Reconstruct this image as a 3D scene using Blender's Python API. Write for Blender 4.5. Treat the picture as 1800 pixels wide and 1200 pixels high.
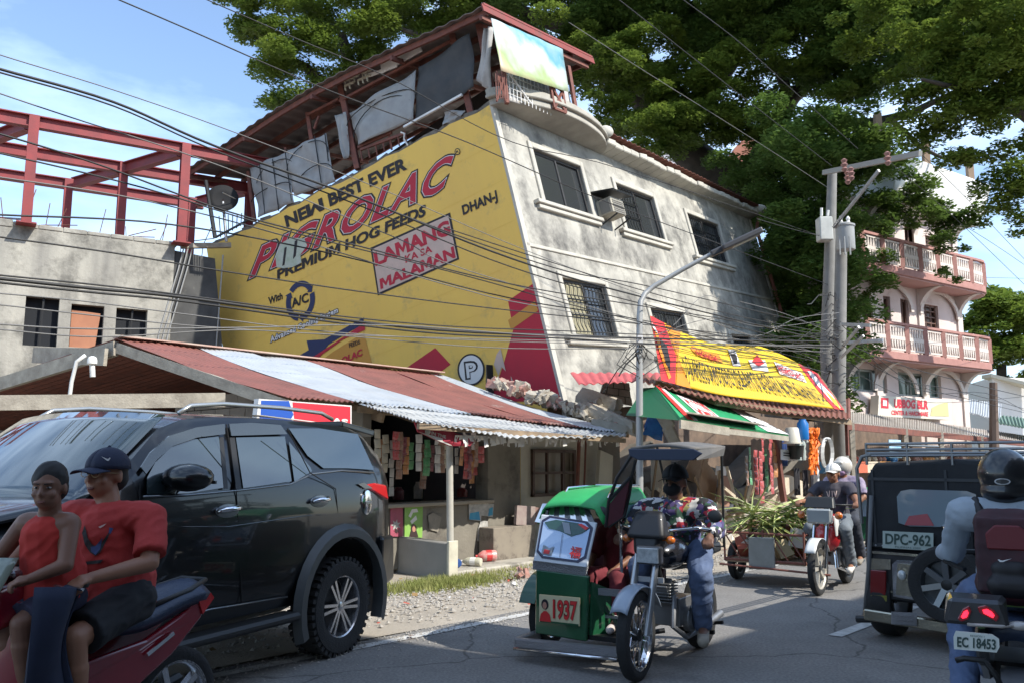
import bpy, bmesh, math, random
import numpy as np
from mathutils import Vector, Matrix, noise
for o in list(bpy.data.objects): bpy.data.objects.remove(o)
rnd = random.Random(7)
S = bpy.context.scene
COL = S.collection
R = math.radians
# ------------------------------------------------ camera, sky, sun, exposure
HC = 1.5
PITCH = math.atan(207/1500)
cd = bpy.data.cameras.new('camera'); cam = bpy.data.objects.new('camera', cd); COL.objects.link(cam)
cam.location = (0, 0, HC); cam.rotation_euler = (math.pi/2+PITCH, 0, 0)
cd.lens = 30; cd.sensor_width = 36; cd.clip_start = .1; cd.clip_end = 2000
S.camera = cam
SUN = Vector((.83, -.50, .93)).normalized()          # direction towards the sun
wd = bpy.data.worlds.new('World'); S.world = wd; wd.use_nodes = True
nt = wd.node_tree; nt.nodes.clear()
wo = nt.nodes.new('ShaderNodeOutputWorld'); wb = nt.nodes.new('ShaderNodeBackground'); sk = nt.nodes.new('ShaderNodeTexSky')
sk.sky_type = 'NISHITA'; sk.sun_disc = False; sk.sun_elevation = math.asin(SUN.z); sk.sun_rotation = math.atan2(SUN.x, SUN.y)
sk.air_density = 1.0; sk.dust_density = .6; sk.ozone_density = 3.0
tc = nt.nodes.new('ShaderNodeTexCoord'); mp = nt.nodes.new('ShaderNodeMapping'); mp.inputs['Scale'].default_value = (1.1, 1.1, 3.2); mp.inputs['Location'].default_value = (.3, .1, .25)
nz = nt.nodes.new('ShaderNodeTexNoise'); nz.inputs['Scale'].default_value = 2.1; nz.inputs['Detail'].default_value = 7; nz.inputs['Roughness'].default_value = .55
rp = nt.nodes.new('ShaderNodeValToRGB'); rp.color_ramp.elements[0].position = .42; rp.color_ramp.elements[0].color = (.06, .06, .06, 1); rp.color_ramp.elements[1].position = .66; rp.color_ramp.elements[1].color = (.85, .85, .85, 1)
mx = nt.nodes.new('ShaderNodeMixRGB'); mx.inputs['Color2'].default_value = (4.2, 5.5, 7.3, 1)
L = nt.links.new
L(tc.outputs['Generated'], mp.inputs['Vector']); L(mp.outputs[0], nz.inputs['Vector']); L(nz.outputs[0], rp.inputs[0]); L(rp.outputs[0], mx.inputs['Fac'])
L(sk.outputs[0], mx.inputs['Color1']); L(mx.outputs[0], wb.inputs['Color']); wb.inputs['Strength'].default_value = .15; L(wb.outputs[0], wo.inputs['Surface'])
sl = bpy.data.lights.new('sun', 'SUN'); sun = bpy.data.objects.new('sun', sl); COL.objects.link(sun)
sl.energy = 3.6; sl.angle = R(.5); sl.color = (1, .955, .87); sun.rotation_euler = (-SUN).to_track_quat('-Z', 'Y').to_euler(); sun.location = (0, 0, 40)
S.view_settings.view_transform = 'Standard'; S.view_settings.look = 'None'; S.view_settings.gamma = 1; S.view_settings.use_curve_mapping = False
S.view_settings.exposure = .87
S.render.engine = 'CYCLES'
S.cycles.max_bounces = 6; S.cycles.transparent_max_bounces = 8
# ------------------------------------------------ places
CP, SP = math.cos(PITCH), math.sin(PITCH)
CAM = Vector((0, 0, HC))
def ray(px, py):
    a = (px-900)/1500; b = (600-py)/1500
    return Vector((a, CP-SP*b, SP+CP*b))
def P(px, py, D): d = ray(px, py); return CAM+d*(D/d.y)
def G(px, py, z=0.): d = ray(px, py); return CAM+d*((z-HC)/d.z)
RE = Vector((.67887, .73426, 0)); RN = Vector((-.73426, .67887, 0)); UP = Vector((0, 0, 1))    # along the road, across it (to the left)
def T(t, s, z=0.): return RE*t+RN*s+UP*z
def onplane(px, py, o, n, off=0.): d = ray(px, py); return CAM+d*((n.dot(o+n*off-CAM))/n.dot(d))
def PS(px, py, s): return onplane(px, py, RN*s, RN)          # on the upright plane at distance s from the camera line
def PT(px, py, t): return onplane(px, py, RE*t, RE)
# ------------------------------------------------ materials
_M = {}
def mat(name, col=(.5,.5,.5), rough=.7, metal=0., col2=None, scale=3., fac=.5, bump=0., bscale=40., coat=0., streak=False, stain=None, stscale=1.2, stlo=.5, sthi=.6, glass=False, trans=0., emit=None, det=6., spec=.5, alpha=None):
    if name in _M: return _M[name]
    m = bpy.data.materials.new(name); m.use_nodes = True; n = m.node_tree.nodes; l = m.node_tree.links.new
    b = n['Principled BSDF']; b.inputs['Base Color'].default_value = (*col, 1); b.inputs['Roughness'].default_value = rough; b.inputs['Metallic'].default_value = metal
    b.inputs['Specular IOR Level'].default_value = spec
    m.diffuse_color = (*col, 1)
    if coat: b.inputs['Coat Weight'].default_value = coat; b.inputs['Coat Roughness'].default_value = .04
    if glass: b.inputs['Transmission Weight'].default_value = glass; b.inputs['IOR'].default_value = 1.1 if glass < 1.5 else 1.45; b.inputs['Transmission Weight'].default_value = min(1, glass)
    if emit: b.inputs['Emission Color'].default_value = (*emit[:3], 1); b.inputs['Emission Strength'].default_value = emit[3]
    if alpha is not None: b.inputs['Alpha'].default_value = alpha
    out = None
    t = n.new('ShaderNodeTexCoord')
    def noi(sc, d=det, stretch=False, r=.6):
        q = n.new('ShaderNodeTexNoise'); q.inputs['Scale'].default_value = sc; q.inputs['Detail'].default_value = d; q.inputs['Roughness'].default_value = r
        if stretch:
            k = n.new('ShaderNodeMapping'); k.inputs['Scale'].default_value = (1, 1, .13); l(t.outputs['Object'], k.inputs['Vector']); l(k.outputs[0], q.inputs['Vector'])
        else: l(t.outputs['Object'], q.inputs['Vector'])
        return q.outputs[0]
    if col2 is not None:
        r_ = n.new('ShaderNodeMapRange'); r_.inputs['From Min'].default_value = .5-.5*(1-fac)*.6-.04; r_.inputs['From Max'].default_value = .5+.5*(1-fac)*.6+.04
        l(noi(scale, stretch=streak), r_.inputs['Value'])
        x = n.new('ShaderNodeMixRGB'); x.inputs['Color1'].default_value = (*col, 1); x.inputs['Color2'].default_value = (*col2, 1); l(r_.outputs[0], x.inputs['Fac']); out = x.outputs[0]
    if stain is not None:
        r_ = n.new('ShaderNodeMapRange'); r_.inputs['From Min'].default_value = stlo; r_.inputs['From Max'].default_value = sthi; l(noi(stscale, 9, r=.72), r_.inputs['Value'])
        x = n.new('ShaderNodeMixRGB'); x.inputs['Color2'].default_value = (*stain, 1); l(r_.outputs[0], x.inputs['Fac'])
        if out: l(out, x.inputs['Color1'])
        else: x.inputs['Color1'].default_value = (*col, 1)
        out = x.outputs[0]
    if out: l(out, b.inputs['Base Color'])
    if bump:
        q = n.new('ShaderNodeBump'); q.inputs['Strength'].default_value = min(1, bump); q.inputs['Distance'].default_value = .02; l(noi(bscale, 5), q.inputs['Height']); l(q.outputs[0], b.inputs['Normal'])
    if trans:
        tr = n.new('ShaderNodeBsdfTranslucent'); ms = n.new('ShaderNodeMixShader'); ms.inputs[0].default_value = trans
        if out: l(out, tr.inputs['Color'])
        else: tr.inputs['Color'].default_value = (*col, 1)
        l(b.outputs[0], ms.inputs[1]); l(tr.outputs[0], ms.inputs[2]); l(ms.outputs[0], n['Material Output'].inputs['Surface'])
    _M[name] = m
    return m
# ------------------------------------------------ object bookkeeping
WM = {}
def wmx(o): return WM[o.name] if o is not None else Matrix.Identity(4)
def tag(o, label=None, cat=None, group=None, kind=None):
    if label: o['label'] = label
    if cat: o['category'] = cat
    if group: o['group'] = group
    if kind: o['kind'] = kind
    return o
def thing(name, label, cat, loc=(0,0,0), rot=0., group=None, mtx=None):
    o = bpy.data.objects.new(name, None); COL.objects.link(o); o.empty_display_size = .2
    m = mtx if mtx is not None else Matrix.Translation(Vector(loc)) @ Matrix.Rotation(rot, 4, 'Z')
    o.matrix_basis = m; WM[o.name] = m.copy()
    return tag(o, label, cat, group)
def facing(d): return math.atan2(d[1], d[0])          # z rotation that turns +X to d
class MB:
    """collects shapes; build() links them as one mesh object"""
    def __init__(s): s.v = []; s.f = []; s.mi = []
    def add(s, vs, fs, mi=0):
        k = len(s.v); s.v.extend([tuple(a) for a in vs]); s.f.extend([tuple(k+i for i in f) for f in fs]); s.mi.extend([mi]*len(fs)); return s
    def box(s, c, sz, rot=None, mi=0):
        c = Vector(c); M_ = rot.to_3x3() if rot is not None else Matrix.Identity(3)
        v = [c+M_ @ Vector((sz[0]*a/2, sz[1]*b/2, sz[2]*d/2)) for a in (-1, 1) for b in (-1, 1) for d in (-1, 1)]
        return s.add(v, [(0,1,3,2), (4,6,7,5), (0,4,5,1), (2,3,7,6), (0,2,6,4), (1,5,7,3)], mi)
    def bx(s, x0, x1, y0, y1, z0, z1, mi=0): return s.box(((x0+x1)/2, (y0+y1)/2, (z0+z1)/2), (x1-x0, y1-y0, z1-z0), mi=mi)
    def beam(s, a, b, w, h, up=(0,0,1), mi=0):
        a, b = Vector(a), Vector(b); d = (b-a); ln = d.length; d.normalize(); u = Vector(up); y = u.cross(d)
        if y.length < 1e-4: y = Vector((0,1,0)).cross(d)
        y.normalize(); z = d.cross(y)
        return s.box((a+b)/2, (ln, w, h), Matrix((d, y, z)).transposed(), mi)
    def hexa(s, p, mi=0):      # 8 points: bottom 4 round, top 4 round
        return s.add(p, [(3,2,1,0), (4,5,6,7), (0,1,5,4), (1,2,6,5), (2,3,7,6), (3,0,4,7)], mi)
    def tube(s, pts, r, n=8, mi=0, cap=True):
        pts = [Vector(p) for p in pts]; m = len(pts); rs = r if isinstance(r, (list, tuple)) else [r]*m
        ref = Vector((.31, .22, .92)).normalized(); vs = []; fs = []
        for i, p in enumerate(pts):
            d = (pts[min(i+1, m-1)]-pts[max(i-1, 0)]).normalized(); x = ref-d*ref.dot(d)
            if x.length < .05: x = Vector((1,0,0))-d*d.x
            x.normalize(); ref = x; y = d.cross(x)
            for k in range(n): a = 2*math.pi*k/n; vs.append(p+(x*math.cos(a)+y*math.sin(a))*rs[i])
        for i in range(m-1):
            for k in range(n): fs.append((i*n+k, i*n+(k+1) % n, (i+1)*n+(k+1) % n, (i+1)*n+k))
        if cap: fs.append(tuple(range(n-1, -1, -1))); fs.append(tuple((m-1)*n+k for k in range(n)))
        return s.add(vs, fs, mi)
    def lathe(s, prof, n=24, M_=None, mi=0, cap=True):      # profile (r, z) round local z
        vs = []; fs = []; m = len(prof)
        for r, z in prof:
            for k in range(n): a = 2*math.pi*k/n; q = Vector((r*math.cos(a), r*math.sin(a), z)); vs.append(M_ @ q if M_ is not None else q)
        for i in range(m-1):
            for k in range(n): fs.append((i*n+k, i*n+(k+1) % n, (i+1)*n+(k+1) % n, (i+1)*n+k))
        if cap: fs.append(tuple(range(n-1, -1, -1))); fs.append(tuple((m-1)*n+k for k in range(n)))
        return s.add(vs, fs, mi)
    def ell(s, c, r, rot=None, nu=14, nv=9, mi=0):
        c = Vector(c); M_ = rot.to_3x3() if rot is not None else Matrix.Identity(3); r = r if hasattr(r, '__len__') else (r, r, r)
        vs = [c+M_ @ Vector((0, 0, r[2]))]; fs = []
        for j in range(1, nv):
            b = math.pi*j/nv
            for i in range(nu): a = 2*math.pi*i/nu; vs.append(c+M_ @ Vector((r[0]*math.sin(b)*math.cos(a), r[1]*math.sin(b)*math.sin(a), r[2]*math.cos(b))))
        vs.append(c+M_ @ Vector((0, 0, -r[2]))); e = len(vs)-1
        for i in range(nu):
            fs.append((0, 1+i, 1+(i+1) % nu)); fs.append((e, e-nu+(i+1) % nu, e-nu+i))
            for j in range(nv-2): a = 1+j*nu; fs.append((a+i, a+nu+i, a+nu+(i+1) % nu, a+(i+1) % nu))
        return s.add(vs, fs, mi)
    def capsule(s, a, b, r0, r1, n=12, k=4):
        a, b = Vector(a), Vector(b); d = (b-a).normalized(); pts = []; rs = []
        for i in range(k, 0, -1): t = math.pi/2*i/k; pts.append(a-d*r0*math.sin(t)); rs.append(max(r0*math.cos(t), r0*.05))
        pts.append(a); rs.append(r0); pts.append(b); rs.append(r1)
        for i in range(1, k+1): t = math.pi/2*i/k; pts.append(b+d*r1*math.sin(t)); rs.append(max(r1*math.cos(t), r1*.05))
        return s.tube(pts, rs, n)
    def prism(s, poly, vec, mi=0):
        vec = Vector(vec); n = len(poly); vs = [Vector(p) for p in poly]; vs += [p+vec for p in vs]
        return s.add(vs, [tuple(range(n-1, -1, -1)), tuple(range(n, 2*n))]+[(i, (i+1) % n, n+(i+1) % n, n+i) for i in range(n)], mi)
    def grid(s, fn, nu, nv, mi=0):
        vs = [fn(i/nu, j/nv) for j in range(nv+1) for i in range(nu+1)]; w = nu+1
        return s.add(vs, [(j*w+i, j*w+i+1, (j+1)*w+i+1, (j+1)*w+i) for j in range(nv) for i in range(nu)], mi)
    def sheet(s, fn, nu, nv, th, mi=0):      # a grid with thickness along its normals
        vs = [Vector(fn(i/nu, j/nv)) for j in range(nv+1) for i in range(nu+1)]; w = nu+1; N_ = []
        for j in range(nv+1):
            for i in range(nu+1):
                a = vs[j*w+min(i+1, nu)]-vs[j*w+max(i-1, 0)]; b = vs[min(j+1, nv)*w+i]-vs[max(j-1, 0)*w+i]; c = a.cross(b); N_.append(c.normalized() if c.length > 1e-9 else UP)
        m = len(vs); vv = vs+[p-q*th for p, q in zip(vs, N_)]
        fs = [(j*w+i, j*w+i+1, (j+1)*w+i+1, (j+1)*w+i) for j in range(nv) for i in range(nu)]
        fs += [tuple(m+k for k in reversed(f)) for f in fs]
        bd = [i for i in range(nu)]+[nu+j*w for j in range(nv)]+[nv*w+nu-i for i in range(nu)]+[(nv-j)*w for j in range(nv)]
        fs += [(bd[k], m+bd[k], m+bd[(k+1) % len(bd)], bd[(k+1) % len(bd)]) for k in range(len(bd))]
        return s.add(vv, fs, mi)
    def build(s, name, m, parent=None, local=False, smooth=False, bevel=0., kind=None, label=None, cat=None, group=None, seg=1, shared=None):
        me = bpy.data.meshes.new(name)
        vs = s.v
        if parent is not None and not local:
            inv = wmx(parent).inverted(); vs = [inv @ Vector(v) for v in s.v]
        me.from_pydata([tuple(v) for v in vs], [], s.f)
        for q in (m if isinstance(m, (list, tuple)) else [m]): me.materials.append(q)
        if any(s.mi): me.polygons.foreach_set('material_index', s.mi)
        me.update()
        return link(me, name, parent, smooth, bevel, kind, label, cat, group, seg)
def link(me, name, parent=None, smooth=False, bevel=0., kind=None, label=None, cat=None, group=None, seg=1):
    if smooth:
        me.polygons.foreach_set('use_smooth', [True]*len(me.polygons))
        if smooth is not True: me.set_sharp_from_angle(angle=R(smooth))
    o = bpy.data.objects.new(name, me); COL.objects.link(o); WM[o.name] = wmx(parent)
    if parent is not None: o.parent = parent
    if bevel:
        bm = o.modifiers.new('bevel', 'BEVEL'); bm.width = bevel; bm.segments = seg; bm.limit_method = 'ANGLE'; bm.angle_limit = R(35)
    return tag(o, label, cat, group, kind)
def copy_tree(o, parent=None, mtx=None, label=None):
    c = o.copy(); COL.objects.link(c)
    if parent is not None: c.parent = parent
    if mtx is not None: c.matrix_basis = mtx
    WM[c.name] = (mtx if mtx is not None else o.matrix_basis).copy()
    if label: c['label'] = label
    for ch in list(o.children): copy_tree(ch, c)
    return c
def mesh_of(o):
    dg = bpy.context.evaluated_depsgraph_get(); return bpy.data.meshes.new_from_object(o.evaluated_get(dg))
# text as geometry: returns points in the unit square and faces
_T = {}
def islands(v, f):
    par = list(range(len(v)))
    def fd(i):
        while par[i] != i: par[i] = par[par[i]]; i = par[i]
        return i
    for q in f:
        for i in q[1:]: par[fd(i)] = fd(q[0])
    g = {}
    for q in f: g.setdefault(fd(q[0]), []).append(q)
    return sorted(g.values(), key=lambda fs: min(v[i][0] for q in fs for i in q))
def text2d(body, bold=0., shear=0., sp=1., res=3):
    k = (body, bold, shear, sp)
    if k in _T: return _T[k]
    r = text2d_(body, bold, shear, sp, res)
    if any(c in 'MW' for c in body):      # M and W clog when thickened: cut them as one clean outline
        a = islands(r[0], r[1]); ch = [c for c in body if c != ' ']
        if len(a) == len(ch):
            v = list(map(tuple, r[0])); f = []; s_, t_ = .30, .24
            M_ = [(0,0),(0,1),(s_,1),(.5,.5),(1-s_,1),(1,1),(1,0),(1-t_,0),(1-t_,.60),(.5,.12),(t_,.60),(t_,0)]
            for c, x in zip(ch, a):
                if c not in 'MW': f += x; continue
                p = np.array([r[0][i] for q in x for i in q]); lo, hi = p.min(0), p.max(0); n0 = len(v); w = hi-lo; z_ = .07 if c == 'W' else 0; lo[0] += z_*w[0]; w[0] *= 1-2*z_; sk = shear*w[1]*.9; q = M_ if c == 'M' else [(px_, 1-py_) for px_, py_ in reversed(M_)]
                v += [(lo[0]+px_*(w[0]-sk)+sk*py_, lo[1]+py_*w[1]) for px_, py_ in q]; f += [tuple(n0+i for i in range(12))]
            r = (np.array(v), f, r[2], r[3])
    _T[k] = r; return r
def text2d_(body, bold=0., shear=0., sp=1., res=3):
    k = (body, bold, shear, sp)
    c = bpy.data.curves.new('t', 'FONT'); c.body = body; c.offset = bold; c.shear = shear; c.space_character = sp; c.resolution_u = res; c.fill_mode = 'FRONT'
    o = bpy.data.objects.new('t', c); COL.objects.link(o); me = mesh_of(o); bpy.data.objects.remove(o)
    v = np.array([x.co[:2] for x in me.vertices]) if len(me.vertices) else np.zeros((1, 2)); f = [tuple(p.vertices) for p in me.polygons]
    lo = v.min(0); hi = v.max(0); return (v, f, lo, hi)
def text(mb, body, quad, fn, bold=0., shear=0., sp=1., mi=0, ref=None, bend=0.):
    """quad: pixel-like corners bl, br, tr, tl in the parameter plane; fn maps a parameter point to 3D"""
    v, f, lo, hi = text2d(body, bold, shear, sp)
    if ref: _, _, lo, hi = text2d(body, ref, shear, sp)
    q = [np.array(a, float) for a in quad]; out = []
    for p in v:
        a, b = (p-lo)/(hi-lo); x = (1-b)*((1-a)*q[0]+a*q[1])+b*((1-a)*q[3]+a*q[2]); x[1] -= bend*4*a*(1-a); out.append(fn(*x))
    return mb.add(out, f, mi)
def poly(mb, pts, fn, mi=0): return mb.add([fn(*p) for p in pts], [tuple(range(len(pts)))], mi)
def ringpts(c, rx, ry, n=28, a0=0, a1=360, tilt=0.):
    o = []
    for i in range(n): a = R(a0+(a1-a0)*i/(n if a1-a0 == 360 else n-1)); x = rx*math.cos(a); y = ry*math.sin(a); o.append((c[0]+x, c[1]+y+x*tilt))
    return o
# common materials
concrete = mat('weathered_concrete', (.40,.38,.33), .9, col2=(.27,.26,.235), scale=1.1, fac=.3, bump=.35, bscale=25, stain=(.10,.095,.085), stscale=1.5, stlo=.53, sthi=.7)
plaster = mat('stained_plaster', (.50,.475,.41), .9, col2=(.23,.22,.195), scale=1.5, fac=.5, bump=.5, bscale=9, stain=(.11,.105,.095), stscale=.8, stlo=.47, sthi=.64)
darkmetal = mat('dark_metal', (.03,.03,.03), .45, .6)
blackplastic = mat('black_plastic', (.018,.018,.018), .5)
rubber = mat('tyre_rubber', (.02,.02,.02), .85, bump=.4, bscale=60)
chrome = mat('chrome', (.75,.75,.76), .12, 1., bump=.05, bscale=8)
steel = mat('galvanised_steel', (.42,.43,.44), .45, .8, col2=(.3,.3,.31), scale=9)
wood = mat('bare_wood', (.33,.24,.15), .8, col2=(.19,.14,.095), scale=6, bump=.3, bscale=30)
greywood = mat('grey_weathered_wood', (.42,.38,.31), .9, col2=(.25,.22,.18), scale=5, bump=.4, bscale=30)
darkglass = mat('dark_window_glass', (.012,.014,.015), .06, 0, spec=.6)
white = mat('white_paint', (.76,.75,.72), .6, col2=(.58,.56,.52), scale=2.5, bump=.1)
black = mat('black_paint', (.015,.014,.014), .6)
redp = mat('red_paint', (.5,.015,.03), .6, col2=(.38,.02,.03), scale=2)
rust = mat('rusty_steel', (.22,.075,.05), .8, col2=(.12,.05,.04), scale=7, bump=.2)
cable_m = mat('cable_rubber', (.022,.021,.02), .6)
# ================================================ GROUND AND ROAD
asphalt = mat('asphalt', (.165,.155,.145), .88, col2=(.22,.21,.195), scale=2.2, fac=.2, bump=.5, bscale=90, stain=(.11,.105,.10), stscale=.9, stlo=.55, sthi=.75)
n = asphalt.node_tree.nodes; l = asphalt.node_tree.links.new; bs = n['Principled BSDF']; src = bs.inputs['Base Color'].links[0].from_socket      # cracks, patches and oil drips
t_ = n.new('ShaderNodeTexCoord'); nz_ = n.new('ShaderNodeTexNoise'); nz_.inputs['Scale'].default_value = 1.6; nz_.inputs['Detail'].default_value = 8; am = n.new('ShaderNodeMixRGB'); am.inputs['Fac'].default_value = .35
vo = n.new('ShaderNodeTexVoronoi'); vo.feature = 'DISTANCE_TO_EDGE'; vo.inputs['Scale'].default_value = .38; l(t_.outputs['Object'], nz_.inputs[0]); l(t_.outputs['Object'], am.inputs['Color1']); l(nz_.outputs['Color'], am.inputs['Color2']); l(am.outputs[0], vo.inputs['Vector'])
mr = n.new('ShaderNodeMapRange'); mr.inputs['From Min'].default_value = .0012; mr.inputs['From Max'].default_value = .0045; mr.inputs['To Min'].default_value = .5; l(vo.outputs[0], mr.inputs[0])
ng = n.new('ShaderNodeTexNoise'); ng.inputs['Scale'].default_value = 45; ng.inputs['Detail'].default_value = 3; l(t_.outputs['Object'], ng.inputs[0]); m2 = n.new('ShaderNodeMapRange'); m2.inputs['From Min'].default_value = .3; m2.inputs['From Max'].default_value = .7; m2.inputs['To Min'].default_value = .72; m2.inputs['To Max'].default_value = 1.25; l(ng.outputs[0], m2.inputs[0])
mm = n.new('ShaderNodeMath'); mm.operation = 'MULTIPLY'; l(mr.outputs[0], mm.inputs[0]); l(m2.outputs[0], mm.inputs[1]); mu = n.new('ShaderNodeVectorMath'); mu.operation = 'SCALE'; l(src, mu.inputs[0]); l(mm.outputs[0], mu.inputs['Scale']); l(mu.outputs[0], bs.inputs['Base Color'])
dirt = mat('dusty_ground', (.40,.35,.28), .95, col2=(.27,.235,.19), scale=1.4, fac=.3, bump=.6, bscale=35)
linep = mat('worn_line_paint', (.62,.61,.58), .8, col2=(.30,.29,.27), scale=9, fac=.45)
def strip(name, t0, t1, s0, s1, z, m, nt_=1, ns=1, kind='structure', und=0.):
    b = MB(); b.grid(lambda a, c: T(t0+(t1-t0)*a, s0+(s1-s0)*c, z+und*noise.noise(Vector((a*60, c*9, 3)))), nt_, ns)
    return b.build(name, m, kind=kind)
b = MB(); b.grid(lambda a, c: Vector((-600+1200*a, -300+1200*c, -.03)), 4, 4); b.build('ground', dirt, kind='structure')
strip('road', -60, 160, -1.4, 5.95, 0, asphalt, 60, 6)
strip('shoulder', -40, 120, 5.95, 14, .004, dirt, 300, 30, und=.02)
strip('edge_line', -60, 120, 5.70, 5.82, .006, linep)
strip('edge_line', -60, 120, .38, .50, .006, linep)
for k in range(-3, 12):
    strip('centre_dash', 7.45+k*4.5, 9.5+k*4.5, 3.06, 3.18, .006, linep)
cem = mat('worn_cement', (.45,.42,.36), .9, col2=(.33,.31,.27), scale=3, bump=.3, bscale=30, stain=(.2,.185,.16), stscale=2)
b = MB(); b.hexa([T(7.6,8.25,-.1), T(14,8.35,-.1), T(14,11.6,-.1), T(7.6,11.6,-.1), T(7.6,8.25,.06), T(14,8.35,.06), T(14,11.6,.06), T(7.6,11.6,.06)])
b.build('pavement', cem, kind='structure', bevel=.02)
strip('pavement', 14, 60, 7.6, 11.6, .05, cem, 30, 3, und=.01)
# gravel and grass on the shoulder
gm = mat('gravel_stone', (.42,.39,.34), .9, col2=(.22,.20,.18), scale=30)
b = MB()
for i in range(5200):
    t = rnd.uniform(2.5, 12.5); s = rnd.triangular(6.0, 8.3, 7.2); r = rnd.uniform(.008, .028)*(1.6 if rnd.random() < .06 else 1)
    c = T(t, s, .006+r*.3); q = Matrix.Rotation(rnd.uniform(0, 6), 3, 'Z')
    k = [Vector((1,0,.1)), Vector((0,1,0)), Vector((-1,.2,0)), Vector((.1,-1,.1)), Vector((.1,.1,.8))]
    b.add([c+q @ (v*r*rnd.uniform(.7, 1.2)) for v in k], [(0,1,4), (1,2,4), (2,3,4), (3,0,4)])
tag(b.build('gravel', gm), 'loose pale gravel scattered along the road shoulder before the shop', 'gravel', kind='stuff')
grassm = mat('dry_grass', (.20,.24,.05), .8, col2=(.34,.33,.12), scale=5, trans=.3)
b = MB()
for i in range(6500):
    c = T(rnd.gauss(7.25, .45), rnd.gauss(7.75, .18), .0); h = rnd.uniform(.03, .11); a = rnd.uniform(0, 6.28); w = .006
    d = Vector((math.cos(a), math.sin(a), 0)); e = Vector((-d.y, d.x, 0))*h*rnd.uniform(.2, .9)
    b.add([c-d*w, c+d*w, c+e+UP*h], [(0,1,2)])
for i in range(1500):
    c = T(rnd.uniform(6.5, 12), rnd.gauss(8.1, .12), .0); h = rnd.uniform(.03, .09); a = rnd.uniform(0, 6.28)
    d = Vector((math.cos(a), math.sin(a), 0)); b.add([c-d*.006, c+d*.006, c+Vector((-d.y, d.x, 0))*h*.6+UP*h], [(0,1,2)])
tag(b.build('grass', grassm), 'thin tufts of dry green grass before the low wall', 'grass', kind='stuff')

b = MB()      # road grit drifting over the edge line, and litter
for i in range(2600):
    s = 5.95-abs(rnd.gauss(0, .28)); c = T(rnd.uniform(2.5, 14), s, .008); r = rnd.uniform(.004, .012); a = rnd.uniform(0, 6.28); d = Vector((math.cos(a)*r, math.sin(a)*r, 0)); e = Vector((-d.y, d.x, 0)); b.add([c-d, c+e, c+d, c-e, c+UP*r*.8], [(0,1,4), (1,2,4), (2,3,4), (3,0,4)])
tag(b.build('grit', gm), 'fine grit scattered from the shoulder over the white edge line', 'grit', kind='stuff')
b = MB()
for i in range(170):
    c = T(rnd.uniform(3, 16), rnd.triangular(5.4, 8.6, 7.6), .03); r = rnd.uniform(.012, .05); a = rnd.uniform(0, 6.28); d = Vector((math.cos(a)*r, math.sin(a)*r, rnd.uniform(0,.012))); e = Vector((-d.y, d.x, rnd.uniform(0,.02)))*rnd.uniform(.4,1); b.add([c-d, c+e, c+d, c-e], [(0,1,2,3)], i % 3)
tag(b.build('litter', [white, mat('dead_leaf', (.24,.15,.06), .9), mat('scrap_red', (.4,.08,.05), .7)]), 'small scraps of paper and dead leaves strewn on the road shoulder', 'litter', kind='stuff')
# ================================================ LEANING BUILDING
bw = Vector((-.223, .061, .973)).normalized(); uh = Vector((math.sin(R(36)), math.cos(R(36)), 0)); bu = (uh-bw*uh.dot(bw)).normalized(); bv = bw.cross(bu)
C0 = P(985, 690, 16.4)
BM = Matrix((bu, bv, bw)).transposed().to_4x4(); BM.translation = C0
def Lb(u, v, w): return C0+bu*u+bv*v+bw*w
def YW(px, py, off=0.): return onplane(px, py, C0, bu, -off)      # the yellow side wall
def FA(px, py, off=0.): return onplane(px, py, C0, bv, -off)      # the street front
BI = BM.inverted()
def loc(p): return BI @ p
yellow = mat('mural_yellow', (.88,.57,.11), .75, col2=(.76,.48,.11), scale=1.1, fac=.1, streak=True, stain=(.40,.30,.13), stscale=1.4, stlo=.55, sthi=.78, bump=.12, bscale=8)
mred = mat('mural_red', (.50,.018,.04), .7, col2=(.42,.02,.04), scale=2, stain=(.3,.03,.03), stscale=2, stlo=.6, sthi=.8)
mpink = mat('mural_pale_pink', (.62,.45,.37), .75, col2=(.52,.40,.33), scale=3)
mblack = mat('mural_black', (.022,.018,.02), .7)
mnavy = mat('mural_navy', (.025,.035,.10), .7)
mwhite = mat('mural_white', (.72,.70,.68), .7)
mpale = mat('mural_worn_green', (.36,.42,.30), .8, col2=(.50,.52,.45), scale=5)
mstripe = mat('mural_ochre', (.55,.27,.05), .75)
bld = thing('leaning_building', 'three storey building tilting over its crushed ground floor, yellow mural on one side', 'building', mtx=BM)
def holed(b, a0, a1, c0, c1, holes, fn, depth):
    """a wall face from a0..a1, c0..c1 with rectangular openings and their reveals; fn(a, c, depth)"""
    xs = sorted({a0, a1, *[h[0] for h in holes], *[h[1] for h in holes]}); ys = sorted({c0, c1, *[h[2] for h in holes], *[h[3] for h in holes]})
    for i in range(len(xs)-1):
        for j in range(len(ys)-1):
            mx_, my = (xs[i]+xs[i+1])/2, (ys[j]+ys[j+1])/2
            if any(h[0] < mx_ < h[1] and h[2] < my < h[3] for h in holes): continue
            b.add([fn(xs[i], ys[j], 0), fn(xs[i+1], ys[j], 0), fn(xs[i+1], ys[j+1], 0), fn(xs[i], ys[j+1], 0)], [(0,1,2,3)])
    for h in holes:
        q = [(h[0], h[2]), (h[1], h[2]), (h[1], h[3]), (h[0], h[3])]
        for k in range(4):
            p0, p1 = q[k], q[(k+1) % 4]; b.add([fn(*p0, 0), fn(*p1, 0), fn(*p1, depth), fn(*p0, depth)], [(0,1,2,3)])
BW, BL, BH = 9.7, 15.6, 6.15
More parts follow.
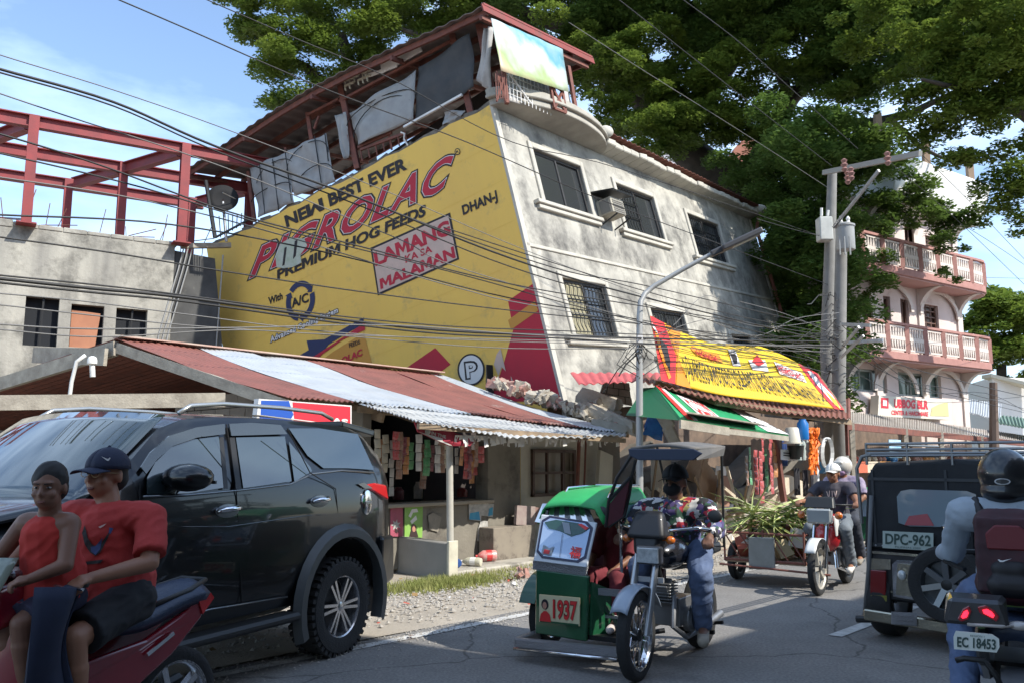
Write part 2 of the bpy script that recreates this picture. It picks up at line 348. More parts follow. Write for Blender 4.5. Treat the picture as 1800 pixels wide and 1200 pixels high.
wins = [(1.22,3.28,4.18,5.45,'up'), (4.98,7.2,4.1,5.38,'up'), (9.4,11.9,3.95,5.3,'up'), (1.1,2.98,1.2,2.45,'lo'), (5.05,7.05,.85,2.05,'lo'), (10.2,11.9,.35,1.6,'lo')]
b = MB(); holed(b, 0, BL, -.35, BH, [w[:4] for w in wins], lambda a, c, d: Lb(a, d, c), .2)
b.add([Lb(BL, 0, -1), Lb(BL, BW, -1), Lb(BL, BW, BH), Lb(BL, 0, BH)], [(0,1,2,3)])
b.add([Lb(0, BW, -2), Lb(BL, BW, -2), Lb(BL, BW, 6.5), Lb(0, BW, 6.5)], [(0,3,2,1)])
b.add([Lb(0, 0, BH-.02), Lb(BL, 0, BH-.02), Lb(BL, BW, 6.4), Lb(0, BW, 6.4)], [(0,1,2,3)])
b.add([Lb(0, .21, -.1), Lb(BL, .21, -.1), Lb(BL, .21, BH-.05), Lb(0, .21, BH-.05)], [(0,1,2,3)])      # dark rooms behind the glass
b.build('street_wall', [plaster], bld)
b = MB()
n_ = 26; top = [(BW*i/n_, BH+.45*i/n_+(rnd.uniform(-.06, .03) if 0 < i < n_ else 0)) for i in range(n_+1)]
b.add([Lb(0, v, -2.2 if v > .5 else -.2) for v, w in top]+[Lb(0, v, w) for v, w in top], [(i+1, i, n_+1+i, n_+2+i) for i in range(n_)])
b.add([Lb(.18, v, w) for v, w in top]+[Lb(0, v, w) for v, w in top], [(i, i+1, n_+2+i, n_+1+i) for i in range(n_)])
b.build('mural_wall', yellow, bld)
b = MB()      # bare broken parapet rim
for i in range(n_):
    v0, w0 = top[i]; v1, w1 = top[i+1]; b.hexa([Lb(.02, v0, w0-.03), Lb(.25, v0, w0-.03), Lb(.25, v1, w1-.03), Lb(.02, v1, w1-.03), Lb(.02, v0, w0+rnd.uniform(.03, .12)), Lb(.25, v0, w0+.08), Lb(.25, v1, w1+.08), Lb(.02, v1, w1+rnd.uniform(.03, .12))])
b.build('parapet', mat('sooty_concrete', (.10,.085,.07), .9, col2=(.2,.18,.15), scale=5), bld)
frame_m = mat('window_frame', (.045,.043,.042), .5)
moulding = mat('moulding_plaster', (.55,.52,.44), .85, col2=(.36,.34,.30), scale=2, fac=.3)
pane_m = mat('grey_window_glass', (.035,.038,.04), .12, spec=.7)
curt = mat('curtain_behind_glass', (.30,.27,.17), .4)
for k, (u0, u1, w0, w1, lv) in enumerate(wins):
    b = MB(); f = .055; y0, y1 = .05, .11
    for a in ((u0, u1, w0, w0+f), (u0, u1, w1-f, w1), (u0, u0+f, w0+f, w1-f), (u1-f, u1, w0+f, w1-f), ((u0+u1)/2-.03, (u0+u1)/2+.03, w0+f, w1-f)):
        b.bx(a[0], a[1], y0, y1, a[2], a[3])
    wf = b.build('window', frame_m, bld, local=True)
    mid = (u0+u1)/2
    for j, (a, c) in enumerate(((u0+f, mid-.03), (mid+.03, u1-f))):
        b = MB(); b.bx(a, c, .075+.02*j, .083+.02*j, w0+f, w1-f); b.build('pane', curt if (k == 3 and j == 0) else pane_m, wf, local=True)
    b = MB()      # raised surround and sill
    b.bx(u0-.14, u0, -.05, .04, w0-.02, w1+.14); b.bx(u1, u1+.14, -.05, .04, w0-.02, w1+.14); b.bx(u0, u1, -.05, .04, w1, w1+.14)
    b.build('surround', moulding, wf, local=True, bevel=.015)
    b = MB(); b.bx(u0-.45, u1+.3, -.14, .03, w0-.12, w0-.03); b.bx(u0-.38, u1+.24, -.09, .03, w0-.22, w0-.122); b.build('sill', moulding, wf, local=True, bevel=.012)
    if k in (1, 2, 3, 4, 5):
        b = MB(); x = u0+.12
        while x < (u1-.1 if k != 1 else mid):
            b.tube([(x+.035*math.sin(z_*1.9), .02, w0+f+(w1-w0-2*f)*z_/12) for z_ in range(13)], .009, 5); x += .16
        b.bx(u0+.06, (u1-.06 if k != 1 else mid), .01, .028, w0+.45, w0+.48); b.bx(u0+.06, (u1-.06 if k != 1 else mid), .01, .028, w1-.45, w1-.42)
        b.build('grille', darkmetal, wf, local=True)
# pilaster strips and cracks on the front
b = MB()
for (a0, a1, c0, c1) in ((0, BL, 3.02, 3.1), (.0, .16, -.3, BH), (BL-.18, BL, 0, BH)): b.bx(a0+.003, a1, -.03, .02, c0, c1)
b.build('string_course', moulding, bld, local=True, bevel=.01)
# broken eave gutter along the front
b = MB(); random.seed(3)
for i in range(26):
    u0 = 4.3+i*.435; dz = rnd.uniform(-.03, .03)
    b.hexa([Lb(u0, -.42+dz, BH-.02), Lb(u0+.43, -.42+dz, BH-.02), Lb(u0+.43, .1, BH-.06), Lb(u0, .1, BH-.06), Lb(u0, -.44+dz, BH+.13+dz), Lb(u0+.43, -.44+dz, BH+.13-dz), Lb(u0+.43, .3, BH+.2), Lb(u0, .3, BH+.2)])
b.build('eave', moulding, bld, bevel=.02)
b = MB(); b.sheet(lambda a, c: Lb(4.3+11.5*a, -.5+1.6*c, BH+.26+.15*c+.02*math.sin(a*260)), 240, 1, .01)
b.build('roof_sheet', rust, bld)
b = MB(); b.tube([Lb(BL-.05, -.45, BH+.1), Lb(BL-.02, -.2, BH-.3), Lb(BL-.02, -.12, BH-.5), Lb(BL-.02, -.12, .2)], .06, 8); b.bx; b.build('downpipe', mat('reddish_pipe', (.36,.14,.11), .6), bld, smooth=True)
b = MB(); b.ell(Lb(4.25, -.45, BH+.25), (.2,.14,.16)); b.build('finial', moulding, bld, smooth=True)
b = MB(); b.ell(Lb(BL-.1, -.45, BH+.15), (.25,.16,.16)); b.build('finial', moulding, bld, smooth=True)
# half round balcony slab
slab_m = mat('balcony_concrete', (.42,.39,.33), .85, col2=(.28,.26,.22), scale=2)
def half(b, uc, ru, rv, w0, w1, n=28):
    pts = [(uc-ru*math.cos(math.pi*i/n), -rv*math.sin(math.pi*i/n)) for i in range(n+1)]
    b.prism([Lb(x, y, w0) for x, y in pts][::-1], bw*(w1-w0))
b = MB(); half(b, 2.3, 2.35, .72, BH-.06, BH+.08); half(b, 2.3, 2.45, .80, BH+.081, BH+.16); half(b, 2.3, 2.4, .75, BH+.161, BH+.3)
b.build('balcony', slab_m, bld, bevel=.015)
# ---- mural
mur = MB()
mp = [yellow, mred, mpink, mblack, mnavy, mwhite, mpale, mstripe]
def yw(k): return lambda x, y: YW(x, y, .004*k)
poly(mur, [(700,656), (765,611), (792,640), (755,668), (745,705), (700,705)], yw(1), 1); poly(mur, [(893,529), (941,496), (990,705), (862,705), (885,640), (902,580)], yw(1), 1)
poly(mur, [(893,563), (940,529), (946,546), (898,580)], yw(2), 7)
for q in ([(868,640),(873,622),(880,612),(884,630),(889,652),(882,644),(876,660)], [(898,660),(903,672),(899,684)]): poly(mur, q, yw(3), 2)
# round P emblem
poly(mur, ringpts((828,649), 24, 28, 36), yw(4), 3); poly(mur, ringpts((828,649), 21, 25, 36), yw(5), 5); text(mur, 'P', [(818,667),(842,664),(839,632),(815,635)], yw(6), .06, mi=3); text(mur, 'P', [(821,664),(838,661),(836,636),(818,638)], yw(7), .02, mi=5)
text(mur, 'NEW BEST EVER', [(504,401),(716,298),(712,275),(499,380)], yw(3), .042, mi=3)
q = [(437,492),(790,330),(799,268),(447,438)]
text(mur, 'PIGROLAC', q, yw(2), .075, .28, 1.12, 3, ref=.035); text(mur, 'PIGROLAC', q, yw(3), .04, .28, 1.12, 5, ref=.035); text(mur, 'PIGROLAC', q, yw(4), .025, .28, 1.12, 1, ref=.035)
poly(mur, [(484,452),(494,428),(512,418),(535,420),(540,432),(528,448),(530,462),(514,470),(498,472),(486,470)], yw(5), 6)
poly(mur, [(500,436),(504,434),(500,466),(496,468)], yw(6), 3); poly(mur, [(518,424),(523,422),(520,450),(515,456)], yw(6), 3)
poly(mur, ringpts((804,267), 5, 6, 16), yw(3), 3); poly(mur, ringpts((804,267), 3.6, 4.4, 16), yw(4), 0); text(mur, 'R', [(802,270),(807,268),(806,264),(801,266)], yw(5), .03, mi=3)
text(mur, 'PREMIUM HOG FEEDS', [(487,493),(750,379),(748,359),(484,476)], yw(3), .04, .15, mi=3)
text(mur, 'DHAN-J', [(815,384),(876,357),(872,334),(811,362)], yw(3), .035, mi=3)
poly(mur, [(651,436),(791,374),(807,456),(664,520)], yw(2), 3); poly(mur, [(654.5,438.5),(788,379),(803.5,454),(666,515)], yw(3), 2)
text(mur, 'LAMANG', [(660,469),(793,412),(788,386),(656,445)], yw(4), .045, mi=1); text(mur, 'KA SA', [(713,463),(760,443),(758,431),(711,450)], yw(4), .03, mi=1); text(mur, 'MALAMAN', [(669,509),(801,453),(797,433),(667,491)], yw(4), .045, mi=1)
text(mur, 'With', [(473,536),(497,526),(496,514),(471,523)], yw(3), .03, .1, mi=3)
for a0, a1 in ((100, 200), (220, 320), (340, 440)):
    o_ = ringpts((528,529), 25.5, 35, 16, a0, a1, -.18); i_ = ringpts((528,529), 17, 25, 16, a0, a1, -.18)[::-1]
    for k in range(15): poly(mur, [o_[k], o_[k+1], i_[14-k], i_[15-k]], yw(3), 4)
    e = R(a1); c_ = lambda r, a: (528+25.5*r*math.cos(a), 529+35*r*math.sin(a)-.18*25.5*r*math.cos(a)); poly(mur, [c_(1.12, e), c_(.58, e), c_(.84, e+.3)], yw(3), 4)
text(mur, 'A/C', [(513,542),(543,531),(541,514),(511,526)], yw(3), .035, mi=3)
q = [(476,605),(595,552),(593,540),(474,592)]; text(mur, 'Advanced Cooling System', q, yw(3), .11, .1, 1.1, 3, ref=.03); text(mur, 'Advanced Cooling System', q, yw(4), .03, .1, 1.1, 5, ref=.03)
Z3 = lambda L_: [(350+x/2.727, 380+y/2.727) for x, y in L_]
poly(mur, Z3([(440,690),(525,640),(515,595),(600,590),(700,535),(790,485),(785,520),(700,565),(620,615),(560,690)]), yw(3), 4)
poly(mur, Z3([(795,510),(795,545),(690,590),(590,660),(560,690),(520,690),(620,625),(720,560)]), yw(4), 1)
poly(mur, Z3([(790,560),(830,710),(560,710),(640,650),(720,600)]), yw(2), 7)
text(mur, 'OLAC', [(600,641),(637,624),(636,612),(600,628)], yw(5), .04, mi=1)
text(mur, 'FEEDS', [(614,611),(633,604),(632,597),(613,603)], yw(5), .02, mi=3)
mur.build('mural', mp, bld)
# block courses on the mural wall as thin lines, slightly deeper yellow
b = MB()
for w in (.7, 1.3, 2.05, 2.75, 3.6, 4.5, 5.3): b.add([Lb(-.003, .1, w), Lb(-.003, BW, w+.12*(w/6)), Lb(-.003, BW, w+.12*(w/6)+.012), Lb(-.003, .1, w+.012)], [(0,3,2,1)])
b.build('joint_line', mat('joint_line_paint', (.78,.50,.10), .8), bld)
# white painted corner strip
b = MB(); b.hexa([Lb(-.008,-.034,-.3), Lb(.05,-.034,-.3), Lb(.05,.03,-.3), Lb(-.008,.03,-.3), Lb(-.008,-.034,BH), Lb(.05,-.034,BH), Lb(.05,.03,BH), Lb(-.008,.03,BH)]); b.build('corner_strip', moulding, bld)
# red eave over the crushed floor
b = MB(); b.sheet(lambda a, c: (FA(1003,656,1.0)*(1-a)+FA(1165,656,1.35)*a)*(1-c)+(FA(1018,676,1.5)*(1-a)+FA(1165,668,1.9)*a)*c+UP*.015*math.sin(a*70), 80, 2, .015)
b.build('low_eave', mat('faded_red_sheet', (.48,.10,.10), .6, col2=(.38,.07,.08), scale=3), bld)

# rooftop shelter
sh = thing('rooftop_shelter', 'rusty shed roof on posts over the flat roof of the tilting building', 'rooftop shed', mtx=BM)
shroof = mat('old_roof_sheet', (.15,.125,.12), .7, .2, col2=(.25,.2,.18), scale=2)
A_ = YW(848, 12, .4); B_ = YW(322, 301, .4); la, lb_ = loc(A_), loc(B_)
Cq = onplane(1040, 105, Lb(0, la.y, 0), bv); lc = loc(Cq)
def roofp(a, c): # a 0..1 along v, c 0..1 along u
    p = la.lerp(lb_, a)+(lc-la)*c; p.z += .30*max(0, math.sin(math.pi*min(1, max(0, a))))**1.5; return Lb(*p)
nn = 8
for i in range(nn):
    b = MB(); a0, a1 = i/nn, (i+1)/nn+.004
    b.sheet(lambda a, c: roofp(a0+(a1-a0)*a, c)+bw*(.018*math.sin((a0+(a1-a0)*a)*nn*22)+.02*rnd.random()*0), 30, 2, .012); b.build('roof_sheet', shroof, sh)
b = MB()
for k in range(6):
    c = .03+k*.19; [b.beam(roofp(j/8, c)-bw*.09, roofp((j+1)/8, c)-bw*.09, .06, .12, bw) for j in range(8)]
b.build('purlin', rust, sh)
b = MB(); b.beam(roofp(-.002, -.01)-bw*.04, roofp(-.002, 1.01)-bw*.04, .03, .16, bw); b.beam(roofp(-.002, .0)+bw*.05, roofp(-.002, 1.0)+bw*.05, .05, .05, bw); b.build('fascia', mat('dull_red_fascia', (.26,.04,.035), .7, col2=(.16,.05,.04), scale=6), sh)
for a in (.01, .25, .5, .75, .99):
    b = MB(); b.beam(roofp(a, 0)-bw*.2, roofp(a, .97)-bw*.2, .07, .1, bw); b.build('rafter', rust, sh)
def z2(x, y): return (350+x/2.466, y/2.466)
for (p0, p1, th) in (((1180,500),(1092,125),.13), ((688,735),(606,335),.13), ((512,765),(470,490),.09), ((1278,435),(1213,110),.13), ((240,960),(213,745),.09), ((390,860),(372,640),.05), ((835,650),(788,400),.04)):
    b = MB(); b.beam(YW(*z2(*p0), -.12), YW(*z2(*p1), -.12), th, th); b.build('post', rust, sh)
for (p0, p1) in (((1640,520),(1600,290)), ((1335,450),(1318,310)), ((1560,480),(1530,360))):
    b = MB(); b.beam(FA(*z2(*p0), .55), FA(*z2(*p1), .55), .08, .08); b.build('post', rust, sh)
b = MB()
for (p0, p1) in (((470,500),(605,430)), ((500,560),(520,505)), ((1213,110),(1275,125)), ((700,650),(890,580)), ((610,440),(1090,180)), ((690,640),(835,575))): b.beam(YW(*z2(*p0), -.08), YW(*z2(*p1), -.08), .05, .06)
for x in range(700, 920, 32): b.beam(YW(*z2(x, 650-(x-700)*.42), -.08), YW(*z2(x+8, 700-(x-700)*.42), -.08), .03, .03)
b.build('rail', rust, sh)
b = MB(); b.beam(YW(*z2(888,552), .05), YW(*z2(1140,412), .05), .05, .05); b.tube([YW(*z2(x, y), .02) for x, y in ((875,575),(890,580),(888,605),(905,632))], .02, 6); b.build('broken_pipe', white, sh)
dk = mat('shelter_shade_brown', (.06,.04,.035), .9, col2=(.03,.025,.025), scale=3)  # shade inside the shelter is put into this dark brown wall
b = MB(); b.add([Lb(2.6, -.2, 6.1), Lb(2.6, BW, 6.4), Lb(2.6, BW+.3, 7.6), Lb(2.6, -.2, 8.2)], [(0,1,2,3)]); b.build('back_wall', dk, sh)
tarp = mat('grey_tarp', (.38,.38,.37), .6, col2=(.30,.30,.295), scale=4, bump=.3, bscale=6, trans=.15)
dtarp = mat('dark_mesh_cloth', (.045,.05,.055), .85, col2=(.07,.07,.07), scale=4)
cloth = mat('white_cloth', (.58,.56,.53), .85, col2=(.42,.40,.38), scale=4, trans=.2)
def hang(name, q, m, par, fn, amp=.05, seed=0, th=.006, label=None, cat=None, group=None, n=14):
    def g(a, c):
        x = (1-c)*((1-a)*q[0][0]+a*q[1][0])+c*((1-a)*q[3][0]+a*q[2][0]); y = (1-c)*((1-a)*q[0][1]+a*q[1][1])+c*((1-a)*q[3][1]+a*q[2][1])
        return fn(x, y)+bu*amp*noise.noise(Vector((a*3+seed, c*2, seed)))*2
    b = MB(); b.sheet(g, n, n, th); return b.build(name, m, par, smooth=True, label=label, cat=cat, group=group)
for i, (q, m, lb) in enumerate(((((220,730),(385,660),(412,880),(255,945)), tarp, 'pale grey tarp at the low left end of the rooftop shed'), (((383,655),(550,578),(592,790),(415,852)), tarp, 'taller pale grey tarp beside the low left end of the rooftop shed'), (((645,490),(940,305),(935,520),(690,630)), tarp, 'wide grey tarp slung between the middle posts of the rooftop shed'), (((585,500),(642,488),(655,680),(628,690)), tarp, 'narrow torn grey tarp strip hanging at a middle post of the rooftop shed'), (((945,290),(1180,150),(1200,380),(938,525)), dtarp, 'dark mesh cloth near the high end of the rooftop shed'), (((1060,485),(1152,478),(1142,502),(1056,545)), tarp, 'small pale scrap of tarp low on the rooftop edge'), (((1238,130),(1272,118),(1262,400),(1200,350)), cloth, 'white cloth bunched at the high corner of the rooftop shed'))):
    hang('tarp', [z2(*p) for p in q], m, None, lambda x, y: YW(x, y, .0), .06, i*3.1, label=lb, cat='tarp')
b = MB()      # arched wire supports in front of the tarps
for (cx, cy, rx, ry) in ((310,840,85,30),(330,760,80,60),(470,700,90,80),(500,780,80,60),(800,540,130,110),(790,480,150,60)):
    pts = [YW(*z2(cx-rx*math.cos(math.pi*i/14), cy-ry*math.sin(math.pi*i/14)-(.45*(-rx*math.cos(math.pi*i/14)))), .03) for i in range(15)]; b.tube(pts, .012, 5)
for (p0, p1) in (((318,690),(345,915)), ((372,650),(400,870)), ((262,715),(285,930)), ((500,590),(530,800)), ((545,580),(560,700))): b.tube([YW(*z2(*p0), .03), YW(*z2(*p1), .03)], .014, 5)
b.build('grille', darkmetal, sh)
b = MB()      # white decorative block panel under the roof
for i in range(6):
    for j in range(3):
        x, y = 632+i*19, 330+j*22-(i*19)*.42; 
        if (i+j) % 5 == 4: continue
        b.beam(YW(*z2(x, y), .02), YW(*z2(x+4, y+20), .02), .05, .03); b.beam(YW(*z2(x, y), .02), YW(*z2(x+19, y-8), .02), .05, .035)
b.build('lattice_panel', mat('cream_paint', (.5,.48,.38), .7), sh)
b = MB(); b.prism([YW(*z2(*p), .01) for p in ((785,265),(955,195),(965,222),(790,320))], bu*.03); b.prism([YW(*z2(*p), .015) for p in ((715,325),(860,278),(855,292),(722,340))], bu*.03); b.build('board', white, sh)
# balcony screen and printed banner
b = MB()
def fz(x, y, o): return FA(*z2(x, y), o)
for x in range(1325, 1530, 16): b.tube([fz(x, 300+(x-1310)*.38, .55), fz(x+8, 415+(x-1310)*.42, .55)], .009, 5)
for yy in (340, 366, 392, 418): b.tube([fz(1325, yy-20, .55), fz(1530, yy+66, .55)], .009, 5)
b.tube([fz(1345, 320, .57), fz(1440, 450, .57)], .02, 5)
b.build('balcony_grille', white, sh)
b = MB()
for (a, c) in (((1290,310),(1330,440)), ((1290,440),(1330,310))): b.beam(fz(*a, .7), fz(*c, .7), .03, .03)
for x in range(1285, 1335, 9): b.tube([fz(x, 320, .7), fz(x+4, 430, .7)], .01, 5)
for (a, c) in (((1520,360),(1575,395)), ((1520,360),(1540,470)), ((1575,395),(1590,490)), ((1540,470),(1590,490)), ((1520,360),(1590,490)), ((1575,395),(1540,470))): b.beam(fz(*a, .72), fz(*c, .72), .05, .05)
b.build('corner_grille', rust, sh, kind='stuff')
hang('cloth', [z2(*p) for p in ((1320,315),(1545,370),(1560,500),(1345,440))], cloth, None, lambda x, y: FA(x, y, .42), .08, 5, label='pale cloth screen behind the grille of the rounded balcony', cat='cloth')
hang('cloth', [z2(*p) for p in ((1560,390),(1600,400),(1645,545),(1600,520))], cloth, None, lambda x, y: FA(x, y, .45), .08, 8, label='white cloth at the right end of the rounded balcony', cat='cloth')
bn = mat('printed_banner', (.55,.58,.55), .5); n = bn.node_tree.nodes; l = bn.node_tree.links.new
t_ = n.new('ShaderNodeTexCoord'); q_ = n.new('ShaderNodeTexNoise'); q_.inputs['Scale'].default_value = 1.5; q_.inputs['Detail'].default_value = 5; sx = n.new('ShaderNodeSeparateXYZ'); ad = n.new('ShaderNodeMath'); ad.operation = 'MULTIPLY_ADD'; ad.inputs[1].default_value = .75; r_ = n.new('ShaderNodeValToRGB')
l(t_.outputs['Object'], q_.inputs[0]); l(t_.outputs['Object'], sx.inputs[0]); l(sx.outputs[2], ad.inputs[0]); l(q_.outputs[0], ad.inputs[2])
cr = r_.color_ramp; cr.elements[0].position = 0; cr.elements[0].color = (.6,.36,.25,1); cr.elements[1].position = 1; cr.elements[1].color = (.42,.46,.46,1)
for p_, c_ in ((.25,(.55,.45,.28,1)), (.4,(.30,.38,.16,1)), (.52,(.46,.50,.44,1)), (.66,(.46,.52,.52,1)), (.78,(.10,.30,.36,1))): e = cr.elements.new(p_); e.color = c_
mr = n.new('ShaderNodeMapRange'); mr.inputs['From Min'].default_value = .1; mr.inputs['From Max'].default_value = 1.95
l(ad.outputs[0], mr.inputs[0]); l(mr.outputs[0], r_.inputs[0]); l(r_.outputs[0], n['Principled BSDF'].inputs['Base Color'])
b = MB(); q = [z2(*p) for p in ((1265,80),(1575,215),(1602,400),(1308,308))]
o_ = FA(*q[3], .8)
b.sheet(lambda a, c: FA((1-c)*((1-a)*q[0][0]+a*q[1][0])+c*((1-a)*q[3][0]+a*q[2][0]), (1-c)*((1-a)*q[0][1]+a*q[1][1])+c*((1-a)*q[3][1]+a*q[2][1]), .8)+bv*.05*noise.noise(Vector((a*4, c*2, 1)))-o_, 16, 8, .006)
o = b.build('printed_banner', bn, smooth=True, label='faded picture tarpaulin tied over the rounded rooftop balcony', cat='banner'); o.location = o_

# air conditioner box
ac = thing('air_conditioner', 'old box air conditioner under a metal hood between the upper windows', 'air conditioner', mtx=BM)
b = MB(); b.bx(3.6, 4.25, -.42, -.01, 4.2, 4.6); b.build('casing', mat('yellowed_metal', (.5,.47,.38), .6, col2=(.32,.28,.22), scale=6), ac, local=True, bevel=.015)
b = MB(); b.hexa([Vector(p) for p in ((3.45,-.6,4.66), (4.5,-.6,4.66), (4.5,0,4.8), (3.45,0,4.8), (3.45,-.61,4.69), (4.5,-.61,4.69), (4.5,0,4.84), (3.45,0,4.84))]); b.build('hood', darkmetal, ac, local=True)
b = MB(); [b.bx(3.65, 4.2, -.435, -.422, 4.2+i*.05, 4.225+i*.05) for i in range(7)]; b.bx(3.585,3.599,-.36,-.1,4.24,4.55); b.build('louvre', mat('grey_louvre', (.2,.19,.17), .6), ac, local=True)
b = MB(); b.beam((3.6,0,4.0), (3.6,-.5,4.13), .03, .03); b.beam((4.3,0,4.0), (4.3,-.5,4.13), .03, .03); b.build('bracket', darkmetal, ac, local=True)
# ================================================ GREY CONCRETE BUILDING AND RED STEEL FRAME
ga = Vector((.848, .53, 0)); gn = Vector((.53, -.848, 0))           # along the front, outward normal
gO = P(385, 442, 21.0); gO.z = 0
def GA(px, py, off=0.): return onplane(px, py, gO, gn, off)
gb = thing('grey_building', 'unfinished grey concrete building with dark window openings at the left edge', 'building', gO, facing(ga))
def g_uz(px, py): p = GA(px, py)-gO; return p.dot(ga), p.z
def gf(a, c, d): return gO+ga*a-gn*d+UP*c
holes = []
for (x0, y0, x1, y1) in ((46,520,99,610), (126,534,179,613), (205,541,257,592)):
    a0, c1 = g_uz(x0, y0); a1, c0 = g_uz(x1, y1); holes.append((a0, a1, c0, c1))
gcon = mat('streaked_concrete', (.43,.41,.35), .9, col2=(.24,.23,.205), scale=2.2, fac=.45, bump=.5, bscale=14, stain=(.12,.115,.10), stscale=1.1, stlo=.47, sthi=.66, streak=True)
gdark = mat('near_black_concrete', (.05,.05,.05), .9, col2=(.10,.10,.095), scale=2, stain=(.25,.24,.2), stscale=1.3, stlo=.6, sthi=.75)  # near-black concrete with scattered paler patches
a_l = -13; topz = g_uz(200, 418)[1]
b = MB(); holed(b, a_l, -1.05, 0, topz, holes, gf, .25)
b.add([gf(-1.05,0,0), gf(-1.05,0,3), gf(-1.05,topz,3), gf(-1.05,topz,0)], [(0,1,2,3)]); b.add([gf(a_l,topz,0), gf(-1.05,topz,0), gf(-1.05,topz,6), gf(a_l,topz,6)], [(0,1,2,3)])
b.build('front_wall', gcon, gb)
b = MB(); b.hexa([gf(-1.05,0,.05), gf(.75,0,.05), gf(.75,0,.3), gf(-1.05,0,.3), gf(-1.05,topz-.12,.05), gf(-.08,topz-.2,.05), gf(-.08,topz-.2,.3), gf(-1.05,topz-.12,.3)]); b.build('party_wall', gdark, gb)
b = MB(); [b.add([gf(a_l,z,0), gf(-1.06,z,0), gf(-1.06,z+.02,0), gf(a_l,z+.02,0)], [(0,1,2,3)]) for z in ()]
for i in range(24):
    a = a_l+.5*i; b.box(gf(a+.25, topz+.03, .12), (.5, .28, .1+.08*rnd.random()), Matrix.Rotation(facing(ga), 3, 'Z'))
b.build('broken_top', gcon, gb, bevel=.02)
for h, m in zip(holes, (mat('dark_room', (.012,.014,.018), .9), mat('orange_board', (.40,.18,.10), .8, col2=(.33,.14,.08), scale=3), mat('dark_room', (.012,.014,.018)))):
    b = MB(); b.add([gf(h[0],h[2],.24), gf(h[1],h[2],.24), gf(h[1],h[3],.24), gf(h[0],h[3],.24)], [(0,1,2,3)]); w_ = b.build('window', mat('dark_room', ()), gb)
    b = MB()
    if m.name.startswith('orange'): b.hexa([gf(h[0]+.02,h[2],.13), gf(h[1]-.14,h[2],.13), gf(h[1]-.14,h[2],.16), gf(h[0]+.02,h[2],.16), gf(h[0]+.02,h[3]-.12,.13), gf(h[1]-.06,h[3]-.16,.13), gf(h[1]-.06,h[3]-.16,.16), gf(h[0]+.02,h[3]-.12,.16)]); b.build('panel', m, w_)
    else:
        b.beam(gf((h[0]+h[1])/2,h[2],.1), gf((h[0]+h[1])/2+.02,h[3],.1), .04, .04); b.build('mullion', darkmetal, w_)
b = MB()
for k in range(3): x0 = -1.4+.1*k; b.tube([gf(x0+.55, topz-.05, -.02), gf(x0+.45, topz-.6, -.02), gf(x0+.1, topz-2.2, -.02), gf(x0, topz-2.9, -.02)], .018, 5)
b.tube([gf(.1, topz-.1, -.02), gf(-.02, 2.2, -.02)], .02, 5); b.build('conduit', mat('grey_pipe', (.3,.3,.29), .5), gb, kind='stuff')
b = MB(); b.beam(gf(-.9, topz+.02, .1), gf(.3, topz+.2, .1), .15, .12); b.build('loose_plank', greywood, gb)
# steel frame
fr = thing('steel_frame', 'red painted steel column and beam frame standing on the grey building', 'steel frame', gO+UP*topz, facing(ga))
redst = mat('red_oxide_steel', (.27,.035,.035), .6, col2=(.18,.03,.032), scale=3, bump=.1)
F0 = Vector((-10.9, 18.6, 0)); fa = Vector((.848, .53, 0))*3.3; fb = Vector((-2.15, 1.35, 0)); zt = 9.25
def Fp(i, j, z): return F0+fa*i+fb*j+UP*z
for i in (-1, 0, 1, 2):
    for j in (0, 1, 2):
        if i == 2 and j == 0: continue
        b = MB(); q = Matrix.Rotation(facing(fa), 3, 'Z'); c = Fp(i, j, (topz+zt)/2)
        b.box(c+q @ Vector((0,.1,0)), (.21,.025,zt-topz), q); b.box(c-q @ Vector((0,.1,0)), (.21,.025,zt-topz), q); b.box(c, (.025,.19,zt-topz), q); b.box(Fp(i, j, topz+.02), (.4,.4,.03), q)
        b.build('column', redst, fr)
def ibeam(p, q):
    b = MB(); d = UP*.13; b.beam(p+d, q+d, .2, .025); b.beam(p-d, q-d, .2, .025); b.beam(p, q, .025, .235); b.build('beam', redst, fr)
for j in (0, 1, 2): ibeam(Fp(-1.6, j, zt-.14), Fp(1.9 if j == 0 else 2.1, j, zt-.14))
for i in (-1, 0, 1, 2): ibeam(Fp(i, .08 if i < 2 else 1, zt-.16), Fp(i, 1.9, zt-.16))
b = MB()
for k in range(30):
    i = rnd.uniform(-1.2, 1.9); j = rnd.uniform(.8, 2.4); p = Fp(i, j, topz-.1); h = rnd.uniform(1.0, 1.9); b.tube([p, p+UP*h*.6+Vector((rnd.uniform(-.05,.15),0,0)), p+UP*h+Vector((rnd.uniform(-.1,.35),0,0))], .011, 4)
for k in range(9): p = Fp(rnd.uniform(-.9, 1.3), .3, topz+.12+rnd.random()*.1); b.tube([p, p+Vector((rnd.uniform(.4,1.2), .3, rnd.uniform(-.1,.25)))], .012, 4)
b.build('rebar', rust, fr, kind='stuff')
dish = thing('satellite_dish', 'round dark mesh satellite dish beside the rooftop shed', 'satellite dish', P(390, 355, 20.5))
M_ = Matrix.Translation(P(392, 352, 20.5)) @ Vector((.3,-1,.25)).to_track_quat('Z', 'Y').to_matrix().to_4x4()
b = MB(); b.lathe([(.02,-.02), (.2,.0), (.36,.09), (.37,.1), (.2,.02), (.02,.0)], 24, M_, cap=False); b.build('reflector', mat('dish_black', (.012,.012,.013), .9), dish, smooth=True)
b = MB(); b.tube([P(392,355,20.5), P(398,425,20.5)], .035, 6); b.tube([M_ @ Vector((.3,0,.1)), M_ @ Vector((0,0,.35))], .012, 5); b.build('mast', steel, dish)
b = MB(); b.tube([P(362,318,20.3), P(378,418,20.3)], .05, 6); b.tube([P(378,418,20.3), P(440,385,20.3)], .03, 5)
for i in range(7): b.tube([P(385+i*8,380-i*1,20.3), P(388+i*7,418-i*4,20.3)], .012, 4)
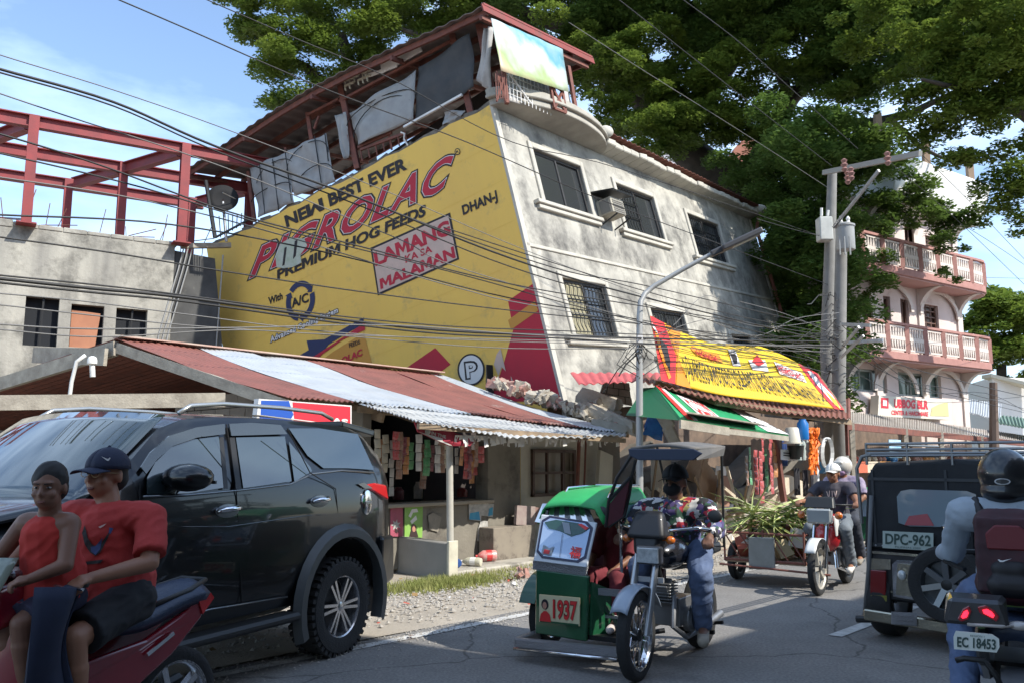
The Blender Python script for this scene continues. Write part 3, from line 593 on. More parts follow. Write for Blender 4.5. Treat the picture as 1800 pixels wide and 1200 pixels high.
b.build('roof_rail', darkmetal, sh)

# ================================================ SHOP WITH THE STRIPED CORRUGATED ROOF
shop = thing('roadside_shop', 'low roadside shop under a long corrugated roof striped red and silver', 'shop', T(8, 10.5, 0), facing(RE))
redsheet = mat('red_corrugated_iron', (.25,.09,.07), .65, col2=(.17,.07,.055), scale=2.5, stain=(.40,.33,.28), stscale=1.5, stlo=.6, sthi=.8)
silver = mat('silver_corrugated_iron', (.58,.60,.61), .42, .35, col2=(.45,.47,.48), scale=2, stain=(.33,.27,.2), stscale=2, stlo=.62, sthi=.8)
r1 = P(205,596,11.8); r2 = P(770,657,16.1); e1 = P(507,699,10.3); e2 = P(1092,757,14.5)
def ridge(px): f = (px-205)/565; d = 1/((1-f)/11.8+f/16.1); return P(px, 596+61*f, d)
def eave(px): f = (px-507)/585; d = 1/((1-f)/10.3+f/14.5); return P(px, 699+(27/319*(px-507) if px < 826 else 27+31*((px-826)/266)), d)
bands = [(205,345,507,622,redsheet), (345,532,622,828,silver), (532,758,828,1021,redsheet), (758,772,1021,1094,silver)]
for (a0, a1, c0, c1, m) in bands:
    ns = max(1, round((ridge(a1)-ridge(a0)).length/.8)) if a0 != 758 else 1
    for k in range(ns):
        p0, p1 = ridge(a0+(a1-a0)*k/ns), ridge(a0+(a1-a0)*(k+1)/ns); q0, q1 = eave(c0+(c1-c0)*k/ns), eave(c0+(c1-c0)*(k+1)/ns)
        nc = max(4, int((q1-q0).length/.076)); ph = rnd.uniform(-.02, .02)
        b = MB(); b.sheet(lambda a, c: p0.lerp(p1, a).lerp(q0.lerp(q1, a), c)+UP*(.012*math.sin(a*nc*2*math.pi)+ph+.035*noise.noise(Vector((a0/80+a*2, c*3, 0)))-.05*math.sin(c*math.pi)), nc*6, 8, .008)
        b.build('roof_sheet', m, shop, smooth=60)
b = MB(); rl = [P(x, 665-(665-598)*x/205, 15-3.2*x/205) for x in (-260,-100,0,100,205)]      # far slope, seen from its edge
b.sheet(lambda a, c: r1.lerp(P(-260,750,15.6), a)+(RE*5*c)+UP*.012*math.sin(c*200), 12, 60, .01); b.build('back_roof', rust, shop)
b = MB()      # ridge cap
for k in range(8):
    p0, p1 = ridge(205+565*k/8), ridge(205+565*(k+1)/8+3); b.beam(p0+UP*.03, p1+UP*.03, .3, .02)
b.build('ridge_cap', mat('faded_ridge_iron', (.42,.24,.19), .7, col2=(.5,.4,.33), scale=4), shop)
# rafters, gable beams
b = MB(); b.beam(r1-UP*.12+RE*.02, e1-UP*.1+RE*.02, .06, .14); b.beam(r1-UP*.13, P(-260,755,15.6), .08, .2); b.build('gable_rafter', greywood, shop)
for k in range(1, 9):
    f = k/9; b = MB(); b.beam(r1.lerp(r2, f)-UP*.14, e1.lerp(e2, f)-UP*.14, .05, .12); b.build('rafter', wood, shop)
b = MB()
for c in (.25, .55, .85): b.beam(r1.lerp(e1, c)-UP*.09, r2.lerp(e2, c)-UP*.09, .05, .05)
b.build('batten', wood, shop, kind='stuff')
b = MB(); b.beam(P(60,624,13.2), P(186,627,11.7), .05, .24); b.build('end_board', greywood, shop)
b = MB(); b.beam(P(-60,708,9.5), P(396,702,10.4), .04, .17); b.build('long_plank', greywood, shop, label='long bare plank across the dark opening')
for (x, y) in ((28,655),(145,665),(408,645)): pass
# lower awning of loose sheets
aw = [(622,709), (828,727), (1100,758)]
b = MB()
up = [PS(630,710,8.95), PS(826,727,8.95), PS(960,742,8.95), PS(1103,758,8.9)]; lo_ = [PS(643,713,8.7), PS(735,741,7.9), PS(900,768,7.75), PS(1098,768,7.9)]
def lerp4(P4, a): a *= 3; i = min(2, int(a)); return P4[i].lerp(P4[i+1], a-i)
for k in range(5):
    b = MB(); b.sheet(lambda a, c: lerp4(up, (k+a)/5).lerp(lerp4(lo_, (k+a)/5), c)+UP*(.012*math.sin(a*60)+.05*noise.noise(Vector((k+a*2, c, 5)))*c), 60, 4, .008)
    b.build('awning_sheet', silver, shop, smooth=60)
b = MB(); b.beam(up[0]-UP*.06, up[3]-UP*.06, .06, .08); b.beam(lo_[1]-UP*.05, lo_[3]-UP*.05, .05, .07); b.build('awning_beam', wood, shop)
b = MB()      # torn plastic under the awning edge
for k in range(70):
    x = 800+k*4.1; p = PS(x, 764+4*(x-800)/280, 7.95); w = rnd.uniform(.04, .1); h = rnd.uniform(.03, .16)
    b.add([p, p+RE*w, p+RE*w*rnd.uniform(.2,1)-UP*h*.9+RN*rnd.uniform(-.05,.05), p-UP*h+RN*rnd.uniform(-.04,.04)], [(0,1,2,3)])
b.build('torn_plastic', white, shop, kind='stuff')
# walls
swall = mat('shop_cement_wall', (.24,.22,.18), .9, col2=(.16,.145,.12), scale=2, bump=.3, bscale=25, stain=(.09,.08,.07), stscale=2, stlo=.54, sthi=.7)
cream = mat('cream_wall', (.60,.57,.48), .85, col2=(.48,.45,.38), scale=2, stain=(.25,.23,.2), stscale=2, stlo=.6, sthi=.75)
def tx(px, s): return PS(px, 800, s).dot(RE)
def sbox(name, px0, px1, s0, s1, z0, z1, m, par=shop, bev=.008, **k):
    t0, t1 = tx(px0, s0), tx(px1, s0); b = MB()
    b.hexa([T(t0,s0,z0), T(t1,s0,z0), T(t1,s1,z0), T(t0,s1,z0), T(t0,s0,z1), T(t1,s0,z1), T(t1,s1,z1), T(t0,s1,z1)]); return b.build(name, m, par, bevel=bev, **k)
sbox('counter_wall', 640, 868, 9.05, 9.25, .05, .86, swall); sbox('counter_top', 636, 870, 8.98, 9.45, .862, .91, mat('cement_ledge', (.33,.29,.23), .8))
sbox('pillar', 858, 915, 9.03, 9.3, .05, 2.15, swall); sbox('pillar', 636, 652, 9.03, 9.3, .92, 2.15, swall)
sbox('bench', 868, 940, 8.72, 9.02, .05, .52, mat('brown_cement', (.27,.235,.185), .9, col2=(.2,.17,.14), scale=3, stain=(.12,.1,.08), stscale=3)); 
b = MB(); t0, t1 = tx(915, 9.3), tx(1052, 9.3); h0, h1 = tx(932, 9.3), tx(1008, 9.3); zb, zt_ = PS(940,872,9.3).z, PS(940,789,9.3).z
holed(b, t0, t1, .05, 2.2, [(h0, h1, zb, zt_)], lambda a, c, d: T(a, 9.3+d, c), .12); b.build('window_wall', cream, shop)
b = MB(); f = .05; 
for q in ((h0,h1,zb,zb+f),(h0,h1,zt_-f,zt_),(h0,h0+f,zb,zt_),(h1-f,h1,zb,zt_),((h0+h1)/2+.2,(h0+h1)/2+.26,zb,zt_),((h0*.68+h1*.32),(h0*.68+h1*.32)+.03,zb,zt_),(h0,h1,(zb+zt_)/2-.02,(zb+zt_)/2+.02)): b.hexa([T(q[0],9.24,q[2]),T(q[1],9.24,q[2]),T(q[1],9.29,q[2]),T(q[0],9.29,q[2]),T(q[0],9.24,q[3]),T(q[1],9.24,q[3]),T(q[1],9.29,q[3]),T(q[0],9.29,q[3])])
w_ = b.build('window', mat('brown_window_frame', (.10,.06,.045), .6), shop)
b = MB(); b.add([T(h0,9.38,zb),T(h1,9.38,zb),T(h1,9.38,zt_),T(h0,9.38,zt_)], [(0,1,2,3)]); b.build('pane', mat('frosted_pane', (.26,.22,.17), .4, col2=(.34,.29,.23), scale=3), w_)
for px in (1014, 1026): 
    b = MB(); b.tube([PS(px+4,772,8.9), PS(px-2,930,8.9)], .035 if px == 1014 else .018, 6); b.build('prop_post', rust, shop)
sbox('end_wall', 1052, 1090, 9.5, 9.7, .05, 2.1, swall)
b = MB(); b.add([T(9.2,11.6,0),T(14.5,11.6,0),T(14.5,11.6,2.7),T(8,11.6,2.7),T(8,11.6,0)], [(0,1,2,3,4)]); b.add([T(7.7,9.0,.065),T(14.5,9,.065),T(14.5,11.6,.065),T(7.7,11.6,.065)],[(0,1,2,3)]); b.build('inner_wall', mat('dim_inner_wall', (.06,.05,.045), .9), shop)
b = MB(); t0 = tx(640, 9.1); b.hexa([T(t0-.05,9.1,0),T(t0+.1,9.1,0),T(t0+.1,11.6,0),T(t0-.05,11.6,0),T(t0-.05,9.1,2.0),T(t0+.1,9.1,2.0),T(t0+.1,11.6,2.6),T(t0-.05,11.6,2.6)]); b.build('side_wall', swall, shop)
# block wall and dark shed at the left under the gable: hollow blocks with joints
blockm = mat('grey_hollow_block', (.20,.175,.145), .9, col2=(.15,.13,.11), scale=3, bump=.3)
lw = MB(); bl0, bl1 = PT(312, 724, 6.0), PT(460, 724, 6.0)
wallv = (bl1-bl0); wallv.z = 0; wd_ = wallv.length; wallv.normalize(); wn_ = -RE
sw = thing('block_wall', 'bare hollow block wall under the near end of the corrugated roof', 'wall', T(6, 11, 0), facing(wallv))
b = MB(); b.beam(bl0*1+Vector((0,0,1.2-bl0.z))-wn_*.1, bl1+Vector((0,0,1.2-bl1.z))-wn_*.1, .14, 2.4); b.build('mortar', mat('mortar', (.13,.12,.1), .95), sw)
b = MB(); pr = None
bm_ = None
for r in range(12):
    n_b = int(wd_/.4)+1
    for c in range(n_b):
        x0 = c*.4-(.2 if r % 2 else 0); x1 = min(x0+.388, wd_); x0 = max(x0, 0)
        if x1-x0 < .05: continue
        b = MB(); o0 = bl0+wallv*((x0+x1)/2); o0.z = r*.2+.1; b.box(o0+wn_*(.02+rnd.uniform(0,.012))-wn_*.05, (x1-x0, .12, .188), Matrix.Rotation(facing(wallv), 3, 'Z')); b.build('block', blockm, sw)
dk2 = mat('interior_shade_black', (.02,.02,.02), .95)  # near-black stands for the shade deep inside
b = MB(); b.add([T(9,10.2,0),T(9,20,0),T(9,20,2.7),T(9,12,2.95),T(9,10.2,2.4)], [(0,1,2,3,4)]); b.add([T(4.9,19.5,0),T(9,19.5,0),T(9,19.5,2.7),T(4.9,19.5,2.7)],[(0,1,2,3)]); b.add([T(5,10,.02),T(9,10,.02),T(9,20,.02),T(5,20,.02)],[(0,1,2,3)]); b.build('shed_shade_sheets', dk2, shop)  # flat dark sheets added to fill the shed with shade
pc = thing('meter_pole', 'thin white conduit pole with an electric meter before the dark shed', 'electric meter', P(122, 735, 10.0))
b = MB(); b.tube([P(122,760,10), P(122,700,10), P(126,670,10), P(135,635,10), P(150,624,10)], .022, 8); b.build('conduit', white, pc, smooth=True)
b = MB(); b.lathe([(.04,-.03),(.055,-.02),(.055,.03),(.04,.06),(.02,.07)], 12, Matrix.Translation(P(162,636,10))); b.tube([P(162,640,10), P(163,662,10)], .03, 8); b.build('meter', white, pc, smooth=50)
# post, low wall, posters, sign boards
post = thing('shop_post', 'slim pale post holding up the awning before the shop counter', 'post', PS(791, 1010, 8.25))
b = MB(); b.tube([PS(792,1012,8.25), PS(790,775,8.25)], .045, 10); b.build('shaft', mat('pale_post', (.5,.48,.42), .8, col2=(.38,.36,.31), scale=4), post, smooth=40)
lwl = thing('low_wall', 'knee high cement wall with its sunlit end coloured pale beside the shop post', 'wall', T(7.55, 8.6, 0), facing(RN))
b = MB(); t_ = 7.55; zz = PT(690, 941, t_).z; s0_, s1_ = 8.1, 9.3
b.hexa([T(t_,s0_,0),T(t_,s1_,0),T(t_+.14,s1_,0),T(t_+.14,s0_,0),T(t_,s0_,zz-.03),T(t_,s1_,zz),T(t_+.14,s1_,zz),T(t_+.14,s0_,zz-.03)]); b.build('wall', mat('grey_render', (.25,.24,.215), .9, col2=(.19,.18,.16), scale=2, bump=.2), lwl, bevel=.01)
b = MB(); b.hexa([T(t_-.01,s0_-.05,0),T(t_-.01,s0_-.002,0),T(t_+.15,s0_-.002,0),T(t_+.15,s0_-.05,0),T(t_-.01,s0_-.05,zz),T(t_-.01,s0_-.002,zz),T(t_+.15,s0_-.002,zz),T(t_+.15,s0_-.05,zz)]); b.build('end_cap', mat('sunlit_end_render', (.62,.58,.46), .9, col2=(.45,.42,.33), scale=7), lwl, bevel=.006)  # end face made pale to hold the sunlight falling on it
def poster(name, q, s, m, label, marks=(), cat='poster', th=.003):
    pts = [PS(x, y, s) for x, y in q]; b = MB(); b.prism(pts, -RN*th)
    for k, (mq, mi) in enumerate(marks): b.prism([PS(x, y, s-th-.002*(k+1)*0-.0021) for x, y in mq], -RN*.0015*(k+1), mi)
    return b.build(name, m if isinstance(m, list) else [m], label=label, cat=cat)
pinkp = mat('pink_print', (.42,.09,.14), .6, col2=(.3,.07,.1), scale=8); greenp = mat('green_print', (.20,.40,.06), .6, col2=(.26,.44,.12), scale=8)
skinprint = mat('printed_skin', (.45,.22,.15), .6); darkprint = mat('printed_dark', (.04,.02,.02), .6); bluep = mat('blue_print', (.03,.25,.48), .6, col2=(.08,.35,.5), scale=10); wtorn = mat('torn_paper', (.58,.56,.52), .8, col2=(.3,.3,.28), scale=14, fac=.5)
star = lambda cx, cy, r, n=7: [(cx+r*(1 if i % 2 else .45)*math.cos(i*math.pi/n), cy+r*1.2*(1 if i % 2 else .45)*math.sin(i*math.pi/n)) for i in range(2*n)]
poster('poster', [(686,942),(708,942),(708,887),(686,886)], 9.03, [pinkp, wtorn, darkprint], 'pink poster on the shop counter wall, nearest the dark car', [(star(696,922,9),1),(star(697,932,5),2)])
poster('poster', [(711,943),(742,944),(743,888),(711,887)], 9.03, [greenp, mwhite, darkprint, skinprint], 'green poster with a small figure on the shop counter wall', [([(718,906),(724,894),(733,893),(735,899),(726,900),(722,909)],1),([(721,915),(731,905),(733,912),(724,920)],1),(ringpts((727,928),5,8,14),2),([(719,943),(722,932),(732,932),(735,943)],2),(ringpts((727,929),3,5,12),3)])
poster('poster', [(824,912),(845,915),(846,905),(866,908),(868,885),(846,882),(824,885)], 9.03, [wtorn, bluep], 'torn blue and white notice high on the counter wall by the pillar', [([(825,912),(844,913),(842,898),(826,901)],1),([(858,906),(866,904),(866,890),(860,893)],1)])
poster('poster', [(838,950),(856,953),(866,945),(866,926),(858,930),(857,915),(845,914),(840,930)], 9.03, [wtorn, bluep], 'ragged white paper remains low on the counter wall by the pillar', [([(841,940),(850,942),(848,930)],1)])
poster('poster', [(755,930),(770,934),(776,908),(762,900),(752,905)], 9.03, [mat('brownish_paper', (.3,.27,.22), .8, col2=(.2,.18,.15), scale=9)], 'faded scrap of paper on the counter wall behind the post')
poster('leaning_board', [(903,921),(936,922),(937,889),(905,887)], 8.86, [mat('greyish_card', (.33,.28,.25), .9, col2=(.27,.2,.19), scale=9)], 'flat grey cardboard leaning on the low bench by the window wall', th=.05, cat='cardboard')
poster('leaning_board', [(938,920),(952,918),(950,892),(938,890)], 8.85, [mat('reddish_card', (.24,.15,.13), .9)], 'narrow reddish board beside the leaning cardboard', th=.03, cat='board')
sgn = thing('shop_sign', 'blue, white and red sign box under the corrugated roof edge, behind the dark car', 'sign', PS(535, 722, 8.7))
b = MB(); q = [(452,728),(618,750),(618,712),(455,700)]; b.prism([PS(x, y, 8.7) for x, y in q], RN*.1); b.build('panel', mwhite, sgn)
b = MB(); yy = lambda k: (lambda x, y: PS(x, y, 8.698-.003*k))
poly(b, [(458,728),(512,735),(516,728),(508,704),(459,703)], yy(0), 0); poly(b, [(517,735),(616,748),(616,714),(514,706)], yy(0), 1); text(b, 'AS', [(583,744),(612,747),(612,736),(583,733)], yy(1), .05, mi=2)
b.build('print', [mat('sign_blue', (.02,.09,.42), .5), mat('sign_red', (.66,.03,.05), .5), mwhite], sgn)
sgn2 = thing('hanging_sign', 'small dark red sign banner sagging under the awning at the post', 'sign', PS(780, 755, 8.0))
b = MB(); q = [PS(729,741,8.0), PS(765,747,8.0), PS(836,772,7.95), PS(826,783,7.95), PS(790,783,8.0), PS(766,772,8.0), PS(735,758,8.0)]; b.prism(q, RN*.02)
b.add([PS(x, y, 7.99) for x, y in ((736,758),(766,766),(800,776),(822,779),(822,783),(790,782),(766,772))], [tuple(range(7))], 1); text(b, 'IN THE WAY', [(758,763),(806,776),(806,771),(759,757)], lambda x, y: PS(x, y, 7.985), .03, mi=1)
poly(b, ringpts((752,758), 5, 5, 16), lambda x, y: PS(x, y, 7.987), 1)
b.build('banner', [mat('maroon_print', (.30,.02,.04), .6), wtorn], sgn2)
# hanging sachet strips: each strip is a thing, each sachet a part
sach = [mat('sachet_'+n_, c, .3, col2=tuple(x*.55+.16 for x in c), scale=34, fac=.6) for n_, c in (('red', (.5,.05,.05)), ('cream', (.6,.55,.42)), ('brown', (.28,.13,.07)), ('orange', (.6,.24,.06)), ('green', (.08,.38,.14)), ('white', (.62,.6,.58)), ('maroon', (.25,.03,.06)))]
snm = ['red', 'cream', 'brown', 'orange', 'green', 'white', 'maroon']
sme = []
for m in sach:
    b = MB(); b.grid(lambda a, c: Vector((-.05+.1*a, -.012*math.sin(a*math.pi)*math.sin(c*math.pi), -.11*c)), 3, 3); me = bpy.data.meshes.new('sachet'); me.from_pydata(b.v, [], b.f); me.materials.append(m); sme.append(me)
ths = facing(RE)
def strip_of(px, py, s, n, mi, where, h=.115, sc=1., group='strips of sachets hanging in the shop opening'):
    p = PS(px, py, s); t = thing('sachet_strip', ('strip of %s sachets %s' % (snm[mi], where)).replace(', in the row behind', ', back row').replace('just under the left end of the dark red sign', 'under the left end of the red sign'), 'sachets', p, ths+rnd.uniform(-.3, .3), group)
    for k in range(n):
        o = bpy.data.objects.new('sachet', sme[mi]); COL.objects.link(o); o.parent = t; o.location = (rnd.uniform(-.008,.008), 0, -h*sc*k); o.scale = (sc*rnd.uniform(.85,1.1), sc, sc); o.rotation_euler = (rnd.uniform(-.1,.15), rnd.uniform(-.1,.1), 0)
xs = [(664,1,7),(677,1,4),(690,5,6),(703,2,5),(714,3,4),(724,4,3),(737,5,4),(751,4,4),(760,6,3),(770,5,4),(782,1,3),(803,5,3),(812,3,3),(821,0,4),(830,3,4),(838,2,3),(845,0,2),(672,3,4),(697,0,3),(709,6,3),(745,2,5),(776,2,4),(826,6,4),(834,0,3)]
place = ['at the far left of the shop opening','near the left of the shop opening','left of the dark red sign','just under the left end of the dark red sign','under the dark red sign','between the sign and the post','just right of the post','right of the post near the pillar']
for k, (x, mi, n) in enumerate(xs):
    w_ = place[min(7, int((x-655)/25))]
    strip_of(x, 752+8*(k % 3)+(x-650)*.12, 8.95+.12*(k % 3), n, mi, w_+(', in the row behind' if k >= 17 else ', front row'), sc=1.1)
for k, (x, y, w, h, c) in enumerate(((700,868,.2,.18,6),(735,862,.16,.25,5),(668,862,.25,.1,3),(812,866,.2,.14,0))):
    p = PS(x, y+8, 9.9); b = MB(); b.lathe([(w*.4,0),(w*.42,h*.1),(w*.42,h*.7),(w*.25,h*.9),(w*.25,h)], 12, Matrix.Translation(Vector((p.x, p.y, .92)))); b.build('jar', sach[c], label='dim jar on the shop counter, number %s from the left'[:30]+('' if 0 else ''), cat='jar', smooth=40)['label'] = ('dim %s jar on the counter inside the dark shop' % snm[c])
# bottles and brick bits on the pavement
def bottle(px, py, dirv, m, m2, label, L_=.3, r=.055):
    p = G(px, py, .06); t = thing('plastic_bottle', label, 'bottle', p, facing(dirv)); M2 = Matrix.Translation((-L_/2, 0, r)) @ Matrix.Rotation(R(90), 4, 'Y')
    b = MB(); b.lathe([(.02,0),(r*.9,.01),(r,.04),(r*.95,.12),(r,.2),(r*.5,.26),(.016,.285)], 14, M2); b.build('body', m, t, local=True, smooth=50)
    b = MB(); b.lathe([(.018,.286),(.018,.31)], 10, M2); b.build('cap', m2, t, local=True)
    b = MB(); b.lathe([(r*1.02,.08),(r*1.02,.16)], 14, M2, cap=False); b.build('label_band', m2, t, local=True)
bottle(855, 986, (-.9,-.3), mat('red_plastic_wrap', (.6,.1,.1), .3, col2=(.6,.5,.45), scale=12), mat('cap_red', (.6,.05,.05), .4), 'crumpled red and white plastic bottle on the pavement by the bench', r=.08)
bottle(829, 994, (-.9,.35), mat('yellowish_plastic', (.5,.47,.33), .3, col2=(.6,.58,.5), scale=12), white, 'pale plastic bottle lying between the blue tub and the red bottle', r=.06)
bottle(802, 996, (-.3,.9), mat('blue_plastic', (.03,.08,.25), .3), white, 'short blue tub lying beside the shop post', r=.06, L_=.2)

# ================================================ RUBBLE
chunk = mat('broken_concrete', (.44,.40,.33), .95, col2=(.30,.27,.22), scale=4, bump=.7, bscale=18); redtile = mat('broken_red_tile', (.36,.13,.10), .9, col2=(.42,.34,.28), scale=6, fac=.4)
def rock(name, c, sz, m, seed, rot=None, label=None, cat='rubble', group=None, jag=.25, kind=None):
    bm = bmesh.new(); bmesh.ops.create_cube(bm, size=1); bmesh.ops.subdivide_edges(bm, edges=bm.edges[:], cuts=2, use_grid_fill=True)
    for v in bm.verts:
        q = noise.noise_vector(v.co*1.7+Vector((seed*3.3, seed, 0))); v.co += q*jag; v.co = v.co*(1-.12*(v.co.length-.5))
        v.co = Vector((v.co.x*sz[0], v.co.y*sz[1], v.co.z*sz[2]))
    me = bpy.data.meshes.new(name); bm.to_mesh(me); bm.free(); me.materials.append(m); o = link(me, name, None, label=label, cat=cat, group=group, kind=kind)
    o.location = c; o.rotation_euler = rot or (rnd.uniform(0,6), rnd.uniform(0,6), rnd.uniform(0,6)); return o
for i in range(110):
    f = i/110; x = 868+232*f+rnd.uniform(-6,6); y = 671+84*f+rnd.uniform(-8,5); D = 15.4-.8*f+rnd.uniform(-.1,.5); r = rnd.uniform(.06,.17)
    rd = rnd.random() < (.35 if f < .5 else .08)
    rock('concrete_chunk', P(x, y, D), (r*1.5, r, r*.6), redtile if rd else chunk, i, label=('broken red roof tile piece in the heap along the bent roof edge' if rd else 'small broken concrete chunk in the heap along the bent roof edge'), group=('red tile pieces on the bent roof edge' if rd else 'concrete chunks on the bent roof edge'))
for i, (x, y, D, sz, ro, lb) in enumerate(((1052,704,15.2,(.75,.3,.28),(0,R(18),R(-20)),'long thick concrete fragment lying highest on the collapsed edge'), (1075,735,14.8,(1.0,.35,.22),(0,R(25),R(-25)),'wide flat concrete slab piece slanting down to the lamp post'), (1068,752,14.6,(.6,.35,.2),(0,R(12),0),'pale concrete slab piece at the far end of the roof'), (1040,724,15,(.5,.3,.22),(.3,.2,.4),'rounded concrete lump behind the roof end'), (1062,718,15.2,(.5,.28,.2),(.1,.5,.4),'blocky concrete lump beside the lamp post'))):
    rock('concrete_slab_piece', P(x, y, D), sz, chunk, 70+i, ro, label=lb, jag=.16)
# broken beam slanting behind the lamp, block panel hanging
bmth = thing('broken_beam', 'long broken concrete beam slanting down right of the lamp post', 'rubble', P(1160, 740, 15))
for k, (a, c, w) in enumerate((((1128,700),(1160,722),.26),((1158,718),(1178,752),.22),((1172,748),(1192,790),.2))):
    b = MB(); b.beam(P(*a,15), P(*c,15), w, w, (0,1,.2)); bmo = b; o = b.build('piece', chunk, bmth, bevel=.03)
pan = thing('block_panel', 'tilted fragment of hollow block wall hanging under the tilted building', 'rubble', P(1085, 695, 15.6))
q00, q10, q11, q01 = P(1052,700,15.6), P(1112,712,15.9), P(1106,672,15.9), P(1062,668,15.6)
b = MB(); b.prism([q00+Vector((0,.06,0)), q10+Vector((0,.06,0)), q11+Vector((0,.06,0)), q01+Vector((0,.06,0))], (0,.1,0)); b.build('mortar', mat('mortar', ()), pan)
for r in range(3):
    for c in range(3):
        x0, x1 = max(0, c/2.5-(.2 if r % 2 else 0)), min(1, (c+1)/2.5-(.2 if r % 2 else 0)-.03)
        if x1-x0 < .06: continue
        f = lambda a, d: q00.lerp(q10, a).lerp(q01.lerp(q11, a), d)
        b = MB(); b.prism([f(x0, r/3+.015), f(x1, r/3+.015), f(x1, (r+1)/3-.015), f(x0, (r+1)/3-.015)], (0,.1,0)); b.build('block', mat('pale_block', (.38,.36,.31), .9, col2=(.28,.26,.22), scale=5), pan)
o = rock('blue_tarp', P(1152,748,15.3), (.35,.1,.4), mat('blue_tarp', (.02,.10,.34), .5, col2=(.03,.18,.45), scale=8), 5, label='crumpled blue tarp in the gap beside the broken beam', cat='tarp', rot=(0,.3,0))
# crushed ground floor under the building: dark mass of collapsed slabs
crs = thing('crushed_floor', 'dark crushed slabs and cavity beneath the tilted building', 'rubble', P(1150, 780, 18))
b = MB()
for k in range(9):
    t0 = 12.6+k*1.4; b.beam(T(t0, 10.8+.2*(k % 3), .4+.3*(k % 4)), T(t0+2.2, 11+.3*(k % 2), .7+.35*((k*3) % 4)), 1.2, .22, (.1*(k % 3-1),.2,1))
b.build('slab', mat('grimy_slab', (.16,.145,.12), .95, col2=(.1,.09,.075), scale=3, bump=.4), crs, kind='stuff')
b = MB(); b.add([T(12.2,12,-.1),T(30,12.5,-.1),T(30,12.5,3.6),T(12.2,12,3.4)],[(0,1,2,3)]); b.build('cavity_shade_sheet', dk2, crs)  # near-black sheet stands for the shade in the cavity
# ================================================ RIGHT STALL: banner, green awning, goods
PS_ = PS
def PS(px, py, s): return PS_(px, py, s-1.6)
ban = thing('shop_banner', 'long sagging yellow tarpaulin banner with red picture ends', 'banner', PS(1320, 700, 8.8))
def bq(a, c):       # a along, c down 0..1
    tx_ = [(1143,555),(1240,600),(1340,610),(1436,655)]; bx_ = [(1163,668),(1260,692),(1370,706),(1484,720)]
    f = a*3; i = min(2, int(f)); f -= i; sm = f
    def cr(L_): 
        p = [L_[max(0,i-1)], L_[i], L_[i+1], L_[min(3,i+2)]]
        return [.5*((2*p[1][k])+(-p[0][k]+p[2][k])*f+(2*p[0][k]-5*p[1][k]+4*p[2][k]-p[3][k])*f*f+(-p[0][k]+3*p[1][k]-3*p[2][k]+p[3][k])*f**3) for k in (0, 1)]
    u_, l_ = cr(tx_), cr(bx_); return (u_[0]*(1-c)+l_[0]*c, u_[1]*(1-c)+l_[1]*c)
def bf(off): return lambda a, c: PS(*bq(a, c), 8.8+.25*(1-c)-.12*math.sin(a*9)*math.sin(c*3)*.5-off*1.5-(.004 if off else 0))
yel = mat('banner_yellow', (.80,.56,.02), .45, col2=(.78,.50,.02), scale=2); bred = mat('banner_red', (.62,.03,.03), .45); borg = mat('banner_orange', (.75,.28,.02), .5)
b = MB(); b.sheet(bf(0), 160, 20, -.006); b.build('cloth', yel, ban, smooth=True)
b = MB(); m_ = [bred, borg, mblack, mwhite, yel, mpink]
def bpoly(pts, k, mi):       # subdivided so it follows the cloth
    bm = bmesh.new(); f = bm.faces.new([bm.verts.new((x, y, 0)) for x, y in pts]); bmesh.ops.triangulate(bm, faces=[f])
    for _ in range(3): bmesh.ops.subdivide_edges(bm, edges=[e for e in bm.edges if e.calc_length() > .05], cuts=1)
    bm.verts.index_update(); F = bf(.004*k); vs = [F(v.co.x, v.co.y) for v in bm.verts]; b.add(vs, [tuple(v.index for v in f.verts) for f in bm.faces], mi); bm.free()
bpoly([(0,0),(.11,0),(.15,.5),(.11,1),(0,1)], 1, 0); bpoly([(.12,0),(.20,0),(.16,.5),(.2,1),(.115,1),(.155,.5)], 1, 1)
bpoly([(.86,0),(1,0),(1,1),(.93,1),(.89,.5)], 1, 0); bpoly([(.9,.1),(.94,.05),(.96,.35),(.99,.6),(.98,.95),(.95,.9),(.93,.6),(.91,.4)], 2, 3); bpoly([(.95,.5),(.99,.75),(.97,1),(.95,.85)], 3, 4)
bpoly([(.06,.3),(.1,.38),(.105,.62),(.09,.8),(.07,.7),(.055,.5)], 2, 2); bpoly([(.02,.18),(.05,.25),(.05,.4),(.09,.9),(.07,.95),(.03,.5)], 2, 1); bpoly([(.005,.1),(.045,.2),(.045,.25),(.005,.17)], 3, 3)
bpoly([(.25,.17),(.40,.21),(.41,.36),(.26,.32),(.24,.25)], 2, 1); bpoly([(.46,.1),(.50,.1),(.51,.4),(.465,.4)], 2, 3); bpoly([(.465,.17),(.495,.17),(.50,.25),(.49,.36),(.475,.36)], 3, 2)
bpoly([(.56,.28),(.66,.24),(.66,.45),(.57,.45)], 2, 3); bpoly([(.58,.3),(.62,.16),(.65,.3),(.61,.38)], 3, 0); bpoly([(.71,.22),(.85,.25),(.85,.46),(.72,.44)], 2, 3)
v_ = lambda k: bf(.004*k)
text(b, 'HONDA', [(.27,.31),(.39,.345),(.385,.24),(.265,.22)], v_(7), .03, mi=0); text(b, 'PIGROLAC', [(.725,.40),(.845,.42),(.84,.28),(.72,.26)], v_(7), .02, mi=0)
text(b, 'DJ ANGELO MOTORCYCLE PARTS & GENERAL MERCHANDISE', [(.20,.86),(.93,.93),(.875,.56),(.195,.42)], v_(11), .012, 0, 1.08, mi=2)
b.build('print', m_, ban)
b = MB(); b.beam(PS(1148,556,9.1), PS(1166,670,9.0), .05, .05); b.beam(PS(1436,657,9.1), PS(1484,722,9.0), .05, .05); b.build('batten', wood, ban)
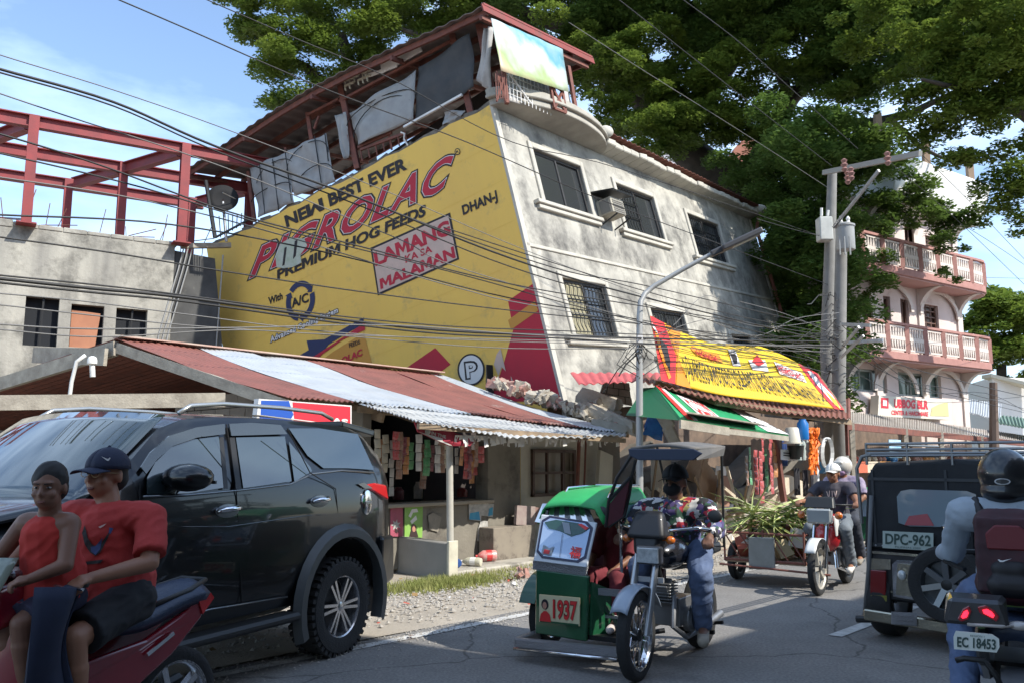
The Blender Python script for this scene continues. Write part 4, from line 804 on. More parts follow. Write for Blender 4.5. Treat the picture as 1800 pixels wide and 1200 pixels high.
# corrugated eave over the stall
st = thing('goods_stall', 'sagging corrugated stall roof with posts under the yellow banner', 'stall', T(17, 9.5, 0), facing(RE))
b = MB(); ea = [PS(1120,668,9.0), PS(1260,702,8.4), PS(1370,724,8.3), PS(1495,735,8.3)]; eb = [PS(1120,655,11), PS(1260,672,11), PS(1370,690,11), PS(1495,700,11)]
b.sheet(lambda a, c: lerp4(ea, a).lerp(lerp4(eb, a), c)+UP*.018*math.sin(a*230), 420, 3, .01); b.build('roof_sheet', rust, st, smooth=60)
b = MB(); b.beam(PS(1258,706,8.5), PS(1495,742,8.4), .05, .1); b.beam(PS(1300,716,9.2), PS(1495,742,9.2), .05, .1); b.beam(PS(1150,672,9), PS(1262,708,8.6), .05, .08); b.build('eave_beam', wood, st)
for (a, c, w, m) in (((1362,768),(1378,880),.09,rust), ((1434,790),(1436,880),.08,white), ((1488,745),(1490,800),.06,rust)):
    b = MB(); b.beam(PS(*a,8.5), PS(*c,8.5), w, w); b.build('post', m, st)
b = MB(); b.add([T(13.2,11.3,0),T(24,11.3,0),T(24,11.3,3),T(13.2,11.3,3)],[(0,1,2,3)]); b.build('back_wall', mat('dim_stall_back', (.10,.075,.06), .9, col2=(.2,.14,.1), scale=4), st)
ga_ = thing('green_awning', 'green and white painted sheet awning hanging askew below the yellow banner', 'awning', PS(1270, 730, 8.0))
gq = lambda a, c: (1152+178*a*(1)+(40*c)*(1-a)+55*c*a+(0), 680+46*a+(60*(1-a)+40*a)*c)
gf2 = lambda off: (lambda a, c: PS(1150+155*a+(45*(1-a)+80*a)*c, 680+44*a+(58*(1-a)+42*a)*c, 8.9-1.0*c)+(UP*.75-RN*.6)*(off*2.2+(.03 if off > 0 else 0)))
grn = mat('awning_green', (.02,.33,.13), .5, col2=(.02,.24,.09), scale=4)
b = MB(); b.sheet(gf2(0), 20, 4, .03); b.build('sheet', grn, ga_, smooth=50)
b = MB()
def gp(pts, k, mi): poly(b, pts, gf2(.004*k), mi)
gp([(.0,0),(.05,0),(.12,1),(.06,1)], 1, 0); gp([(.05,0),(.09,0),(.16,1),(.12,1)], 1, 1); gp([(.19,.12),(.42,.12),(.46,.85),(.24,.85)], 1, 1); gp([(.78,0),(1.0,0),(1.0,1),(.80,1)], 1, 1)
text(b, 'C-2019', [(.245,.75),(.44,.75),(.41,.25),(.21,.25)], gf2(.008), .05, mi=0); text(b, 'G. DELA CRUZ ST.', [(.80,.5),(.985,.5),(.985,.35),(.80,.35)], gf2(.008), .03, mi=2); text(b, 'WELDING SERVICES', [(.80,.8),(.985,.8),(.985,.6),(.80,.6)], gf2(.008), .03, mi=2)
b.build('print', [bred, mwhite, mblack], ga_)
b = MB(); b.beam(gf2(.0)(0,1)-UP*.05, gf2(.0)(.45,1)-UP*.06, .03, .12); b.beam(gf2(0)(.45,1)-UP*.06, gf2(0)(1,1)-UP*.04, .03, .08); b.build('edge_board', greywood, ga_)
b = MB(); b.sheet(lambda a, c: gf2(.06)(a*.7, 1).lerp(T(16.5,9.5,2.1), c*.5), 6, 4, .02); b.build('underside', greywood, ga_)
b = MB(); b.prism([gf2(.0)(0,0), gf2(.0)(.0,1), gf2(0)(0,1)+RN*.9+UP*.1, gf2(0)(0,0)+RN*.2], RE*.03); b.build('cheek', mat('dark_green_sheet', (.01,.09,.04), .5), ga_)
# goods
def lob(name, px, py, s, prof, m, label, cat, n=14, tilt=0): 
    p = PS(px, py, s); b = MB(); b.lathe(prof, n, Matrix.Translation(p) @ Matrix.Rotation(tilt, 4, 'X')); return b.build(name, m, label=label, cat=cat, smooth=50)
lob('bucket', 1393, 779, 8.2, [(.17,0),(.17,.02),(.145,.02),(.115,.26),(.1,.28),(.02,.285)], mat('cream_plastic', (.6,.56,.47), .4), 'cream upturned plastic bucket hanging at the right end of the stall', 'bucket')
lob('basin', 1400, 806, 8.3, [(.11,0),(.14,.22),(.15,.24)], blackplastic, 'dark pail hanging below the cream bucket', 'bucket')
lob('blue_container', 1412, 772, 8.1, [(.09,0),(.1,.03),(.1,.28),(.06,.34),(.06,.36)], mat('bright_blue_plastic', (.01,.14,.42), .35), 'bright blue plastic container hanging over the clear bottles', 'container')
bt = mat('clear_pale_plastic', (.42,.48,.46), .2, spec=.8)
for k in range(3): lob('water_bottle', 1404+8*k, 808, 8.25, [(.055,0),(.06,.05),(.05,.1),(.06,.15),(.05,.2),(.06,.28),(.03,.36)], bt, 'pale clear plastic bottle hanging in the cluster under the blue container', 'bottle')['group'] = 'clear bottles hanging at the stall'
orange_m = mat('orange_rope', (.75,.17,.01), .6)
b = MB()
for k in range(14):
    x = 1424+rnd.uniform(0,14); b.tube([PS(x+rnd.uniform(-4,4)+3*math.sin(j*.8+k), 752+j*9, 8.15+rnd.uniform(-.05,.05)) for j in range(8+(k % 3))], .02, 5)
tag(b.build('orange_rope', orange_m, kind='stuff'), 'thick hank of orange rope hanging at the stall end', 'rope')
b = MB()
for k in range(3): b.tube([PS(1452+9*math.sin(a/16*6.28)+k*2, 795+26*math.cos(a/16*6.28), 8.2+.03*k) for a in range(17)], .018, 5)
tag(b.build('hose_coil', mat('pale_hose', (.5,.5,.48), .5)), 'pale coil of hose hanging right of the orange rope', 'hose')
for k, (x, y, n, mi) in enumerate(((1318,785,5,4),(1328,790,6,0),(1337,792,7,0),(1346,788,6,4),(1354,765,8,0),(1340,760,4,0),(1362,775,5,3),(1312,800,4,2))):
    strip_of(x, y, 8.5+.1*(k % 2), n, mi, ['on the far left of the hanging stall goods','second from the left of the hanging stall goods','left of the middle stall goods','in the middle of the hanging stall goods','against the reddish stall post','high above the other hanging stall goods','touching the reddish stall post, orange','low left of the hanging stall goods'][k], sc=1.1, h=.115, group='strips of sachets hanging at the stall')
for k, (x, y, w, h, c) in enumerate(((1378,770,.16,.5,(.02,.05,.16)),(1400,822,.2,.5,(.02,.02,.025)),(1415,825,.2,.5,(.03,.025,.03)),(1428,830,.15,.5,(.02,.02,.03)),(1370,830,.12,.5,(.55,.4,.35)))):
    p = PS(x, y, 8.7); m = mat('cloth_%d' % k, c, .9); b = MB(); b.sheet(lambda a, d: p+RE*(w*(a-.5)*(1+.2*d))-UP*h*d+RN*.02*math.sin(a*14), 12, 3, .008)
    b.build('hanging_garment', m, smooth=True, label=['narrow dark blue cloth hanging left of the cream bucket','black garment hanging under the dark pail','dark garment hanging under the clear bottles','black garment hanging under the orange rope','pale pinkish cloth hanging by the reddish stall post'][k], cat='garment')
poster('paper_sign', [(1372,807),(1396,809),(1404,801),(1396,790),(1372,789)], 8.4, [mwhite, mblack], 'white arrow shaped paper sign beside the reddish stall post', [([(1377,800),(1392,802),(1392,800),(1377,798)],1),([(1377,796),(1388,797),(1388,795),(1377,794)],1)], cat='sign', th=.01)
# cartons, boards, debris heap
PS = PS_
card = mat('plywood_board', (.42,.30,.20), .85, col2=(.34,.23,.15), scale=5); crm = mat('cream_board', (.62,.54,.42), .85, col2=(.5,.42,.32), scale=5)
def board(q, s, m, label, th=.03, cat='board'): b = MB(); b.prism([PS(x, y, s) for x, y in q], RN*th); return b.build('board', m, label=label, cat=cat, bevel=.004)
board([(1222,885),(1256,885),(1262,835),(1238,805)], 8.6, card, 'brown cardboard sheet leaning in the collapsed stall, widest of them')
board([(1258,888),(1282,890),(1290,842),(1268,832)], 8.4, mat('reddish_board', (.36,.20,.14), .85, col2=(.3,.17,.12), scale=7), 'reddish brown board leaning beside the cardboard sheet')
board([(1200,840),(1232,850),(1248,800),(1222,790)], 8.9, card, 'brown board tilted behind the tricycle driver')
board([(1258,834),(1277,835),(1277,819),(1259,818)], 8.35, mwhite, 'small square white notice on the leaning boards', .01, 'notice')
board([(1050,880),(1075,885),(1078,800),(1056,790)], 9.0, cream, 'pale broken wall piece standing left of the tricycle canopy', .08, 'rubble')
board([(1150,860),(1178,860),(1180,795),(1150,800)], 9.2, cream, 'pale broken wall piece seen under the tricycle canopy', .08, 'rubble')
board([(1240,900),(1290,935),(1300,925),(1262,880)], 8.0, crm, 'cream panel sliding off the debris heap')
board([(1356,860),(1420,880),(1422,850),(1390,835),(1358,830)], 8.8, crm, 'cream coloured panel under the hanging black garments')
heapc = [chunk, crm, card, white, mat('blue_scrap', (.05,.15,.35), .6), redtile]
for i in range(75):
    t = rnd.uniform(12.2, 18.5); s = rnd.uniform(7.5, 9.3); h = max(.05, .95-(abs(s-8.9))*.75)*rnd.uniform(.3,1)
    m = rnd.choice(heapc[:4]+[chunk, crm]+([heapc[4]] if i % 9 == 0 else [])); r = rnd.uniform(.09,.28)
    rock('rubble_piece', T(t, s, h*.9), (r*1.6, r, r*.45), m, i+200, label='broken %s piece in the debris heap behind the tricycles' % {'broken_concrete':'concrete','cream_board':'cream board','plywood_board':'brown board','white_paint':'white painted','blue_scrap':'blue plastic'}[m.name], group='pieces of the debris heap, '+m.name.replace('_', ' '))
for i in range(34):
    a = T(rnd.uniform(12.6, 15.5), rnd.uniform(7.4, 8.6), rnd.uniform(.15,.8)); L_ = rnd.uniform(.4,1.1); d = (RE*rnd.uniform(-1,.3)+RN*rnd.uniform(-.7,.2)+UP*rnd.uniform(.1,.8)).normalized()*L_
    b = MB(); b.beam(a, a+d, .03, .05); b.build('wood_stick', crm if i % 2 else wood, label='%s stick of broken timber poking from the debris heap' % ('pale' if i % 2 else 'brown'), cat='timber', group='%s timber sticks in the debris heap' % ('pale' if i % 2 else 'brown'))
b = MB(); b.grid(lambda a, c: T(12+7*a, 7.3+2.2*c, .02+.85*math.sin(min(1, c*1.1)*math.pi/2)*(.8+.2*math.sin(a*9))*(min(1, a*5))*(.7+.5*noise.noise(Vector((a*9, c*5, 2)))+.25*noise.noise(Vector((a*40, c*20, 7))))), 90, 34)
tag(b.build('debris_heap', mat('debris_dust', (.45,.38,.29), .95, col2=(.25,.2,.15), scale=9, fac=.5, bump=.9, bscale=30)), 'dusty mound of small debris under the stall boards', 'debris', kind='stuff')
for (x, y) in ((916,1004),(925,1006),(913,1009)): rock('brick_bit', G(x, y, .07), (.12,.08,.06), redtile, x, label='reddish brick bit on the ground beside the tricycle wheel', group='brick bits by the pavement')
# ================================================ PINK BUILDING ON THE RIGHT
pa = Vector((-.826, -.563, 0)); pn = Vector((.563, -.826, 0))        # from the right corner leftwards; outward normal
pO = P(1692, 600, 32.2); pO.z = 0
def pf(a, z, d=0.): return pO+pa*a+pn*d+UP*z
def PZ(px, py, d=0.): p = onplane(px, py, pO, pn, d); return (p-pO).dot(pa), p.z
pb = thing('pink_building', 'four storey white and pink building with curved balconies at the right', 'building', pO, facing(pa))
pwall = mat('pink_white_wall', (.66,.56,.52), .85, col2=(.56,.46,.42), scale=1.2, stain=(.40,.27,.24), stscale=1.2, stlo=.58, sthi=.75)
pwhite = mat('bright_white_wall', (.80,.79,.77), .7); ptrim = mat('dusty_pink_trim', (.42,.21,.18), .8, col2=(.33,.16,.135), scale=4); parch = mat('arch_white', (.60,.53,.48), .8); pshade = mat('pink_soffit', (.48,.28,.25), .85)
brownw = mat('brown_door', (.16,.08,.055), .6, col2=(.10,.055,.04), scale=5); pbr = mat('pale_curtain_pane', (.42,.36,.30), .5)
zs = [0, 5.05, 7.95, 10.5, 12.0]; PL_ = 7.6
ops = [(1515,392,1562,428,'l'),(1589,395,1614,452,'d'),(1626,413,1656,456,'w'),(1515,512,1540,570,'w'),(1552,520,1568,585,'w'),(1582,525,1600,590,'d'),(1612,532,1652,590,'w'),(1492,645,1560,690,'s'),(1578,652,1656,700,'s')]
hs = []
for o_ in ops:
    a1, c1 = PZ(o_[0], o_[1]); a0, c0 = PZ(o_[2], o_[3]); hs.append((a0, a1, c0, c1))
b = MB(); holed(b, 0, PL_, 0, zs[3], hs, lambda a, c, d: pf(a, c, -d), .25)
b.add([pf(0,0,0), pf(0,zs[3],0), pf(0,zs[3],-9), pf(0,0,-9)], [(0,1,2,3)]); b.add([pf(PL_,0,0), pf(PL_,zs[3],0), pf(PL_,zs[3],-1.2), pf(PL_,0,-1.2)], [(0,1,2,3)]); b.add([pf(0,zs[3]-.1,0), pf(PL_,zs[3]-.1,0), pf(PL_,zs[3]-.1,-1.2), pf(0,zs[3]-.1,-9)], [(0,1,2,3)])
b.build('wall', pwall, pb)
for h, o_ in zip(hs, ops):
    f = .07; b = MB()
    for q in ((h[0],h[1],h[2],h[2]+f),(h[0],h[1],h[3]-f,h[3]),(h[0],h[0]+f,h[2]+f,h[3]-f),(h[1]-f,h[1],h[2]+f,h[3]-f)): b.hexa([pf(q[0],q[2],-.1),pf(q[1],q[2],-.1),pf(q[1],q[2],-.16),pf(q[0],q[2],-.16),pf(q[0],q[3],-.1),pf(q[1],q[3],-.1),pf(q[1],q[3],-.16),pf(q[0],q[3],-.16)])
    if o_[4] == 'l' or o_[0] in (1515, 1626, 1612):
        n_ = max(2, int((h[1]-h[0])/.28)); 
        for k in range(1, n_): a = h[0]+(h[1]-h[0])*k/n_; b.beam(pf(a,h[2],-.12), pf(a,h[3],-.12), .05, .04)
        for k in range(1, 5): c = h[2]+(h[3]-h[2])*k/5; b.beam(pf(h[0],c,-.12), pf(h[1],c,-.12), .05, .04)
    if o_[4] == 'd': a = (h[0]+h[1])/2; b.beam(pf(a,h[2],-.12), pf(a,h[3],-.12), .05, .06)
    if o_[4] == 's':
        for k in (1, 2): a = h[0]+(h[1]-h[0])*k/3; b.beam(pf(a,h[2],-.12), pf(a,h[3],-.12), .05, .06)
    w_ = b.build('door' if o_[4] == 'd' else 'window', parch if o_[4] == 'l' else (mat('shop_frame', (.3,.33,.31), .6) if o_[4] == 's' else brownw), pb)
    b = MB(); b.add([pf(h[0],h[2],-.2),pf(h[1],h[2],-.2),pf(h[1],h[3],-.2),pf(h[0],h[3],-.2)], [(0,1,2,3)])
    b.build('pane', {'d': brownw, 'l': mat('brown_dim_pane', (.10,.05,.035), .5), 's': mat('greenish_shop_glass', (.10,.14,.12), .15), 'w': mat('brownish_pane', (.20,.13,.10), .35, col2=(.09,.05,.04), scale=2)}[o_[4]], w_)
b = MB(); b.hexa([pf(-1.0,zs[3],-9),pf(PL_-2.6,zs[3],-1.5),pf(PL_-2.6,zs[3],.5),pf(-1.0,zs[3],.5)]+[pf(-1.3,zs[4]+.1,-9),pf(PL_-2.6,zs[4]+.1,-1.5),pf(PL_-2.6,zs[4]+.1,.9),pf(-1.3,zs[4]+.1,.9)]); b.build('parapet', pwhite, pb, bevel=.03)
for a, d in ((-.7,.5),(2.4,.5),(5.4,.5),(-.7,-5)):
    b = MB(); b.beam(pf(a,zs[4],d-.1), pf(a,zs[4]+1.6,d-.1), .22, .22); b.build('roof_post', mat('rough_brown_post', (.28,.2,.14), .9), pb)
def bal_outline(z):      # plan of a balcony: along the front, rounded right end
    pts = [(PL_,.0),(PL_,1.0),(.2,1.0)]+[(.2-1.05*math.sin(x),1.0*math.cos(x)-.0) for x in (.3,.6,.9,1.2,1.5)]+[(-.85,-4)]
    return pts
for (z, nm) in ((zs[1], 2), (zs[2], 3)):
    pts = bal_outline(z); full = pts+[(0,-4),(0,0)]
    b = MB(); b.prism([pf(a,z-.28,d) for a, d in full], UP*.26); b.build('balcony_slab', ptrim, pb, bevel=.02)
    b = MB(); b.prism([pf(a*.995,z-.33,d*.93) for a, d in full], UP*.045); b.build('soffit', pshade, pb)
    rl = pts[1:]; L_ = [0]
    for i in range(1, len(rl)): L_.append(L_[-1]+math.dist(rl[i-1], rl[i]))
    def along(s_):
        for i in range(1, len(rl)):
            if s_ <= L_[i]+1e-6: f = (s_-L_[i-1])/(L_[i]-L_[i-1]); return (rl[i-1][0]*(1-f)+rl[i][0]*f, rl[i-1][1]*(1-f)+rl[i][1]*f)
        return rl[-1]
    step = 1.12; n_ = int(L_[-1]/step)
    b = MB()
    for i in range(1, len(rl)): b.beam(pf(rl[i-1][0],z+.92,rl[i-1][1]-.06), pf(rl[i][0],z+.92,rl[i][1]-.06), .14, .08)
    b.build('hand_rail', ptrim, pb)
    for k in range(n_+1):
        a, d = along(k*step); b = MB(); b.beam(pf(a,z-.02,d-.06), pf(a,z+.88,d-.06), .15, .15); b.build('baluster_post', ptrim, pb)
        if k < n_:
            a2, d2 = along((k+1)*step); pbn = MB(); p0, p1 = pf(a,z+.04,d-.06), pf(a2,z+.04,d2-.06); m_ = lambda f, h: p0.lerp(p1, f)+UP*h
            pbn.beam(m_(.1,.03), m_(.9,.03), .04, .06); pbn.beam(m_(.1,.78), m_(.9,.78), .04, .06)
            for q in range(6):
                x0, x1 = .1+.8*q/6, .1+.8*(q+1)/6; pbn.beam(m_(x0,.06), m_((x0+x1)/2,.75), .04, .045); pbn.beam(m_((x0+x1)/2,.75), m_(x1,.06), .04, .045)
            pbn.beam(m_(.1,.4), m_(.9,.4), .05, .12); pbn.build('railing_panel', parch, pb)
# arched brackets under the slabs and columns
for z in (zs[1], zs[2], zs[3]+.02):
    for a in (.12, 2.75, 5.6, 7.3):
        b = MB(); pts = [pf(a,z-.34,.95 if z < 10 else .5), pf(a,z-.34,.0)]+[pf(a, z-.34-1.15*(1-math.sin(t_)) if True else 0, .9*(1-math.cos(t_))*(1 if z < 10 else .5)) for t_ in [i*math.pi/2/8 for i in range(9)]]
        b.prism(pts, pa*.22); b.build('bracket', parch, pb)
for a in (.0, 2.65, 5.5, 7.2):
    b = MB(); b.hexa([pf(a,0,0.004),pf(a+.34,0,.004),pf(a+.34,0,.07),pf(a,0,.07),pf(a,zs[3]-.01,.004),pf(a+.34,zs[3]-.01,.004),pf(a+.34,zs[3]-.01,.07),pf(a,zs[3]-.01,.07)]); b.build('pilaster', parch, pb)
for a in (1.0, 4.1):      # white segment arches over the bays
    for z in (zs[1]-.34, zs[2]-.34):
        b = MB(); n_ = 12
        for k in range(n_):
            f0, f1 = math.pi*k/n_, math.pi*(k+1)/n_; r0, r1_ = 1.18, 1.35
            b.hexa([pf(a+.65+r0*math.cos(f0),z-.9+.85*math.sin(f0),.08),pf(a+.65+r1_*math.cos(f0),z-.9+1.0*math.sin(f0),.08),pf(a+.65+r1_*math.cos(f1),z-.9+1.0*math.sin(f1),.08),pf(a+.65+r0*math.cos(f1),z-.9+.85*math.sin(f1),.08)]+[pf(a+.65+r0*math.cos(f0),z-.9+.85*math.sin(f0),.14),pf(a+.65+r1_*math.cos(f0),z-.9+1.0*math.sin(f0),.14),pf(a+.65+r1_*math.cos(f1),z-.9+1.0*math.sin(f1),.14),pf(a+.65+r0*math.cos(f1),z-.9+.85*math.sin(f1),.14)])
        b.build('arch', parch, pb)
us = thing('shop_sign', 'pale board sign with red lettering fixed under the pink building', 'sign', P(1608, 715, 29.5))
def US(px, py, off=0): return onplane(px, py, P(1608,715,29.5), pn, off)
b = MB(); b.prism([US(x, y) for x, y in ((1543,731),(1672,737),(1673,704),(1545,694))], -pn*.3); b.build('board', mat('cream_sign', (.66,.62,.52), .6), us)
b = MB(); f_ = lambda k: (lambda x, y: US(x, y, .012*k))
poly(b, [(1549,716),(1562,717),(1562,699),(1549,698)], f_(1), 0); poly(b, [(1552,712),(1559,713),(1559,703),(1552,702)], f_(2), 1); text(b, 'UBBOG BLR', [(1572,716),(1632,719),(1632,703),(1572,700)], f_(1), .05, mi=0); text(b, 'CENTER & HARDWARE', [(1567,728),(1632,731),(1632,723),(1567,720)], f_(1), .03, mi=0); poly(b, [(1636,730),(1668,731),(1666,706),(1650,710),(1638,716)], f_(1), 2)
b.build('print', [mat('sign_red', ()), mwhite, mat('pale_yellow', (.62,.55,.25), .6)], us)
# far right: white building, grey roofs, pole
wb_ = thing('white_building', 'plain white building at the far right edge behind the market roof', 'building', P(1765, 800, 40))
b = MB(); c0_ = P(1747, 700, 40); b.hexa([Vector((c0_.x,40,0)), Vector((c0_.x+16,38,0)), Vector((c0_.x+18,50,0)), Vector((c0_.x+3,52,0)), Vector((c0_.x,40,P(1747,662,40).z)), Vector((c0_.x+16,38,4.6)), Vector((c0_.x+18,50,4.6)), Vector((c0_.x+3,52,P(1747,662,40).z))]); b.build('wall', pwhite, wb_)
b = MB(); b.prism([P(1742,662,39.9), P(1905,700,38), P(1905,694,38), P(1742,656,39.9)], (0,.8,0)); b.build('coping', mat('cream_coping', (.6,.56,.45), .8), wb_)
b = MB(); b.sheet(lambda a, c: P(1698+60*a, 722+16*a, 33).lerp(P(1700+60*a, 700+10*a, 38), c)+UP*.04*math.sin(a*90), 60, 2, .03); tag(b.build('metal_roof', silver), 'small grey metal roof between the pink and the white buildings', 'roof')
b = MB(); b.sheet(lambda a, c: P(1755+90*a, 742+16*a, 30).lerp(P(1750+90*a, 728+10*a, 36), c)+UP*.04*math.sin(a*90), 60, 2, .03); tag(b.build('green_roof', mat('dull_green_roof', (.12,.2,.15), .6)), 'low dull green metal roof before the white building', 'roof')
bp = thing('timber_pole', 'short brown timber pole in front of the white building', 'pole', P(1748, 800, 27)); b = MB(); b.tube([P(1748,815,27), P(1746,672,27)], [.16,.12], 8); b.build('shaft', mat('dark_timber', (.14,.10,.08), .9), bp)
# market roofs
mk = thing('market_shed', 'long low market shed with a pale corrugated roof right of the utility poles', 'market shed', P(1650, 800, 24), facing(RE))
mr_ = mat('old_pale_iron', (.46,.43,.38), .6, .2, col2=(.35,.30,.26), scale=1.5)
m0 = [P(1488,741,20.5), P(1600,753,24), P(1700,763,27), P(1830,778,31)]; m1 = [P(1488,722,24), P(1600,736,28), P(1700,750,31), P(1830,768,35)]
for k in range(8):
    b = MB(); b.sheet(lambda a, c: lerp4(m0, (k+a)/8).lerp(lerp4(m1, (k+a)/8), c)+UP*.02*math.sin(a*80), 60, 2, .012); b.build('roof_sheet', mr_, mk)
b = MB(); [b.beam(m0[i]-UP*.1, m0[i+1]-UP*.1, .08, .16) for i in range(3)]; b.build('eave_beam', rust, mk)
b = MB(); bk = [p+RN*2.5 for p in m0]
for i in range(3): b.add([Vector((bk[i].x,bk[i].y,0)), Vector((bk[i+1].x,bk[i+1].y,0)), bk[i+1]+UP*.25, bk[i]+UP*.25], [(0,1,2,3)])
b.build('back_wall', mat('dim_stall_back', ()), mk)
for f in (.02,.3,.5,.72,.97): p = lerp4(m0, f); b = MB(); b.beam(p, Vector((p.x, p.y, 0)), .12, .12); b.build('post', greywood, mk)
for k in range(12):      # goods in the market shed
    p = lerp4(m0, .12+.07*k)+RN*1.0; m = [mat('crate_blue', (.08,.25,.45), .6), mat('crate_red', (.5,.12,.06), .6), crm, mat('crate_orange', (.6,.28,.08), .6)][k % 4]
    t = thing('stall_crate', '%s crate of goods on the market stall, seen over the jeep roof' % ['blue','red','cream','orange'][k % 4], 'crate', Vector((p.x, p.y, 1.15)), facing(RE), 'crates on the market stall')
    b = MB(); b.bx(-.5,.5,-.3,.3,0,.3); b.build('box', m, t, local=True)
    b = MB(); [b.ell((rnd.uniform(-.4,.4), rnd.uniform(-.2,.2), .36), .1, nu=7, nv=4) for _ in range(9)]; b.build('produce', [redtile, m, crm][k % 3], t, local=True, smooth=True, kind='stuff')
b = MB(); p = P(1572, 772, 21.5); b.sheet(lambda a, c: p+RE*(.9*a-.4)-UP*(.45*c)+RN*.05*math.sin(a*9), 10, 3, .01); tag(b.build('blue_tarp', mat('pale_blue_tarp', (.18,.40,.58), .6, col2=(.4,.52,.6), scale=5), smooth=True), 'pale blue tarp hanging under the market roof edge', 'tarp')

# ================================================ POLES, LAMP, CABLES
def pole(name, label, pts, r, m): 
    t = thing(name, label, 'utility pole', Vector((pts[0].x, pts[0].y, 0))); b = MB(); q = [Vector((pts[0].x+(pts[0].x-pts[-1].x)*.0, pts[0].y, 0))]+pts; b.tube(q, [r[0]]+list(r), 12); b.build('shaft', m, t, smooth=40); return t
pcon = mat('pole_concrete', (.25,.24,.225), .85, col2=(.18,.175,.16), scale=3, bump=.2)
up1 = pole('utility_pole', 'taller slim concrete utility pole carrying the slanting crossarm', [P(1454,620,19.5), P(1463,300,19.5)], (.16,.105), pcon)
up2 = pole('utility_pole', 'shorter thick concrete utility pole rising beside the yellow banner', [P(1474,700,18.9), P(1479,418,18.9)], (.15,.125), pcon)
b = MB(); b.beam(P(1448,304,19.4), P(1618,270,16.6), .09, .11); b.build('crossarm', mat('pale_arm', (.30,.29,.26), .7), up1)
b = MB(); b.beam(P(1465,400,18.5), P(1545,300,17.0), .05, .06); b.build('brace', steel, up1)
for x, y, D in ((1484,290,18), (1490,312,18.1), (1496,305,17.9), (1560,278,17)):
    b = MB(); b.lathe([(.03,-.16),(.07,-.1),(.04,-.06),(.08,0),(.04,.04),(.07,.1),(.02,.14)], 10, Matrix.Translation(P(x, y, D))); b.build('insulator', mat('insulator', (.30,.16,.14), .3), up1, smooth=50)
tf = thing('pole_meter_box', 'square pale metal box mounted on the taller pole', 'electrical box', P(1449, 404, 19.2)); b = MB(); b.box(P(1449,404,19.2), (.30,.3,.55)); b.build('box', mat('pale_metal_box', (.52,.52,.48), .6, col2=(.4,.4,.37), scale=5), tf, bevel=.02); b = MB(); b.tube([P(1444,380,19.2), P(1444,366,19.2)], .03, 6); b.tube([P(1455,380,19.2), P(1456,370,19.2)], .03, 6); b.build('bushing', white, tf)
tr = thing('transformer', 'round grey pole transformer hanging right of the square box', 'transformer', P(1486, 440, 17.8)); M_ = Matrix.Translation(P(1487,440,18.5))
b = MB(); b.lathe([(.05,0),(.19,0),(.2,.02),(.2,.52),(.22,.53),(.22,.57),(.1,.62),(.02,.62)], 18, M_); b.build('tank', mat('transformer_grey', (.36,.37,.36), .5, col2=(.28,.28,.27), scale=4), tr, smooth=40)
b = MB(); b.lathe([(.025,.6),(.05,.64),(.03,.68),(.05,.72),(.02,.78)], 8, M_ @ Matrix.Translation((-.08,0,0))); b.lathe([(.025,.6),(.05,.64),(.03,.68),(.05,.72),(.02,.78)], 8, M_ @ Matrix.Translation((.09,.02,0))); b.build('bushing', white, tr)
b = MB(); [b.box(P(x,440-8,17.58), (.02,.04,.4)) for x in (1476,1485,1494)]; b.build('fin', mat('transformer_grey', ()), tr)
for (x0, y0, x1, y1, nm) in ((1478,570,1530,572,'upper'),(1490,602,1552,598,'lower')):
    b = MB(); b.beam(P(x0,y0,17.5), P(x1,y1,16.9), .06, .07); b.build('service_arm', steel, up2)
b = MB(); b.beam(P(1478,628,17.5), P(1518,590,16.9), .04, .05); b.beam(P(1480,610,17.5), P(1510,575,16.9), .04, .05); b.build('arm_brace', steel, up2)
sl_ = thing('street_lamp', 'slim grey street lamp with a bent arm before the tilted building', 'street lamp', PS(1123, 920, 7.0)); base = PS(1123, 920, 7.0); base.z = 0
b = MB(); sm_ = mat('lamp_post_paint', (.36,.36,.35), .5, .3); pA = PS(1124,560,7.0); tip = PS(1252,446,6.2)
b.tube([base, PS(1124,700,7.0), pA, PS(1126,530,7.0), PS(1134,516,6.98), PS(1150,503,6.9), PS(1200,474,6.55), tip], [.055,.05,.045,.042,.04,.037,.035,.032], 10); b.build('post', sm_, sl_, smooth=40)
dd = (PS(1308,420,5.85)-tip).normalized(); hq = Matrix((dd, dd.cross(UP).normalized()*-1, dd.cross(dd.cross(UP)).normalized()*-1)).transposed()
b = MB(); b.box(tip+dd*.12, (.3,.12,.09), hq); b.box(tip+dd*.47, (.66,.30,.085), hq); b.build('lamp_head', mat('lamp_head_grey', (.07,.07,.075), .4, .3), sl_, bevel=.02, seg=2)
b = MB(); b.box(tip+dd*.54-UP*.045, (.38,.2,.02), hq); b.build('lens', mat('lamp_lens', (.5,.5,.45), .3), sl_)
b = MB(); b.box(PS(1125,597,6.93), (.07,.07,.12)); b.build('junction_box', mwhite, sl_)
